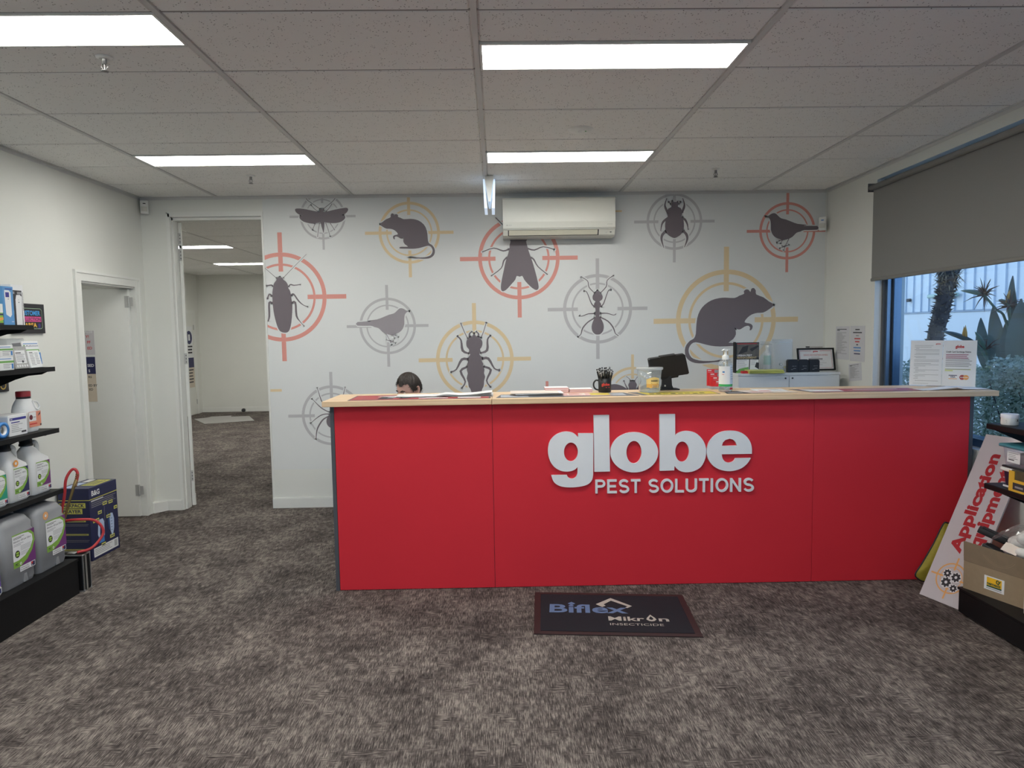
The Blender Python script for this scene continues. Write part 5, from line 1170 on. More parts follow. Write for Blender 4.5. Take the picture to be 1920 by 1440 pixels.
# ================================================================== white cabinet behind and the things on it
CBZ = 1.198
cbx0, cbx1, cby0, cby1 = 2.035, 2.90, 5.78, 6.24
CABW = M('cabinet_white', (.70, .73, .74), .28, var=.02)
cb = thing('storage_cabinet', 'low white office cabinet in the corner under the large rat', 'cabinet', ((cbx0 + cbx1) / 2, 6.0, 0))
MB().box(cbx0, cbx1, cby0, cby1, .02, CBZ - .02, CABW).build('cabinet_body', cb)
MB().box(cbx0 - .004, cbx1 + .004, cby0 - .012, cby1, CBZ - .0195, CBZ, CABW).build('cabinet_top', cb)
for i in range(2):
    w_ = (cbx1 - cbx0) / 2; d_ = MB().box(cbx0 + i * w_ + .004, cbx0 + (i + 1) * w_ - .004, cby0 - .009, cby0 - .0005, .04, CBZ - .024, CABW).build('door', cb)
    MB().lathe([(.007, 0), (.007, .006)], (0, 0, 0), INK, 12, T=Matrix.Translation((cbx0 + (.46 if i else .40), cby0 - .009, CBZ - .045)) @ Matrix.Rotation(math.pi / 2, 4, 'X')).build('lock', d_)
MB().box(cbx1 - .003, cbx1 + .001, cby0 - .01, cby0 + .002, .04, CBZ - .024, GREYINK).build('edge_strip', cb)
z1_ = CBZ + .0004
# magazine in its rack
yq = 5.87; xa = on_y(1379, 690, yq).x; xb = on_y(1423, 690, yq).x; zt_ = on_y(1400, 642, yq).z
mz = thing('magazine', 'magazine titled URBAN PEST MANAGEMENT standing on the white cabinet', 'magazine', ((xa + xb) / 2, yq, z1_))
h = zt_ - z1_; w = xb - xa
MB().box(xa, xb, yq, yq + .006, z1_, zt_, M('cover_dark', (.03, .028, .025), .35, var=.6, scale=14)).build('cover', mz)
pm = MB(); f = Face(pm, (xa, yq - .0003, z1_), (1, 0, 0), (0, 0, 1)); COV = M('cover_photo', (.11, .10, .085), .4, var=.7, scale=22)
f.rect(.012, h * .5, w, h * .97, COV, 1); f.rect(.01, h * .945, w * .9, h * .965, REDINK, 2); f.poly([(.02, h * .6), (.06, h * .86), (.11, h * .9), (.1, h * .7)], INK, 2); f.poly([(.12, h * .78), (.19, h * .9), (.2, h * .86), (.14, h * .7)], INK, 2)
f.text('URBAN PEST', .012, h * .545, .016, LABELW, 3, w=w * .64, bold=.02); f.text('MANAGEMENT', .012, h * .468, .016, M('title_gold', (.55, .42, .22), .5), 3, w=w * .84, bold=.02)
f.poly([(.006, .02), (w * .56, .02), (w * .58, h * .44), (.008, h * .44)], LABELW, 3); f.poly([(w * .60, .01), (w - .004, .01), (w - .004, h * .43), (w * .62, h * .44)], LABELW, 3); f.poly([(0, 0), (w * .55, 0), (w * .55, .05), (.03, .035)], GRN2, 4); f.poly([(w * .82, .05), (w - .004, .03), (w - .004, h * .33), (w * .88, h * .34)], INK, 4)
f.lines(.02, w * .5, h * .40, .012, 6, .003, GREYINK, 4); f.lines(w * .66, w * .9, h * .40, .012, 4, .003, GREYINK, 4); pm.build('print', mz)
MB().box(xa - .004, xa - .001, yq - .01, yq + .05, z1_, zt_ + .004, BLACK).build('binding', mz)
# zip bags with samples
BAG = clear_mat('poly_bag', (.90, .92, .93), .15, .12, .22)
def bag(label, u0, u1, v0, y, th):
    a_ = on_y(u0, 697, y); b_ = on_y(u1, 697, y); t_ = on_y((u0 + u1) / 2, v0, y).z
    t = thing('zip_bag', label, 'plastic bag', ((a_.x + b_.x) / 2, y, z1_), group='clear sample bags on the cabinet')
    mb = MB(); loft(mb, [(a_.x, b_.x, y - th, y + th, z1_, th * .8), (a_.x - .003, b_.x + .003, y - th * .9, y + th * .9, z1_ + (t_ - z1_) * .4, th * .7), (a_.x, b_.x, y - th * .3, y + th * .3, z1_ + (t_ - z1_) * .85, th * .25), (a_.x, b_.x, y - .002, y + .002, t_, .0015)], BAG, 3); mb.build('bag', t)
    MB().box(a_.x, b_.x, y - .0035, y + .0035, t_ - .03, t_ - .024, BAG).build('zip_strip', t)
    return t, a_.x, b_.x, t_
t, a_, b_, tz = bag('clear zip bag holding a white spray bottle beside the magazine', 1425, 1447, 640, 5.975, .04)
t2, a2, b2, tz2 = bag('clear zip bag holding a cluster of small glass vials', 1447, 1485, 636, 5.90, .03)
xx = (a_ + b_) / 2 + .01
vb = thing('sample_bottle', 'pale green labelled bottle inside the clear zip bag', 'bottle', (xx, 5.975, z1_ + .001))
MB().lathe([(.026, 0), (.03, .005), (.03, .15), (.018, .175), (.012, .18), (.012, .2)], (xx, 5.975, z1_ + .002), WHITE, 20).build('body', vb); MB().lathe([(.015, .2), (.015, .225), (.011, .228)], (xx, 5.975, z1_ + .002), WHITE, 16).build('cap', vb); MB().lathe([(.0304, .06), (.0304, .14)], (xx, 5.975, z1_ + .002), M('label_mint', (.5, .72, .6), .5), 20, cap=False).build('label', vb)
rn = random.Random(4)
for k in range(7):
    px_, pz_ = (a2 + b2) / 2 + .012 + rn.uniform(-.04, .045), z1_ + .014 + (k // 3) * .028 + rn.uniform(-.003, .003)
    t = thing('glass_vial', 'small glass vial with a yellow dot lying in the clear zip bag', 'vial', (px_, 5.893, pz_), group='vials in the zip bag')
    T_ = Matrix.Translation((px_, 5.895, pz_)) @ Matrix.Rotation(math.pi / 2, 4, 'X')
    MB(T_).lathe([(.012, -.008), (.012, .008)], (0, 0, 0), M('vial_glass', (.30, .34, .35), .2), 12).build('vial', t); MB(T_).lathe([(.006, .0082), (.006, .010)], (0, 0, 0), MATYEL if k % 2 else LABELW, 10).build('stopper', t)
# three black pods
for k, (u0, u1) in enumerate(((1477.5, 1496.5), (1497, 1516), (1517.5, 1536.5))):
    y = 5.83; a_ = on_y(u0, 697, y).x; b_ = on_y(u1, 697, y).x; zt_ = on_y((u0 + u1) / 2, 674, y).z
    t = thing('bait_pod', ('left', 'middle', 'right')[k] + ' one of three small black boxes in front of the framed award', 'box', ((a_ + b_) / 2, y + .02, z1_), group='black boxes on the cabinet')
    MB().prism([(a_, z1_), (b_, z1_), (b_, zt_ - .012), (b_ - .012, zt_), (a_ + .010, zt_), (a_, zt_ - .012)], 'y', y, y + .04, M('pod_black', (.012, .013, .016), .5)).build('shell', t)
    pm = MB(); f = Face(pm, (a_, y - .0003, z1_), (1, 0, 0), (0, 0, 1)); w = b_ - a_
    for yy, x_0, x_1 in ((.05, .4, .62), (.05, .68, .8), (.03, .5, .78), (.022, .3, .5)): f.rect(w * x_0, yy, w * x_1, yy + .003, GREYINK, 1)
    pm.build('print', t)
# framed award leaning on the wall
fa, fb = on_y(1497, 697, 6.0), on_y(1566, 697, 6.0); fw_ = fb.x - fa.x; fh_ = on_y(1530, 652, 6.06).z - z1_
fr = thing('framed_award', 'black framed service recognition award leaning on the wall', 'picture frame', ((fa.x + fb.x) / 2, 6.0, z1_))
FT = Matrix.Translation((fa.x, 6.0, z1_ + .001)) @ Matrix.Rotation(-.22, 4, 'X') @ Matrix.Rotation(.0, 4, 'Z')
mb = MB(FT); q = .012
for x0_, x1_, z0_, z2_ in ((0, fw_, 0, q), (0, fw_, fh_ - q, fh_), (0, q, q, fh_ - q), (fw_ - q, fw_, q, fh_ - q)): mb.box(x0_, x1_, -.012, .006, z0_, z2_, BLACK)
mb.build('frame', fr)
MB(FT).box(q, fw_ - q, -.001, .004, q, fh_ - q, LABELW).build('certificate', fr)
pm = MB(FT); f = Face(pm, (0, -.0016, 0), (1, 0, 0), (0, 0, 1), eps=.0003)
pr2 = M('award_pink', (.60, .28, .28), .5)
for x0_, x1_, z0_, z2_ in ((.022, fw_ - .022, .022, .025), (.022, fw_ * .38, fh_ - .026, fh_ - .022), (fw_ * .62, fw_ - .022, fh_ - .026, fh_ - .022), (.022, .025, .022, fh_ - .022), (fw_ - .025, fw_ - .022, .022, fh_ - .022)): f.rect(x0_, z0_, x1_, z2_, pr2, 1)
f.text('globe', fw_ / 2, fh_ - .034, .012, REDINK, 1, bold=.04, w=.045, align='c'); f.text('SERVICE RECOGNITION AWARD', fw_ / 2, fh_ * .66, .014, pr2, 1, w=fw_ * .66, align='c', bold=.02)
f.rect(fw_ * .38, fh_ * .585, fw_ * .6, fh_ * .60, GREYINK, 1); f.rect(fw_ * .3, fh_ * .48, fw_ * .68, fh_ * .545, GREYINK, 1); f.rect(fw_ * .3, fh_ * .42, fw_ * .72, fh_ * .425, GREYINK, 1); f.lines(fw_ * .36, fw_ * .8, fh_ * .33, .015, 2, .002, GREYINK, 1); pm.build('print', fr)
sp = MB(); zz = z1_ + fh_ * .975 + .006; sp.rbox(fa.x + .10, fa.x + .24, 6.055, 6.075, zz, zz + .010, .003, M('strip_grey', (.45, .43, .4), .5), 1); 
sp.box(fa.x + .095, fa.x + .12, 6.053, 6.077, zz + .001, zz + .012, INK); sp.build('top_clip', fr)
# yellow booklets
bk = thing('booklet_pile', 'pile of lime yellow booklets on the front edge of the white cabinet', 'booklets', (2.25, 5.80, z1_))
a_ = on_y(1402, 700, 5.80).x; b_ = on_y(1466, 700, 5.80).x
for k in range(4):
    MB(Matrix.Translation(((a_ + b_) / 2 - .004 * k, 5.80 - .003 * k, z1_ + .0075 * k)) @ Matrix.Rotation(.04 * (k - 1.5), 4, 'Z')).box(-(b_ - a_) / 2, (b_ - a_) / 2, -.055, .055, .0005, .0065, M('booklet_lime', (.60, .62, .13), .5) if k < 3 else M('booklet_lime2', (.66, .66, .22), .5)).build('booklet', bk)
rb = MB(); rb.box(a_ - .05, a_ + .03, 5.785, 5.83, z1_, z1_ + .02, REDINK); tag(rb.build('red_booklet', org=(a_ - .01, 5.80, z1_)), 'dark red booklet under the magazine beside the lime pile', 'booklet')
# ---- papers taped to the right wall
def wall_paper(name, label, q0, q1, draw, skew=0):
    n_ = V((1, -.0278, 0)).normalized(); P0 = V((XR, 6.28, 0))
    a_ = on_plane(*q0, P0, n_); b_ = on_plane(*q1, P0, n_)
    t = thing(name, label, 'paper', (a_.x, (a_.y + b_.y) / 2, b_.z), group='papers taped to the right wall')
    o_ = V((a_.x, a_.y, b_.z)) - n_ * .0012; dd = V((b_.x - a_.x, b_.y - a_.y, 0)); w = dd.length; h = a_.z - b_.z
    dd.normalize(); mb = MB(); uu = (V((0, 0, 1)) + dd * skew).normalized(); d2 = (dd - V((0, 0, 1)) * skew).normalized()
    vs = [o_ + d2 * x + uu * y - n_ * e for e in (0, .0006) for x, y in ((0, 0), (w, 0), (w, h), (0, h))]
    mb.add(vs, [(0, 1, 2, 3), (4, 7, 6, 5), (0, 4, 5, 1), (1, 5, 6, 2), (2, 6, 7, 3), (3, 7, 4, 0)], M('copy_paper', (.62, .62, .64), .6)); mb.build('sheet', t)
    pm = MB(); draw(Face(pm, o_ - n_ * .0008, d2, uu), w, h); pm.build('print', t)
def dl(f, w, h):
    f.rect(w * .1, h * .90, w * .8, h * .92, INK, 1); f.rect(w * .1, h * .865, w * .3, h * .885, INK, 1); f.lines(w * .1, w * .85, h * .80, h * .033, 20, h * .012, GREYINK, 1, .6)
wall_paper('taped_list', 'printed price list taped highest and farthest left on the right wall', (1568, 612), (1592, 675), dl)
def dn(f, w, h):
    for k, (c_, ww) in enumerate(((INK, .3), (INK, .6), (GREYINK, .2), (REDINK, .4), (REDINK, .3), (INK, .12), (LBLUE, .5), (LBLUE, .45), (NAVY, .42))): f.rect(w * (.5 - ww / 2), h * (.88 - k * .085), w * (.5 + ww / 2), h * (.91 - k * .085), c_, 1)
wall_paper('taped_notice', 'notice with centred red and blue lines taped nearest the window', (1595, 611), (1621, 679), dn)
wall_paper('taped_list', 'crooked printed list taped low, beneath the centred notice', (1593, 683), (1616.5, 719), dl, -.12)
# ================================================================== right hand shelving, sign board, carton, bag
RY1 = 3.64
rs = thing('low_rack', 'low black steel shelving rack below the window on the right', 'shelving', (2.7, 2.8, 0))
MB().rbox(2.513, 2.87, 1.7, RY1, 0.012, 0.138, .006, BLACK, 1, smooth=False).build('plinth', rs)
MB().box(2.509, 2.87, 1.7, RY1 + .002, 0.1385, 0.15, BLACK).build('base_deck', rs)
for z in (1.055, .728):
    so = MB().rbox(2.632, 2.87, 1.7, RY1, z - .03, z, .004, BLACK, 1, smooth=False).build('shelf', rs)
    MB().prism([(2.86, z - .031), (2.66, z - .031), (2.70, z - .05), (2.86, z - .12)], 'y', RY1 - .006, RY1 - .002, BLACK).build('bracket', so)
for y in (1.8, 2.7, 3.56): MB().box(2.871, 2.884, y, y + .04, 0.0, 1.06, BLACK).build('upright', rs)
for y in (1.8, 3.56): MB().lathe([(.022, 0), (.022, .004), (.01, .006), (.01, .012)], (2.56, y, 0), STEEL, 12).build('levelling_foot', rs)
# ---- sign board leaning across the corner
sA = V((2.473, 3.919, .002)); sd = V((.294, -.956, 0)).normalized(); sn = V((.956, .294, 0)).normalized(); th = .49
su = (sn * math.sin(th) + V((0, 0, 1)) * math.cos(th)).normalized(); sN = sd.cross(su); SW, SH = .272, 1.045
sN = -sN if sN.x > 0 else sN             # faces into the room
ST = Matrix(((sd.x, su.x, sN.x, sA.x), (sd.y, su.y, sN.y, sA.y), (sd.z, su.z, sN.z, sA.z), (0, 0, 0, 1)))
sgn = thing('sign_board', 'pale sign board reading Application Equipment leaning on its end beside the counter', 'sign', sA)
MB(ST).box(0, SW, 0, SH, -.010, 0, M('board_white', (.58, .55, .56), .5, var=.02)).build('board', sgn)
flipx = 1 if (sd.cross(su)).dot(sN) > 0 else -1
pm = MB(); 
f = Face(pm, sA + sN * .0006, su, -sd * flipx) if flipx > 0 else Face(pm, sA + sN * .0006, su, sd)
# reading direction runs up the board; across it goes the other way
SR = M('board_red', (.46, .022, .03), .5)
yb_ = -SW if flipx > 0 else 0
f.text('Application', .30, yb_ + SW * .52, .068, SR, 1, w=.63, bold=.045); f.text('Equipment', .30, yb_ + SW * .17, .068, SR, 1, w=.55, bold=.045)
gc = (.15, yb_ + SW * .48); OT = M('board_orange', (.80, .42, .14), .5)
f.ring(*gc, .083, .091, OT, 1); f.ring(*gc, .062, .066, OT, 1)
for a_ in range(4):
    c_, s_ = math.cos(a_ * math.pi / 2), math.sin(a_ * math.pi / 2)
    f.poly([(gc[0] + c_ * .05 - s_ * .005, gc[1] + s_ * .05 + c_ * .005), (gc[0] + c_ * .125 - s_ * .005, gc[1] + s_ * .125 + c_ * .005), (gc[0] + c_ * .125 + s_ * .005, gc[1] + s_ * .125 - c_ * .005), (gc[0] + c_ * .05 + s_ * .005, gc[1] + s_ * .05 - c_ * .005)][::-1], OT, 2)
def gear(cx, cy, r):
    pts = []
    for i in range(32):
        rr = r * (1.0 if i % 4 < 2 else .76); a_ = 2 * math.pi * i / 32; pts.append((cx + rr * math.cos(a_), cy + rr * math.sin(a_)))
    f.disc(cx, cy, r * 1.12, LABELW, 3); f.poly(pts, INK, 4); f.disc(cx, cy, r * .3, LABELW, 5, n=12)
gear(gc[0] + .022, gc[1] + .030, .024); gear(gc[0] + .014, gc[1] - .026, .028); gear(gc[0] - .030, gc[1] + .018, .030); gear(gc[0] - .05, gc[1] - .035, .022)
pm.build('print', sgn)
# ---- yellow bag slumped behind the board
def pillow(mb, outline, c, nrm, bulge, mt, rings=5):
    n = len(outline); c = V(c); vs = []; fs = []
    for side in (1, -1):
        base_ = len(vs)
        for k in range(rings + 1):
            t = k / rings
            for p in outline: vs.append(V(p).lerp(c, t) + V(nrm) * side * bulge * math.sin(t * math.pi / 2) ** .7)
        for k in range(rings):
            for i in range(n):
                j = (i + 1) % n; q = (base_ + k * n + i, base_ + k * n + j, base_ + (k + 1) * n + j, base_ + (k + 1) * n + i)
                fs.append(q if side > 0 else q[::-1])
    mb.add(vs, fs, mt, True); return mb
yb = 4.098
ol = [on_y(*q, yb + dy) for q, dy in (((1716, 1079), 0), ((1728, 1060), 0), ((1750, 1022), .004), ((1768, 986), .006), ((1776, 983), .006), ((1792, 992), .006), ((1800, 1040), 0), ((1790, 1075), 0), ((1750, 1090), 0), ((1734, 1093), 0), ((1722, 1088), 0))]
lo = min(p.z for p in ol)
for p in ol: p.z += max(0, .006 - lo)
ol = [V(p) for p in smooth_path(ol, True, 3)]
yg = thing('yellow_bag', 'slumped yellow fabric bag with black piping between the counter and the sign board', 'bag', (ol[0].x, yb, .0))
YBAG = M('yellow_nylon', (.40, .325, .035), .6, var=.25, scale=26, bump=.8)
pillow(MB(), ol, (2.70, yb, .16), (0, -1, 0), .026, YBAG).build('bag_body', yg)
MB().tube(ol + [ol[0]], .0042, INK, 6, cap=False).build('piping', yg)
# ---- open carton with a sticker
bA = V((2.528, 3.625, .1505)); bdir = V((.33, -.944, 0)).normalized(); bin_ = V((.944, .33, 0)).normalized()
BT = Matrix(((bdir.x, bin_.x, 0, bA.x), (bdir.y, bin_.y, 0, bA.y), (0, 0, 1, bA.z), (0, 0, 0, 1)))
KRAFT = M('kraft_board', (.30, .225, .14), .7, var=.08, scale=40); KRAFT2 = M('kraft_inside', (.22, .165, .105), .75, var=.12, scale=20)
BL_, BD_, BH_ = .372, .17, .152
cbx = thing('open_carton', 'open brown carton with a yellow nemesis sticker on the low rack', 'carton', bA)
mb = MB(BT); tk = .004
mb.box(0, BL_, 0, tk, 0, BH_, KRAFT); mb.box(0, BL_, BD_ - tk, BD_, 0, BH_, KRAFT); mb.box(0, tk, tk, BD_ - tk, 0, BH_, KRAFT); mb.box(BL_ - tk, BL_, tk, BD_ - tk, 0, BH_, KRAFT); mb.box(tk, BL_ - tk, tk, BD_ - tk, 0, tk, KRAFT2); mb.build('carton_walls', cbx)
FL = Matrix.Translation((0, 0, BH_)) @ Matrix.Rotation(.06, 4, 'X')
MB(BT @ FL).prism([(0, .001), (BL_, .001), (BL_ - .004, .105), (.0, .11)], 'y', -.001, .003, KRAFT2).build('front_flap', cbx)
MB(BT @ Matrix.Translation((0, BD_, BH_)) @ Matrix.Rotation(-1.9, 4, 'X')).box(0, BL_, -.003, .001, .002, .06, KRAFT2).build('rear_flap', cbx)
pm = MB(); f = Face(pm, BT @ V((.115, -.0004, .038)), bdir, (0, 0, 1))
f.rect(0, 0, .105, .074, LABELW, 1); NEMY = M('nemesis_yellow', (.85, .50, .02), .5); NEMG = M('nemesis_green', (.01, .08, .05), .5)
f.rect(.014, .02, .092, .068, NEMY, 2); f.rect(.014, .016, .092, .024, NEMG, 3); f.text('nemesis', .016, .028, .017, NEMG, 4, w=.07, bold=.03); f.ring(.073, .054, .006, .011, NEMG, 4, a0=60, a1=320); f.poly([(.07, .054), (.088, .064), (.082, .05)], NEMG, 5); f.rect(.012, .007, .092, .011, GREYINK, 2); pm.build('sticker', cbx)
wv = MB(); f = Face(wv, FL_o if False else (BT @ FL @ V((.07, -.0016, .0))), (BT @ FL).to_3x3() @ V((1, 0, 0)), (BT @ FL).to_3x3() @ V((0, 0, 1)))
f.ring(.12, .125, .10, .1015, KRAFT, 1, a0=215, a1=325); f.ring(.12, .125, .092, .093, KRAFT, 1, a0=220, a1=320); wv.build('wave_mark', cbx)
# what is in the carton
for k, (x_, y_, z_, a_, b_) in enumerate(((.09, .10, .235, .5, .35), (.15, .05, .165, .15, .3))):
    T_ = BT @ Matrix.Translation((x_, y_, z_ + .07)) @ Matrix.Rotation(a_, 4, 'Z') @ Matrix.Rotation(b_, 4, 'Y')
    mb = MB(T_); mb.rbox(-.075, .09, -.025, .025, -.018, .014, .005, CAPB, 2); mb.box(-.06, .08, -.02, .02, .0145, .018, CAPB)
    tag(mb.build('black_dispenser', org=T_ @ V((0, 0, 0))), ('black plastic dispenser lying tilted on top of the carton contents', 'black plastic dispenser half buried in the carton')[k], 'dispenser')
rn = random.Random(8); FOAM = M('foam_white', (.74, .73, .69), .7, var=.04)
spots = [(.25, .09, .20, .042), (.295, .06, .235, .038), (.36, .10, .250, .036), (.30, .12, .275, .038), (.36, .055, .19, .034), (.26, .13, .235, .036), (.36, .13, .30, .036), (.20, .12, .195, .034), (.375, .125, .185, .034), (.30, .04, .165, .034), (.22, .06, .165, .036)]
for k, (x_, y_, z_, r_) in enumerate(spots):
    c = BT @ V((x_ * .93, y_, z_ + .105))
    mb = MB(Matrix.Translation(c) @ Matrix.Rotation(rn.uniform(-.6, .6), 4, 'X') @ Matrix.Rotation(rn.uniform(-.6, .6), 4, 'Y'))
    mb.lathe([(0.002, -r_ * .72), (r_ * .55, -r_ * .66), (r_ * .92, -r_ * .35), (r_, 0), (r_ * .92, r_ * .35), (r_ * .55, r_ * .66), (.002, r_ * .72)], (0, 0, 0), FOAM, 18, cap=False)
    tag(mb.build('foam_ball', org=c), 'round white foam ball heaped in the plastic bag in the carton', 'foam ball', 'foam balls in the carton')
# plastic bag draped over them, and a pale card
mb = MB(BT); n, m_ = 16, 12; vs = []
for i in range(n + 1):
    for j in range(m_ + 1):
        u, v = i / n, j / m_; x_ = .125 + .25 * u; y_ = .012 + .15 * v
        z_ = .30 + .135 * math.sin(math.pi * min(1, u * 1.15)) ** .6 * math.sin(math.pi * (v * .9 + .05)) ** .5 * (.55 + .45 * u) + rn.uniform(-.006, .006)
        vs.append((x_, y_, z_))
mb.add(vs, [(i * (m_ + 1) + j, (i + 1) * (m_ + 1) + j, (i + 1) * (m_ + 1) + j + 1, i * (m_ + 1) + j + 1) for i in range(n) for j in range(m_)], clear_mat('poly_film', (.93, .93, .93), .12, .13, .06), False)
tag(mb.build('poly_bag', org=BT @ V((.28, .09, .17))), 'crumpled clear plastic bag over the white balls in the carton', 'plastic bag')
T_ = BT @ Matrix.Translation((.22, .012, .262)) @ Matrix.Rotation(-.75, 4, 'X') @ Matrix.Rotation(.15, 4, 'Y'); mb = MB(T_); mb.box(-.04, .045, -.0006, .0006, 0, .05, M('card_cream', (.70, .62, .54), .6)); tag(mb.build('cream_card', org=T_ @ V((0, 0, 0))), 'cream card lying over the front of the foam balls', 'card')
# ---- white bottle in front at the picture edge
wq = thing('chemical_jug', 'tall white bottle with a black cap and green striped label at the right picture edge', 'bottle', (2.64, 3.14, .1506))
mb = MB(); X0, X1, Y0, Y1, Zb = 2.565, 2.70, 3.03, 3.262, .1508
loft(mb, [(X0 + .01, X1 - .01, Y0 + .01, Y1 - .01, Zb, .03), (X0, X1, Y0, Y1, Zb + .015, .035), (X0, X1, Y0, Y1, Zb + .245, .035), (X0 + .008, X1 - .008, Y0 + .02, Y1 - .008, Zb + .275, .035), (X0 + .03, X1 - .03, Y0 + .07, Y1 - .03, Zb + .31, .03), (X0 + .04, X1 - .04, Y1 - .10, Y1 - .045, Zb + .325, .025)], JUGW, 5); mb.build('body', wq)
MB().lathe([(.034, 0), (.034, .034), (.03, .038)], ((X0 + X1) / 2, Y1 - .072, Zb + .322), CAPB, 18).build('cap', wq)
pm = MB(); f = Face(pm, (X0 - .0005, Y1 - .035, Zb + .05), (0, -1, 0), (0, 0, 1)); f.rect(0, 0, .16, .16, LABELW, 1); f.rect(.02, .137, .07, .144, INK, 2); f.rect(.0, .113, .16, .121, GRN2, 2); f.lines(.01, .14, .126, .006, 1, .004, INK, 2); f.rect(.01, .095, .05, .103, INK, 2); f.lines(.01, .15, .085, .008, 8, .002, GREYINK, 2); pm.build('label', wq)
# ---- on the upper shelves
p = on_z(1893, 796, 1.0555); p.x = max(p.x, 2.685)
jr = thing('ointment_jar', 'small white lidded jar on the top of the low rack', 'jar', (p.x, p.y, 1.0555))
MB().lathe([(.038, 0), (.040, .003), (.040, .036)], (p.x, p.y, 1.0556), WHITE, 28).build('body', jr); MB().lathe([(.0415, .0365), (.0415, .054), (.039, .057)], (p.x, p.y, 1.0556), M('jar_lid', (.74, .75, .80), .35), 28).build('lid', jr)
lb = MB()
def jc(x, y): a_ = x / .04 - .55; return (p.x + .0404 * math.sin(a_), p.y - .0404 * math.cos(a_), 1.0556 + y)
lb.add([jc(x, y) for x, y in ((-.02, .022), (.026, .022), (.026, .026), (-.02, .026))], [(0, 1, 2, 3)], INK); lb.add([jc(x, y) for x, y in ((-.018, .014), (.016, .014), (.016, .016), (-.018, .016))], [(0, 1, 2, 3)], GREYINK)
vs, fs_, q0_, q1_, _, _ = text_geo('X', .05); lb.add([jc(.028 + (v.x - q0_) * .016, .020 + v.y * .016) for v in vs], fs_, INK); lb.build('label', jr)
p = on_z(1928, 800, 1.0555)
kb = thing('black_canister', 'black canister with a gold ring at the right picture edge on the low rack', 'canister', (p.x + .03, p.y, 1.0555))
MB().lathe([(.04, 0), (.042, .004), (.042, .14), (.03, .165), (.022, .17)], (p.x + .035, p.y, 1.0556), CAPB, 24).build('body', kb); MB().lathe([(.0424, .075), (.0424, .082)], (p.x + .035, p.y, 1.0556), M('gold_ink', (0, 0, 0)), 24, cap=False).build('ring', kb); MB().lathe([(.018, .17), (.018, .19), (.012, .195)], (p.x + .035, p.y, 1.0556), STEEL, 16).build('nozzle', kb)
zt2 = .7285; xF = 2.665
tbA = thing('printed_tub', 'black printed tub with a white rim under the clear container', 'tub', (2.75, 3.46, zt2))
mb = MB(); loft(mb, [(xF + .008, 2.84, 3.285, 3.545, zt2, .02), (xF, 2.845, 3.275, 3.555, zt2 + .085, .025)], M('tub_print', (.02, .02, .045), .4, var=.5, scale=18), 4); mb.build('body', tbA)
MB().rbox(xF - .006, 2.85, 3.268, 3.562, zt2 + .0855, zt2 + .105, .006, WHITE, 2).build('rim', tbA); MB().rbox(xF - .002, 2.846, 3.273, 3.557, zt2 + .1055, zt2 + .116, .004, CAPB, 1).build('lid', tbA)
pm = MB(); f = Face(pm, (xF - .001, 3.545, zt2), (0, -1, 0), (0, 0, 1)); f.rect(.045, 0, .048, .08, LABELW, 1); f.poly([(.055, .06), (.09, .07), (.085, .05), (.07, .035), (.065, .05)], LABELW, 1); f.rect(.005, .004, .12, .014, LABELW, 1); pm.build('print', tbA)
zk = zt2 + .1165
ck = thing('clear_container', 'clear lidded container with a teal lid stacked on the printed tub', 'container', (2.75, 3.46, zk))
mb = MB(); loft(mb, [(xF + .006, 2.835, 3.29, 3.55, zk, .02), (xF - .002, 2.845, 3.278, 3.562, zk + .095, .022)], clear_mat('container_plastic', (.86, .89, .92), .12, .15, .12), 4); mb.build('body', ck)
MB().rbox(xF - .012, 2.85, 3.268, 3.572, zk + .0955, zk + .113, .006, M('lid_teal', (.05, .22, .27), .35), 2).build('lid', ck)
MB(Matrix.Translation((2.75, 3.43, zk + .048))).rbox(-.06, .07, -.10, .09, -.040, .02, .018, M('wrap_white', (.55, .55, .55), .5, var=.2), 2).build('contents', ck)
pm = MB(); f = Face(pm, (xF + .0005, 3.52, zk + .022), (0, -1, 0), (0, 0, 1)); f.rect(0, 0, .09, .058, LABELW, 1); f.lines(.008, .08, .048, .009, 4, .003, GREYINK, 2); f.rect(.01, .012, .05, .017, INK, 2); pm.build('label', ck)
dz_ = thing('display_box', 'yellow counter display box with a black panel on the middle shelf', 'box', (2.66, 3.33, zt2))
mb = MB(); YD = M('display_yellow', (.70, .42, .04), .5)
mb.box(2.634, 2.638, 3.20, 3.462, zt2, zt2 + .062, YD); mb.box(2.634, 2.638, 3.425, 3.462, zt2 + .062, zt2 + .105, YD); mb.box(2.638, 2.652, 3.458, 3.462, zt2, zt2 + .10, YD); mb.box(2.638, 2.652, 3.20, 3.204, zt2, zt2 + .10, YD); mb.build('tray', dz_)
MB().box(2.639, 2.651, 3.21, 3.45, zt2 + .004, zt2 + .11, M('packet_olive', (.08, .07, .04), .5, var=.6, scale=30)).build('packets', dz_)
pm = MB(); f = Face(pm, (2.6335, 3.462, zt2), (0, -1, 0), (0, 0, 1)); f.rect(.03, .012, .16, .048, INK, 1); f.rect(.045, .022, .10, .032, GREYINK, 2); pm.build('print', dz_)

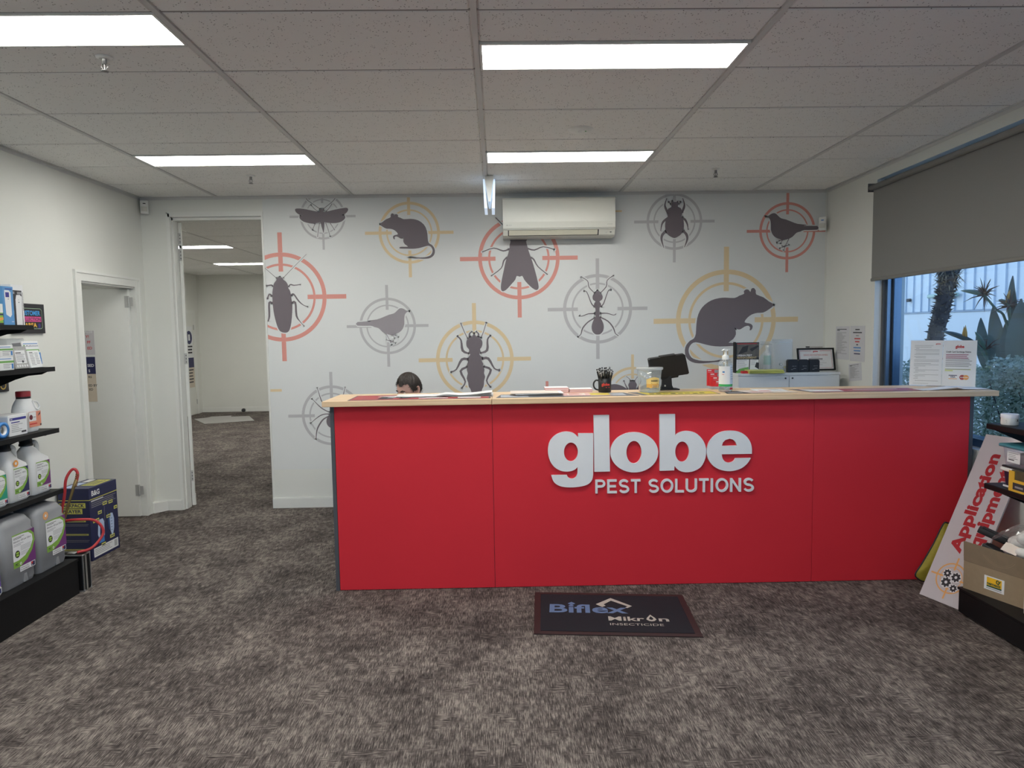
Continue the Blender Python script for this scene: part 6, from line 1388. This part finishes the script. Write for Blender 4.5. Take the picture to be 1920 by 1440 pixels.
# ================================================================== floor mat
mc = [on_z(*q, 0) for q in ((1001, 1190), (1319, 1196), (1279, 1117), (1003, 1112))]
dm = thing('door_mat', 'black Biflex Mikron logo mat on the carpet before the counter', 'mat', (.62, 3.75, 0))
MB().prism([(p.x, p.y) for p in mc], 'z', .0005, .006, M('mat_rubber', (.030, .016, .016), .6)).build('rubber_border', dm)
ce = sum(mc, V((0, 0, 0))) / 4
inn = []
for i, p in enumerate(mc):
    q = p.lerp(ce, 0); a_, b_ = mc[i - 1], mc[(i + 1) % 4]
    inn.append(p + (a_ - p).normalized() * .035 + (b_ - p).normalized() * .035)
MB().prism([(p.x, p.y) for p in inn], 'z', .006, .0085, M('mat_pile', (.0085, .009, .014), .95, var=.2, scale=300, bump=.5)).build('pile', dm)
pm = MB(); ux = (mc[1] - mc[0]).normalized(); f = Face(pm, V((mc[0].x, mc[0].y, .0087)), ux, V((-ux.y, ux.x, 0)), eps=.0002); W = (mc[1] - mc[0]).length
MBL = M('mat_blue', (.13, .20, .36), .9); MCR = M('mat_cream', (.50, .46, .40), .9)
f.text('Biflex', .075, .275, .115, MBL, 1, w=.44, bold=.022); f.poly([(.20 - .022, .40), (.20, .425), (.20 + .022, .40), (.20, .375)], MBL, 2)
f.poly([(.34, .395), (.43, .49), (.545, .375), (.515, .345), (.505, .355), (.52, .37), (.43, .45), (.385, .395), (.395, .375), (.375, .355)], MCR, 3)
f.text('Mikr', .40, .175, .055, MCR, 1, w=.195, bold=.02); f.text('n', .672, .175, .055, MCR, 1, w=.055, bold=.02)
f.poly([(.633, .26), (.656, .215), (.660, .195), (.648, .178), (.633, .172), (.618, .178), (.606, .195), (.610, .215)], MCR, 1); f.poly([(.633, .238), (.644, .212), (.644, .198), (.633, .19), (.622, .198), (.622, .212)], M('mat_pile', (0, 0, 0)), 2)
f.text('INSECTICIDE', .405, .115, .028, MCR, 1, w=.285); pm.build('lettering', dm)

# ================================================================== wall and ceiling fittings
AX0, AX1 = .070, 1.050
ACW = M('ac_ivory', (.74, .735, .66), .32, var=.015)
ac = thing('air_conditioner', 'ivory split air conditioner on the back wall', 'air conditioner', ((AX0 + AX1) / 2, 6.28, 2.41))
yf = 6.085; prof = [(6.2805, 2.735), (6.12, 2.735), (6.098, 2.728), (yf + .003, 2.71), (yf - .006, 2.62), (yf - .012, 2.53), (yf - .008, 2.478), (yf + .008, 2.46), (yf + .012, 2.452), (yf + .03, 2.418), (6.14, 2.405), (6.2805, 2.405)]
MB().prism(prof, 'x', AX0, AX1, ACW).build('casing', ac)
MB().prism([(6.275, 2.742), (6.11, 2.742), (yf + .0, 2.725), (yf - .003, 2.71), (yf + .006, 2.712), (6.1, 2.736)], 'x', AX0 - .002, AX1 + .002, ACW).build('top_cover', ac)
MB().prism([(yf - .0065, 2.49), (yf - .001, 2.4635), (yf + .0045, 2.4635), (yf - .004, 2.49)], 'x', AX0 + .005, AX1 - .005, M('ac_shade', (.60, .60, .55), .4)).build('panel_seam', ac)
MB().prism([(yf + .0065, 2.4625), (yf + .0285, 2.4145), (yf + .031, 2.4155), (yf + .009, 2.4635)], 'x', AX0 + .043, AX1 - .143, INK).build('louvre_gap', ac)
MB().prism([(yf + .0045, 2.459), (yf + .0235, 2.4185), (yf + .028, 2.4195), (yf + .0085, 2.460)], 'x', AX0 + .051, AX1 - .153, M('ac_louvre', (.66, .64, .52), .35)).build('louvre', ac)
pm = MB(); f = Face(pm, (AX0, yf - .0125, 2.49), (1, 0, 0), (0, 0, 1)); f.rect(.032, .009, .037, .015, INK, 1); f.text('DAIKIN', .041, .0092, .0055, GREYINK, 1, w=.035); f.text('INVERTER', AX1 - AX0 - .025, .010, .005, GREYINK, 1, w=.046, align='r'); pm.build('brand_print', ac)
pm = MB(); f = Face(pm, (AX1 - .10, yf + .018, 2.425), (1, 0, 0), (0, .35, .93), lift=.006); f.rect(.014, .016, .034, .021, GREYINK, 1); f.poly([(.02, .006), (.028, .006), (.026, .013), (.022, .013)], GREYINK, 1); f.disc(.062, .012, .008, INK, 1, ry=.004); pm.build('display', ac)
MB().tube([(AX0 + .01, 6.26, 2.402), (AX0 + .01, 6.26, 2.39)], .006, ACW, 8).build('drain_nub', ac)
# exit sign hung from the ceiling, seen end on
ey0, ey1, exx = 5.55, 5.88, -.04
ex = thing('exit_sign', 'slim hanging exit light seen end on, with two side plates glowing in place of reflected daylight', 'exit sign', (exx, 5.715, 2.55))
MB().prism([(exx - .034, ZC - .006), (exx + .034, ZC - .006), (exx + .034, ZC - .03), (exx + .008, ZC - .205), (exx - .008, ZC - .205), (exx - .034, ZC - .03)], 'y', ey0, ey1, WHITE).build('body', ex)
PLATE = M('exit_plate', (.62, .76, .95), .25, var=.08, emit=.28)  # pale blue emission stands in for daylight reflected by the acrylic
for s_ in (-1, 1):
    MB().prism([(exx + s_ * .036, ZC - .03), (exx + s_ * .048, ZC - .03), (exx + s_ * .041, ZC - .255), (exx + s_ * .017, ZC - .255)], 'y', ey0 + .004, ey1 - .004, PLATE).build('side_plate', ex)
# movement sensors
def sensor(label, x, y, z, rz):
    t = thing('motion_sensor', label, 'sensor', (x, y, z), rz, local=True)
    MB().rbox(-.032, .032, -.045, 0, 0, .118, .008, WHITE, 2).build('case', t); MB().rbox(-.024, .024, -.050, -.044, .02, .062, .004, M('sensor_lens', (.62, .62, .56), .3), 2).build('lens', t)
    pm = MB(); Face(pm, (0, -.0455, 0), (1, 0, 0), (0, 0, 1)).rect(-.01, .085, .012, .093, INK if rz > 0 else LBLUE, 1); pm.build('indicator', t)
sensor('white motion sensor in the left back corner under the ceiling', XL + .050, YB - .016, 2.664, .35)
sensor('white motion sensor in the right back corner beside the red bird target', 2.965, YB - .022, 2.447, -.6)
# sprinklers and the round fitting
SPK = M('sprinkler_metal', (0.22, 0.215, 0.21), 0.35, 0.7)
def sprinkler(label, u, v):
    p = on_z(u, v, ZC); t = thing('fire_sprinkler', label, 'sprinkler', (p.x, p.y, ZC - .001), group='ceiling sprinklers')
    MB().lathe([(.034, 0), (.033, -.006), (.02, -.010)], (p.x, p.y, ZC - .001), TRIM, 20).build('escutcheon', t)
    mb = MB(); mb.lathe([(.010, -.008), (.010, -.03), (.006, -.033)], (p.x, p.y, ZC), SPK, 12)
    for s_ in (-1, 1): mb.tube([(p.x + s_ * .009, p.y, ZC - .03), (p.x + s_ * .014, p.y, ZC - .045), (p.x + s_ * .004, p.y, ZC - .058)], .0028, SPK, 6)
    mb.build('frame', t); MB().lathe([(.004, -.057), (.017, -.060), (.017, -.063), (.003, -.064)], (p.x, p.y, ZC), SPK, 16).build('deflector', t); MB().lathe([(.003, -.034), (.003, -.056)], (p.x, p.y, ZC), SPK, 8).build('bulb', t)
sprinkler('steel ceiling sprinkler nearest, below the top left light panel', 195, 106); sprinkler('steel ceiling sprinkler in front of the doorway', 470, 329); sprinkler('steel ceiling sprinkler above the large rat target', 1342, 316.5)
p = on_z(1089, 242, ZC); rf = thing('emergency_light', 'small round white emergency light in the ceiling above the counter', 'light', (p.x, p.y, ZC - .001))
MB().lathe([(.078, 0), (.076, -.006), (.06, -.010), (.022, -.012)], (p.x, p.y, ZC - .0008), TRIM, 32).build('bezel', rf); MB().lathe([(.02, -.0122), (.016, -.017), (.006, -.02)], (p.x, p.y, ZC - .0008), WHITE, 16).build('lens', rf); MB().lathe([(.0045, -.0115), (.0045, -.014)], (p.x + .03, p.y, ZC - .0008), M('led_green', (.05, .4, .1), .4), 8).build('indicator', rf)
# ================================================================== outside the window
CONC = M('outside_concrete', (.34, .34, .33), .9, var=.15, scale=2)
struct(MB().box(3.27, 26, -16, 34, -.35, -.15, CONC).build('ground'))
struct(MB().box(-14, 3.26, -16, YF - .16, -.35, -.02, CONC).build('ground_2'))
bxw = 8.0
CLAD = M('cladding_white', (.72, .76, .80), .5, var=.03, scale=4); RENDW = M('render_white', (.78, .80, .82), .7, var=.03, scale=2)
wb_ = thing('neighbour_building', 'white metal clad building across the yard seen through the window', 'building', (bxw, 11, -.15))
MB().box(bxw + .03, bxw + 6, 3, 20, -.15, 5.2, RENDW).build('wall_core', wb_)
MB().box(bxw - .03, bxw + .029, 3, 20, -.15, 1.79, RENDW).build('lower_wall', wb_)
MB().box(bxw - .05, bxw + .029, 3, 20, 1.7905, 1.815, M('flashing', (.30, .36, .45), .5)).build('flashing', wb_)
pn = MB(); pn.box(0, .03, 0.004, .212, 0, 3.35, CLAD)
pn.prism([(0, .0), (0, .0)], 'z', 0, 0, CLAD) if False else None
pn.prism([(0.0, .212), (-.028, .218), (-.028, .232), (0.0, .238)], 'z', 0, 3.35, CLAD); me = pn.mesh('cladding_panel')
for k in range(60):
    ob = bpy.data.objects.new('cladding_panel', me); COL.objects.link(ob); ob.parent = wb_; ob.location = V((bxw - .001, 4.5 + k * .24, 1.82)) - ORG[wb_.name] + V((0, 0, 0))
ORG_b = ORG[wb_.name]
dp = MB(); dp.tube([(bxw - .12, 13.62, -.15), (bxw - .12, 13.62, 5)], .045, RENDW, 12); dp.build('downpipe', wb_)
a_ = on_x(1741, 555, bxw - .06); b_ = on_x(1796, 553, bxw - .06)
lt_ = MB(); lt_.rbox(bxw - .10, bxw - .031, b_.y, a_.y, (a_.z + b_.z) / 2 - .035, (a_.z + b_.z) / 2 + .035, .02, M('batten_green', (.45, .58, .50), .4), 2); lt_.build('wall_batten', wb_)
p = on_x(1705, 563, bxw - .04); MB().rbox(bxw - .07, bxw - .03, p.y - .06, p.y + .06, p.z - .03, p.z + .03, .01, INK, 1).build('vent', wb_)
# palm
TR = M('palm_bark', (.105, .09, .085), .9, var=.45, scale=14, bump=1.0); FIB = M('palm_fibre', (.34, .26, .17), .9, var=.4, scale=20)
pl = thing('palm_tree', 'leaning palm with a spiky trunk outside the window', 'palm', (5.2, 8.12, -.15))
path = smooth_path([(5.2, 8.14, -.16), (5.2, 8.13, .7), (5.2, 8.10, 1.38), (5.2, 7.98, 1.76), (5.2, 7.92, 2.02), (5.2, 7.88, 2.30), (5.2, 7.86, 2.65)], False, 4)
MB().tube(path, [.085] * 12 + [.083, .08, .078, .078, .078, .085, .10, .125, .155, .18, .20, .20, .18][:len(path) - 12], TR, 14).build('trunk', pl)
rn = random.Random(21); sp = MB()
for k in range(620):
    t = rn.random() ** .8; i = t * (len(path) - 8.01); i0 = int(i); c = path[i0].lerp(path[i0 + 1], i - i0); a_ = rn.uniform(0, 6.283); d_ = V((math.cos(a_), math.sin(a_), 0)); tg = V((-d_.y, d_.x, 0))
    r0 = .074; L = rn.uniform(.025, .06); tip = c + d_ * (r0 + L) + V((0, 0, rn.uniform(-.01, .05))); b0 = c + d_ * r0
    sp.add([b0 + tg * .012, b0 - tg * .012, b0 + V((0, 0, .022)), tip], [(0, 1, 3), (1, 2, 3), (2, 0, 3)], TR if rn.random() < .7 else FIB)
o_ = sp.build('leaf_bases', pl); o_['kind'] = 'stuff'
fb = MB()
for k in range(420):
    t = rn.random(); c = V((5.2, 7.88, 2.02 + .45 * t)); a_ = rn.uniform(0, 6.283); d_ = V((math.cos(a_), math.sin(a_), 0)); tg = V((-d_.y, d_.x, 0)); r0 = .10 + .10 * t
    b0 = c + d_ * (r0 * .8); tip = b0 + d_ * rn.uniform(.04, .11) + V((rn.uniform(-.03, .03), rn.uniform(-.03, .03), rn.uniform(-.10, .08)))
    fb.add([b0 + tg * .012, b0 - tg * .012, tip], [(0, 1, 2)], FIB if rn.random() < .7 else TR)
o_ = fb.build('crown_fibre', pl); o_['kind'] = 'stuff'
PALMG = M('palm_green', (.10, .17, .06), .6)
for k in range(9):
    a_ = k * .7; fr_ = MB(); d_ = V((math.cos(a_), math.sin(a_), 0)); tg = V((-d_.y, d_.x, 0)); pts = [V((5.2, 7.87, 2.62)) + d_ * (1.5 * s) + V((0, 0, 1.1 * s - 1.0 * s * s)) for s in [i / 12 for i in range(13)]]
    fr_.tube(pts, [.02 * (1 - i / 14) for i in range(13)], PALMG, 5)
    for i in range(2, 13):
        for s_ in (-1, 1):
            q = pts[i]; fr_.add([q, q + d_ * .03, q + tg * s_ * .32 + d_ * .12 - V((0, 0, .10))], [(0, 1, 2)], PALMG)
    fr_.build('frond', pl)
# bird of paradise clump
LEAF = M('strelitzia_leaf', (.17, .22, .19), .4, var=.2, scale=6); LEAF2 = M('strelitzia_leaf_dark', (.035, .06, .05), .4, var=.2, scale=6); STEM = M('strelitzia_stem', (.12, .19, .12), .5); OPET = M('strelitzia_orange', (.90, .42, .08), .5, var=.15); DRY = M('dried_petal', (.16, .09, .07), .8, var=.3)
def bop(name, label, base_): return thing(name, label, 'plant', base_)
b1 = bop('bird_of_paradise', 'bird of paradise clump with paddle leaves and orange flowers outside the window', (3.85, 5.15, -.15))
def paddle(tip, base_, w, mt, bend, parent):
    tip, base_ = V(tip), V(base_); ax = (tip - base_); L = ax.length; ax.normalize(); side = ax.cross(V(bend)).normalized(); out = side.cross(ax)
    n = 12; mb = MB(); vs = []
    for i in range(n + 1):
        t = i / n; ww = w * (math.sin(math.pi * min(1, t * .94 + .05)) ** .75) * (1 - .25 * t); c = base_ + ax * (L * t) + out * (.06 * L * math.sin(math.pi * t))
        vs += [c + side * ww + out * ww * .35, c, c - side * ww + out * ww * .35]
    fs = []
    for i in range(n):
        fs += [(3 * i, 3 * i + 1, 3 * i + 4, 3 * i + 3), (3 * i + 1, 3 * i + 2, 3 * i + 5, 3 * i + 4)]
    mb.add(vs, fs, mt, True); mb.add([V(v) - out * .002 for v in vs], [f_[::-1] for f_ in fs], mt, True)
    g_ = V((base_.x, base_.y, -.15)); mb.tube([base_ + ax * (L * .9), base_, base_.lerp(g_, .5) + V((0, .02, 0)), g_], [.004, .009, .012, .014], STEM, 6)
    return mb.build('leaf', parent)
X_ = 3.8
def at(u, v, x=X_): return on_x(u, v, x)
for (tu, tv), (bu, bv), w_, mt_, bend in (((1839, 596), (1858, 706), .060, LEAF, (-1, -.6, 0)), ((1862, 574), (1882, 706), .066, LEAF, (-.8, -.8, 0)), ((1899, 517), (1915, 640), .05, LEAF, (-1, -.2, 0)), ((1915, 560), (1912, 720), .085, LEAF, (-.9, -.6, 0)), ((1888, 600), (1900, 720), .075, LEAF, (-.7, -.9, 0)), ((1935, 540), (1940, 700), .09, LEAF, (-1, -.5, 0)), ((1960, 560), (1955, 720), .09, LEAF, (-1, .3, 0))):
    xo = X_ + rn.uniform(-.05, .12); paddle(at(tu, tv, xo), at(bu, bv, xo + .05), w_, mt_, bend, b1)
def flower(beak, neck, stem_to, petals, spikes, parent, big=1.0):
    beak, neck = V(beak), V(neck); fl = MB(); fl.tube(smooth_path([beak, beak.lerp(neck, .5) + V((0, 0, .008)), neck], False, 4), [.001, .006 * big, .011 * big, .015 * big, .017 * big, .018 * big, .017 * big, .015 * big, .012 * big], LEAF2 if petals == 'dark' else STEM, 8)
    st_ = [V(q) for q in stem_to]; fl.tube(smooth_path([neck] + st_, False, 4), .009, STEM, 7); fo = fl.build('flower_stalk', parent)
    if petals:
        for k in range(3):
            pm = MB(); d_ = V((rn.uniform(-.02, .02), rn.uniform(-.03, .03), .085 + .015 * k)); q = beak.lerp(neck, .72 + .06 * k); pm.tube([q, q + d_ * .5 + V((0, .006, 0)), q + d_], [.006, .012, .001], OPET, 6); pm.build('petal', fo)
    if spikes:
        pm = MB()
        for k in range(spikes):
            v_ = V((rn.gauss(0, 1), rn.gauss(0, 1), rn.gauss(.3, 1))).normalized() * rn.uniform(.07, .15); pm.tube([neck, neck + v_ * .55 + V((0, 0, .012)), neck + v_], [.006, .004, .0008], DRY, 5)
        pm.build('dried_spikes', fo)
flower(at(1801, 545), at(1845, 553), [at(1868, 580), at(1885, 600), at(1898, 700), V((3.85, 5.1, -.15))], None, 34, b1)
flower(at(1872, 562), at(1893, 574), [at(1893, 600), at(1898, 660), at(1905, 730), V((3.85, 5.05, -.15))], 'orange', 22, b1)
flower(at(1766, 621, 3.7), at(1822, 640, 3.7), [at(1842, 660, 3.7), at(1852, 720, 3.7), V((3.78, 5.3, -.15))], 'dark', 0, b1, 1.25)
flower(at(1828, 622, 3.75), at(1848, 655, 3.75), [at(1852, 680, 3.75), at(1856, 730, 3.75), V((3.8, 5.25, -.15))], None, 6, b1)
# low shrubs under the window
SHR = [M('shrub_leaf', (.34, .40, .28), .5, var=.3, scale=8), M('shrub_leaf_pale', (.55, .62, .50), .5, var=.3, scale=8)]
def shrub(label, x0, x1, y0, y1, zt, n, seed):
    r_ = random.Random(seed); t = thing('hedge_shrub', label, 'shrub', ((x0 + x1) / 2, (y0 + y1) / 2, -.15), group='shrubs under the window')
    lf_ = MB()
    for k in range(n):
        u, v = r_.random(), r_.random(); top = zt - .16 * (2 * abs(v - .5)) ** 3 + .04 * math.sin(v * 19) ; z = top - r_.random() ** 2 * .55
        c = V((x0 + (x1 - x0) * u, y0 + (y1 - y0) * v, z)); a_ = V((r_.gauss(0, 1), r_.gauss(0, 1), r_.gauss(0, .6))).normalized(); b_ = a_.orthogonal().normalized() * .011; L = r_.uniform(.024, .045)
        lf_.add([c, c + a_ * L * .5 + b_, c + a_ * L, c + a_ * L * .5 - b_], [(0, 1, 2, 3)], SHR[r_.random() < .35])
    o_ = lf_.build('foliage', t); o_['kind'] = 'stuff'
    st_ = MB()
    for k in range(10):
        b_ = V((x0 + (x1 - x0) * r_.uniform(.3, .7), y0 + (y1 - y0) * r_.uniform(.2, .8), -.16)); e_ = V((x0 + (x1 - x0) * r_.uniform(.1, .9), y0 + (y1 - y0) * r_.random(), zt - .12)); st_.tube([b_, b_.lerp(e_, .5) + V((.02, .02, 0)), e_], [.012, .008, .003], TR, 5)
    st_.build('stems', t)
shrub('fine leaved shrub beyond the window frame, the farthest one', 3.75, 4.6, 6.0, 7.4, 1.19, 5200, 1)
shrub('fine leaved shrub behind the notice holder', 3.72, 4.4, 5.0, 6.0, 1.20, 5200, 2)
shrub('fine leaved shrub under the bird of paradise leaves', 3.50, 4.1, 4.1, 5.05, 1.33, 7000, 3)
shrub('fine leaved shrub nearest, at the right picture edge', 3.45, 4.1, 3.0, 4.1, 1.30, 4200, 4)

# ================================================================== person seated behind the counter
SKIN = M('skin', (.60, .365, .30), .5, var=.08, scale=12); SHIRT = M('shirt_navy', (.03, .035, .06), .8, var=.1); TROU = M('trousers_grey', (.06, .06, .065), .85, var=.1); SHOE = M('shoe_black', (.02, .02, .02), .5)
px_, py_ = -.665, 5.12
FACE = math.radians(-38)                 # turned towards his right, our left
per = thing('person', 'person with short dark brown hair seated behind the counter, looking down', 'person', (px_, py_ + .06, .0))
jt = {}; vs = []; es = []; rad = []
def J(n, p, r, par=None):
    jt[n] = len(vs); vs.append(V(p)); rad.append(r)
    if par: es.append((jt[par], jt[n]))
B = V((px_, py_ + .10, 0))
J('pelvis', B + V((0, .02, .56)), .135); J('belly', B + V((0, .01, .70)), .13, 'pelvis'); J('chest', B + V((0, -.03, .88)), .14, 'belly'); J('collar', B + V((0, -.06, .995)), .085, 'chest'); J('neck', B + V((0, -.085, 1.06)), .058, 'collar'); J('skull', B + V((-.005, -.105, 1.12)), .055, 'neck')
for s_, n in ((-1, 'l'), (1, 'r')):
    J(n + 'sh', B + V((s_ * .165, -.05, .955)), .066, 'collar'); J(n + 'el', B + V((s_ * .245, -.10, .70)), .046, n + 'sh'); J(n + 'wr', B + V((s_ * .13, -.30, .68)), .029, n + 'el'); J(n + 'pa', B + V((s_ * .105, -.37, .678)), .026, n + 'wr')
    for k in range(4):
        o_ = V((s_ * (.018 - .017 * k), 0, 0)); q = B + V((s_ * .095, -.43, .672)) + o_; J(n + 'f%da' % k, q, .0095, n + 'pa'); J(n + 'f%db' % k, q + V((0, -.028 - .004 * (k in (1, 2)), -.010)), .0085, n + 'f%da' % k); J(n + 'f%dc' % k, q + V((0, -.040 - .006 * (k in (1, 2)), -.030)), .007, n + 'f%db' % k)
    J(n + 't0', B + V((s_ * .070, -.36, .675)), .011, n + 'pa'); J(n + 't1', B + V((s_ * .050, -.385, .668)), .010, n + 't0'); J(n + 't2', B + V((s_ * .040, -.41, .66)), .0085, n + 't1')
    J(n + 'hip', B + V((s_ * .095, -.03, .54)), .098, 'pelvis'); J(n + 'kn', B + V((s_ * .13, -.40, .53)), .062, n + 'hip'); J(n + 'an', B + V((s_ * .13, -.36, .10)), .042, n + 'kn'); J(n + 'ft', B + V((s_ * .14, -.42, .045)), .040, n + 'an'); J(n + 'to', B + V((s_ * .145, -.52, .035)), .034, n + 'ft')
me = bpy.data.meshes.new('body_skeleton'); me.from_pydata(vs, es, []); bo = bpy.data.objects.new('body_skeleton', me); COL.objects.link(bo)
sk = bo.modifiers.new('skin', 'SKIN'); sk.use_smooth_shade = True
for i, d_ in enumerate(me.skin_vertices[0].data): d_.radius = (rad[i], rad[i]); d_.use_root = (i == 0)
ss = bo.modifiers.new('sub', 'SUBSURF'); ss.levels = 1; ss.render_levels = 1
bpy.context.view_layer.update(); dg = bpy.context.evaluated_depsgraph_get()
ev = bpy.data.meshes.new_from_object(bo.evaluated_get(dg)); mb = MB()
bv = [v.co.copy() for v in ev.vertices]
for p_ in ev.polygons:
    c = p_.center - B
    if c.z < .075: mt_ = SHOE
    elif c.z < .60 and not (c.y < -.26 and c.z > .62): mt_ = TROU
    elif c.z > 1.03 or (c.y < -.29 and c.z > .64): mt_ = SKIN
    else: mt_ = SHIRT
    mb.f.append(list(p_.vertices)); mb.mi.append(mb.mid(mt_)); mb.sm.append(True)
mb.v = bv; bpy.data.objects.remove(bo); bpy.data.meshes.remove(me); bpy.data.meshes.remove(ev)
# head: skull shaped from a sphere, face along local -Y
HC_ = V((px_ + .008, py_ - .005, 1.163)); HT = Matrix.Translation(HC_) @ Matrix.Rotation(FACE, 4, 'Z') @ Matrix.Rotation(.22, 4, 'X')
def head_point(th_, ph):
    x, y, z = math.sin(th_) * math.sin(ph), -math.sin(th_) * math.cos(ph), math.cos(th_)
    w = .076 * (1 - .16 * max(0, -z) ** 1.5 * 1.4); d_ = .098; h = .118
    p = V((x * w, y * d_, z * h))
    f_ = max(0, -y)
    if z < -.1: p.y *= 1 - .10 * min(1, -z); p.x *= 1 - .12 * min(1, -z)
    if f_ > .6:
        p.y -= .012 * math.exp(-((p.x / .012) ** 2 + ((p.z + .03) / .016) ** 2)) * 1.6    # nose
        p.y -= .004 * math.exp(-((p.x / .035) ** 2 + ((p.z - .022) / .010) ** 2))           # brow
        for s_ in (-1, 1): p.y += .007 * math.exp(-(((p.x - s_ * .031) / .014) ** 2 + ((p.z + .0) / .012) ** 2))
        p.y -= .004 * math.exp(-((p.x / .022) ** 2 + ((p.z + .066) / .008) ** 2)); p.y -= .005 * math.exp(-((p.x / .02) ** 2 + ((p.z + .102) / .014) ** 2))
    return p
n1, n2 = 40, 56; hv = [head_point(math.pi * i / n1, 2 * math.pi * j / n2) for i in range(n1 + 1) for j in range(n2)]
mb.add(hv, [(i * n2 + j, (i + 1) * n2 + j, (i + 1) * n2 + (j + 1) % n2, i * n2 + (j + 1) % n2) for i in range(n1) for j in range(n2)], SKIN, True, HT)
for s_ in (-1, 1):
    ear = [(s_ * .073, .000, .016), (s_ * .080, .010, .028), (s_ * .083, .020, .022), (s_ * .084, .022, .004), (s_ * .081, .014, -.016), (s_ * .076, .004, -.030), (s_ * .073, -.002, -.022)]
    mb.tube([V(q) for q in smooth_path(ear, False, 3)], .0065, SKIN, 8, HT); mb.add([V(q) for q in ear], [list(range(7))], SKIN, True, HT)
body = mb.build('body', per)
for s_ in (-1, 1):
    e_ = MB(HT); e_.lathe([(.001, -.011), (.008, -.008), (.011, 0), (.008, .008), (.001, .011)], (0, 0, 0), M('eye_white', (.7, .7, .68), .2), 14, T=Matrix.Translation((s_ * .031, -.078, .0)), cap=False); e_.lathe([(.005, 0), (.0005, .0025)], (0, 0, 0), INK, 12, T=Matrix.Translation((s_ * .031, -.0885, -.001)) @ Matrix.Rotation(math.pi / 2, 4, 'X')); e_.build('eye', per)
HAIR = M('hair_brown', (.028, .019, .014), .5, var=.5, scale=60)
br = MB(HT)
for s_ in (-1, 1): br.tube([(s_ * .014, -.0985, .017), (s_ * .03, -.0955, .023), (s_ * .046, -.086, .018)], [.004, .005, .002], HAIR, 6)
br.tube([(-.02, -.098, -.0655), (0, -.1005, -.0665), (.02, -.098, -.0655)], [.001, .0035, .001], M('lips', (.40, .18, .16), .5), 6); br.build('brows_and_lips', per)
hr = MB(HT); hv = []; idx = {}
def hairline(ph):          # polar angle down to which the hair reaches, by azimuth (0 = face)
    a_ = abs((ph + math.pi) % (2 * math.pi) - math.pi)
    front = 1.02 + .07 * math.sin(ph * 5); side = 1.62
    if a_ < .9: return front + .05 * math.sin(ph * 9)
    if a_ < 1.25: return front + (side - front) * (a_ - .9) / .35
    if a_ < 1.8: return side - .08
    return 1.62 + .42 * (a_ - 1.8) / 1.34
rn = random.Random(3); n1, n2 = 22, 56
for i in range(n1 + 1):
    for j in range(n2):
        ph = 2 * math.pi * j / n2; th_ = hairline(ph) * i / n1; p = head_point(th_, ph); nn = V((p.x / .076 ** 2, p.y / .098 ** 2, p.z / .118 ** 2)).normalized()
        thick = .014 * (1 - .75 * (i / n1) ** 3) + .0035 * math.sin(ph * 17 + i * .9) + .0025 * rn.random()
        hv.append(p + nn * max(.0015, thick))
hr.add(hv, [(i * n2 + j, (i + 1) * n2 + j, (i + 1) * n2 + (j + 1) % n2, i * n2 + (j + 1) % n2) for i in range(n1) for j in range(n2)], HAIR, True)
for k in range(900):
    ph = rn.uniform(0, 6.283); th_ = hairline(ph) * rn.random() ** .6; p = head_point(th_, ph); nn = V((p.x / .076 ** 2, p.y / .098 ** 2, p.z / .118 ** 2)).normalized()
    fl_ = (V((rn.gauss(.3, .4), rn.gauss(-.6, .5), rn.gauss(-.1, .3))) ); fl_ = (fl_ - nn * fl_.dot(nn)).normalized(); s_ = nn.cross(fl_).normalized() * .0016
    b0 = p + nn * .010; tip = b0 + fl_ * rn.uniform(.012, .028) + nn * rn.uniform(.0, .010); hr.add([b0 + s_, b0 - s_, tip], [(0, 1, 2)], HAIR)
for k in range(14):
    b0 = V((rn.uniform(-.02, .03), rn.uniform(-.02, .03), .125)); tip = b0 + V((rn.uniform(-.01, .035), rn.uniform(-.02, .01), rn.uniform(.006, .018))); hr.add([b0 + V((.0016, 0, 0)), b0 - V((.0016, 0, 0)), tip], [(0, 1, 2)], HAIR)
hr.build('hair', per)
# office chair under him
oc = thing('office_chair', 'black office chair behind the counter', 'chair', (px_, py_ + .13, 0))
CHB = M('chair_fabric', (.02, .02, .022), .85)
MB().rbox(px_ - .24, px_ + .24, py_ - .14, py_ + .34, .36, .425, .025, CHB, 3).build('seat', oc); MB().rbox(px_ - .21, px_ + .21, py_ + .33, py_ + .39, .52, .98, .025, CHB, 3).build('backrest', oc)
MB().tube([(px_, py_ + .22, .35), (px_, py_ + .40, .36), (px_, py_ + .41, .6)], .018, BLACK, 8).build('back_bar', oc); MB().lathe([(.03, .10), (.03, .22), (.02, .221), (.02, .36)], (px_, py_ + .13, 0), STEEL, 14).build('column', oc)
for k in range(5):
    a_ = k * 2 * math.pi / 5 + .3; e_ = V((px_ + .28 * math.cos(a_), py_ + .13 + .28 * math.sin(a_), .075)); MB().tube([(px_, py_ + .13, .12), e_], [.024, .015], BLACK, 8).build('leg', oc)
    MB(Matrix.Translation((e_.x, e_.y, .028)) @ Matrix.Rotation(a_, 4, 'Z') @ Matrix.Rotation(math.pi / 2, 4, 'X')).lathe([(.027, -.02), (.028, 0), (.027, .02)], (0, 0, 0), CAPB, 14).build('castor', oc)
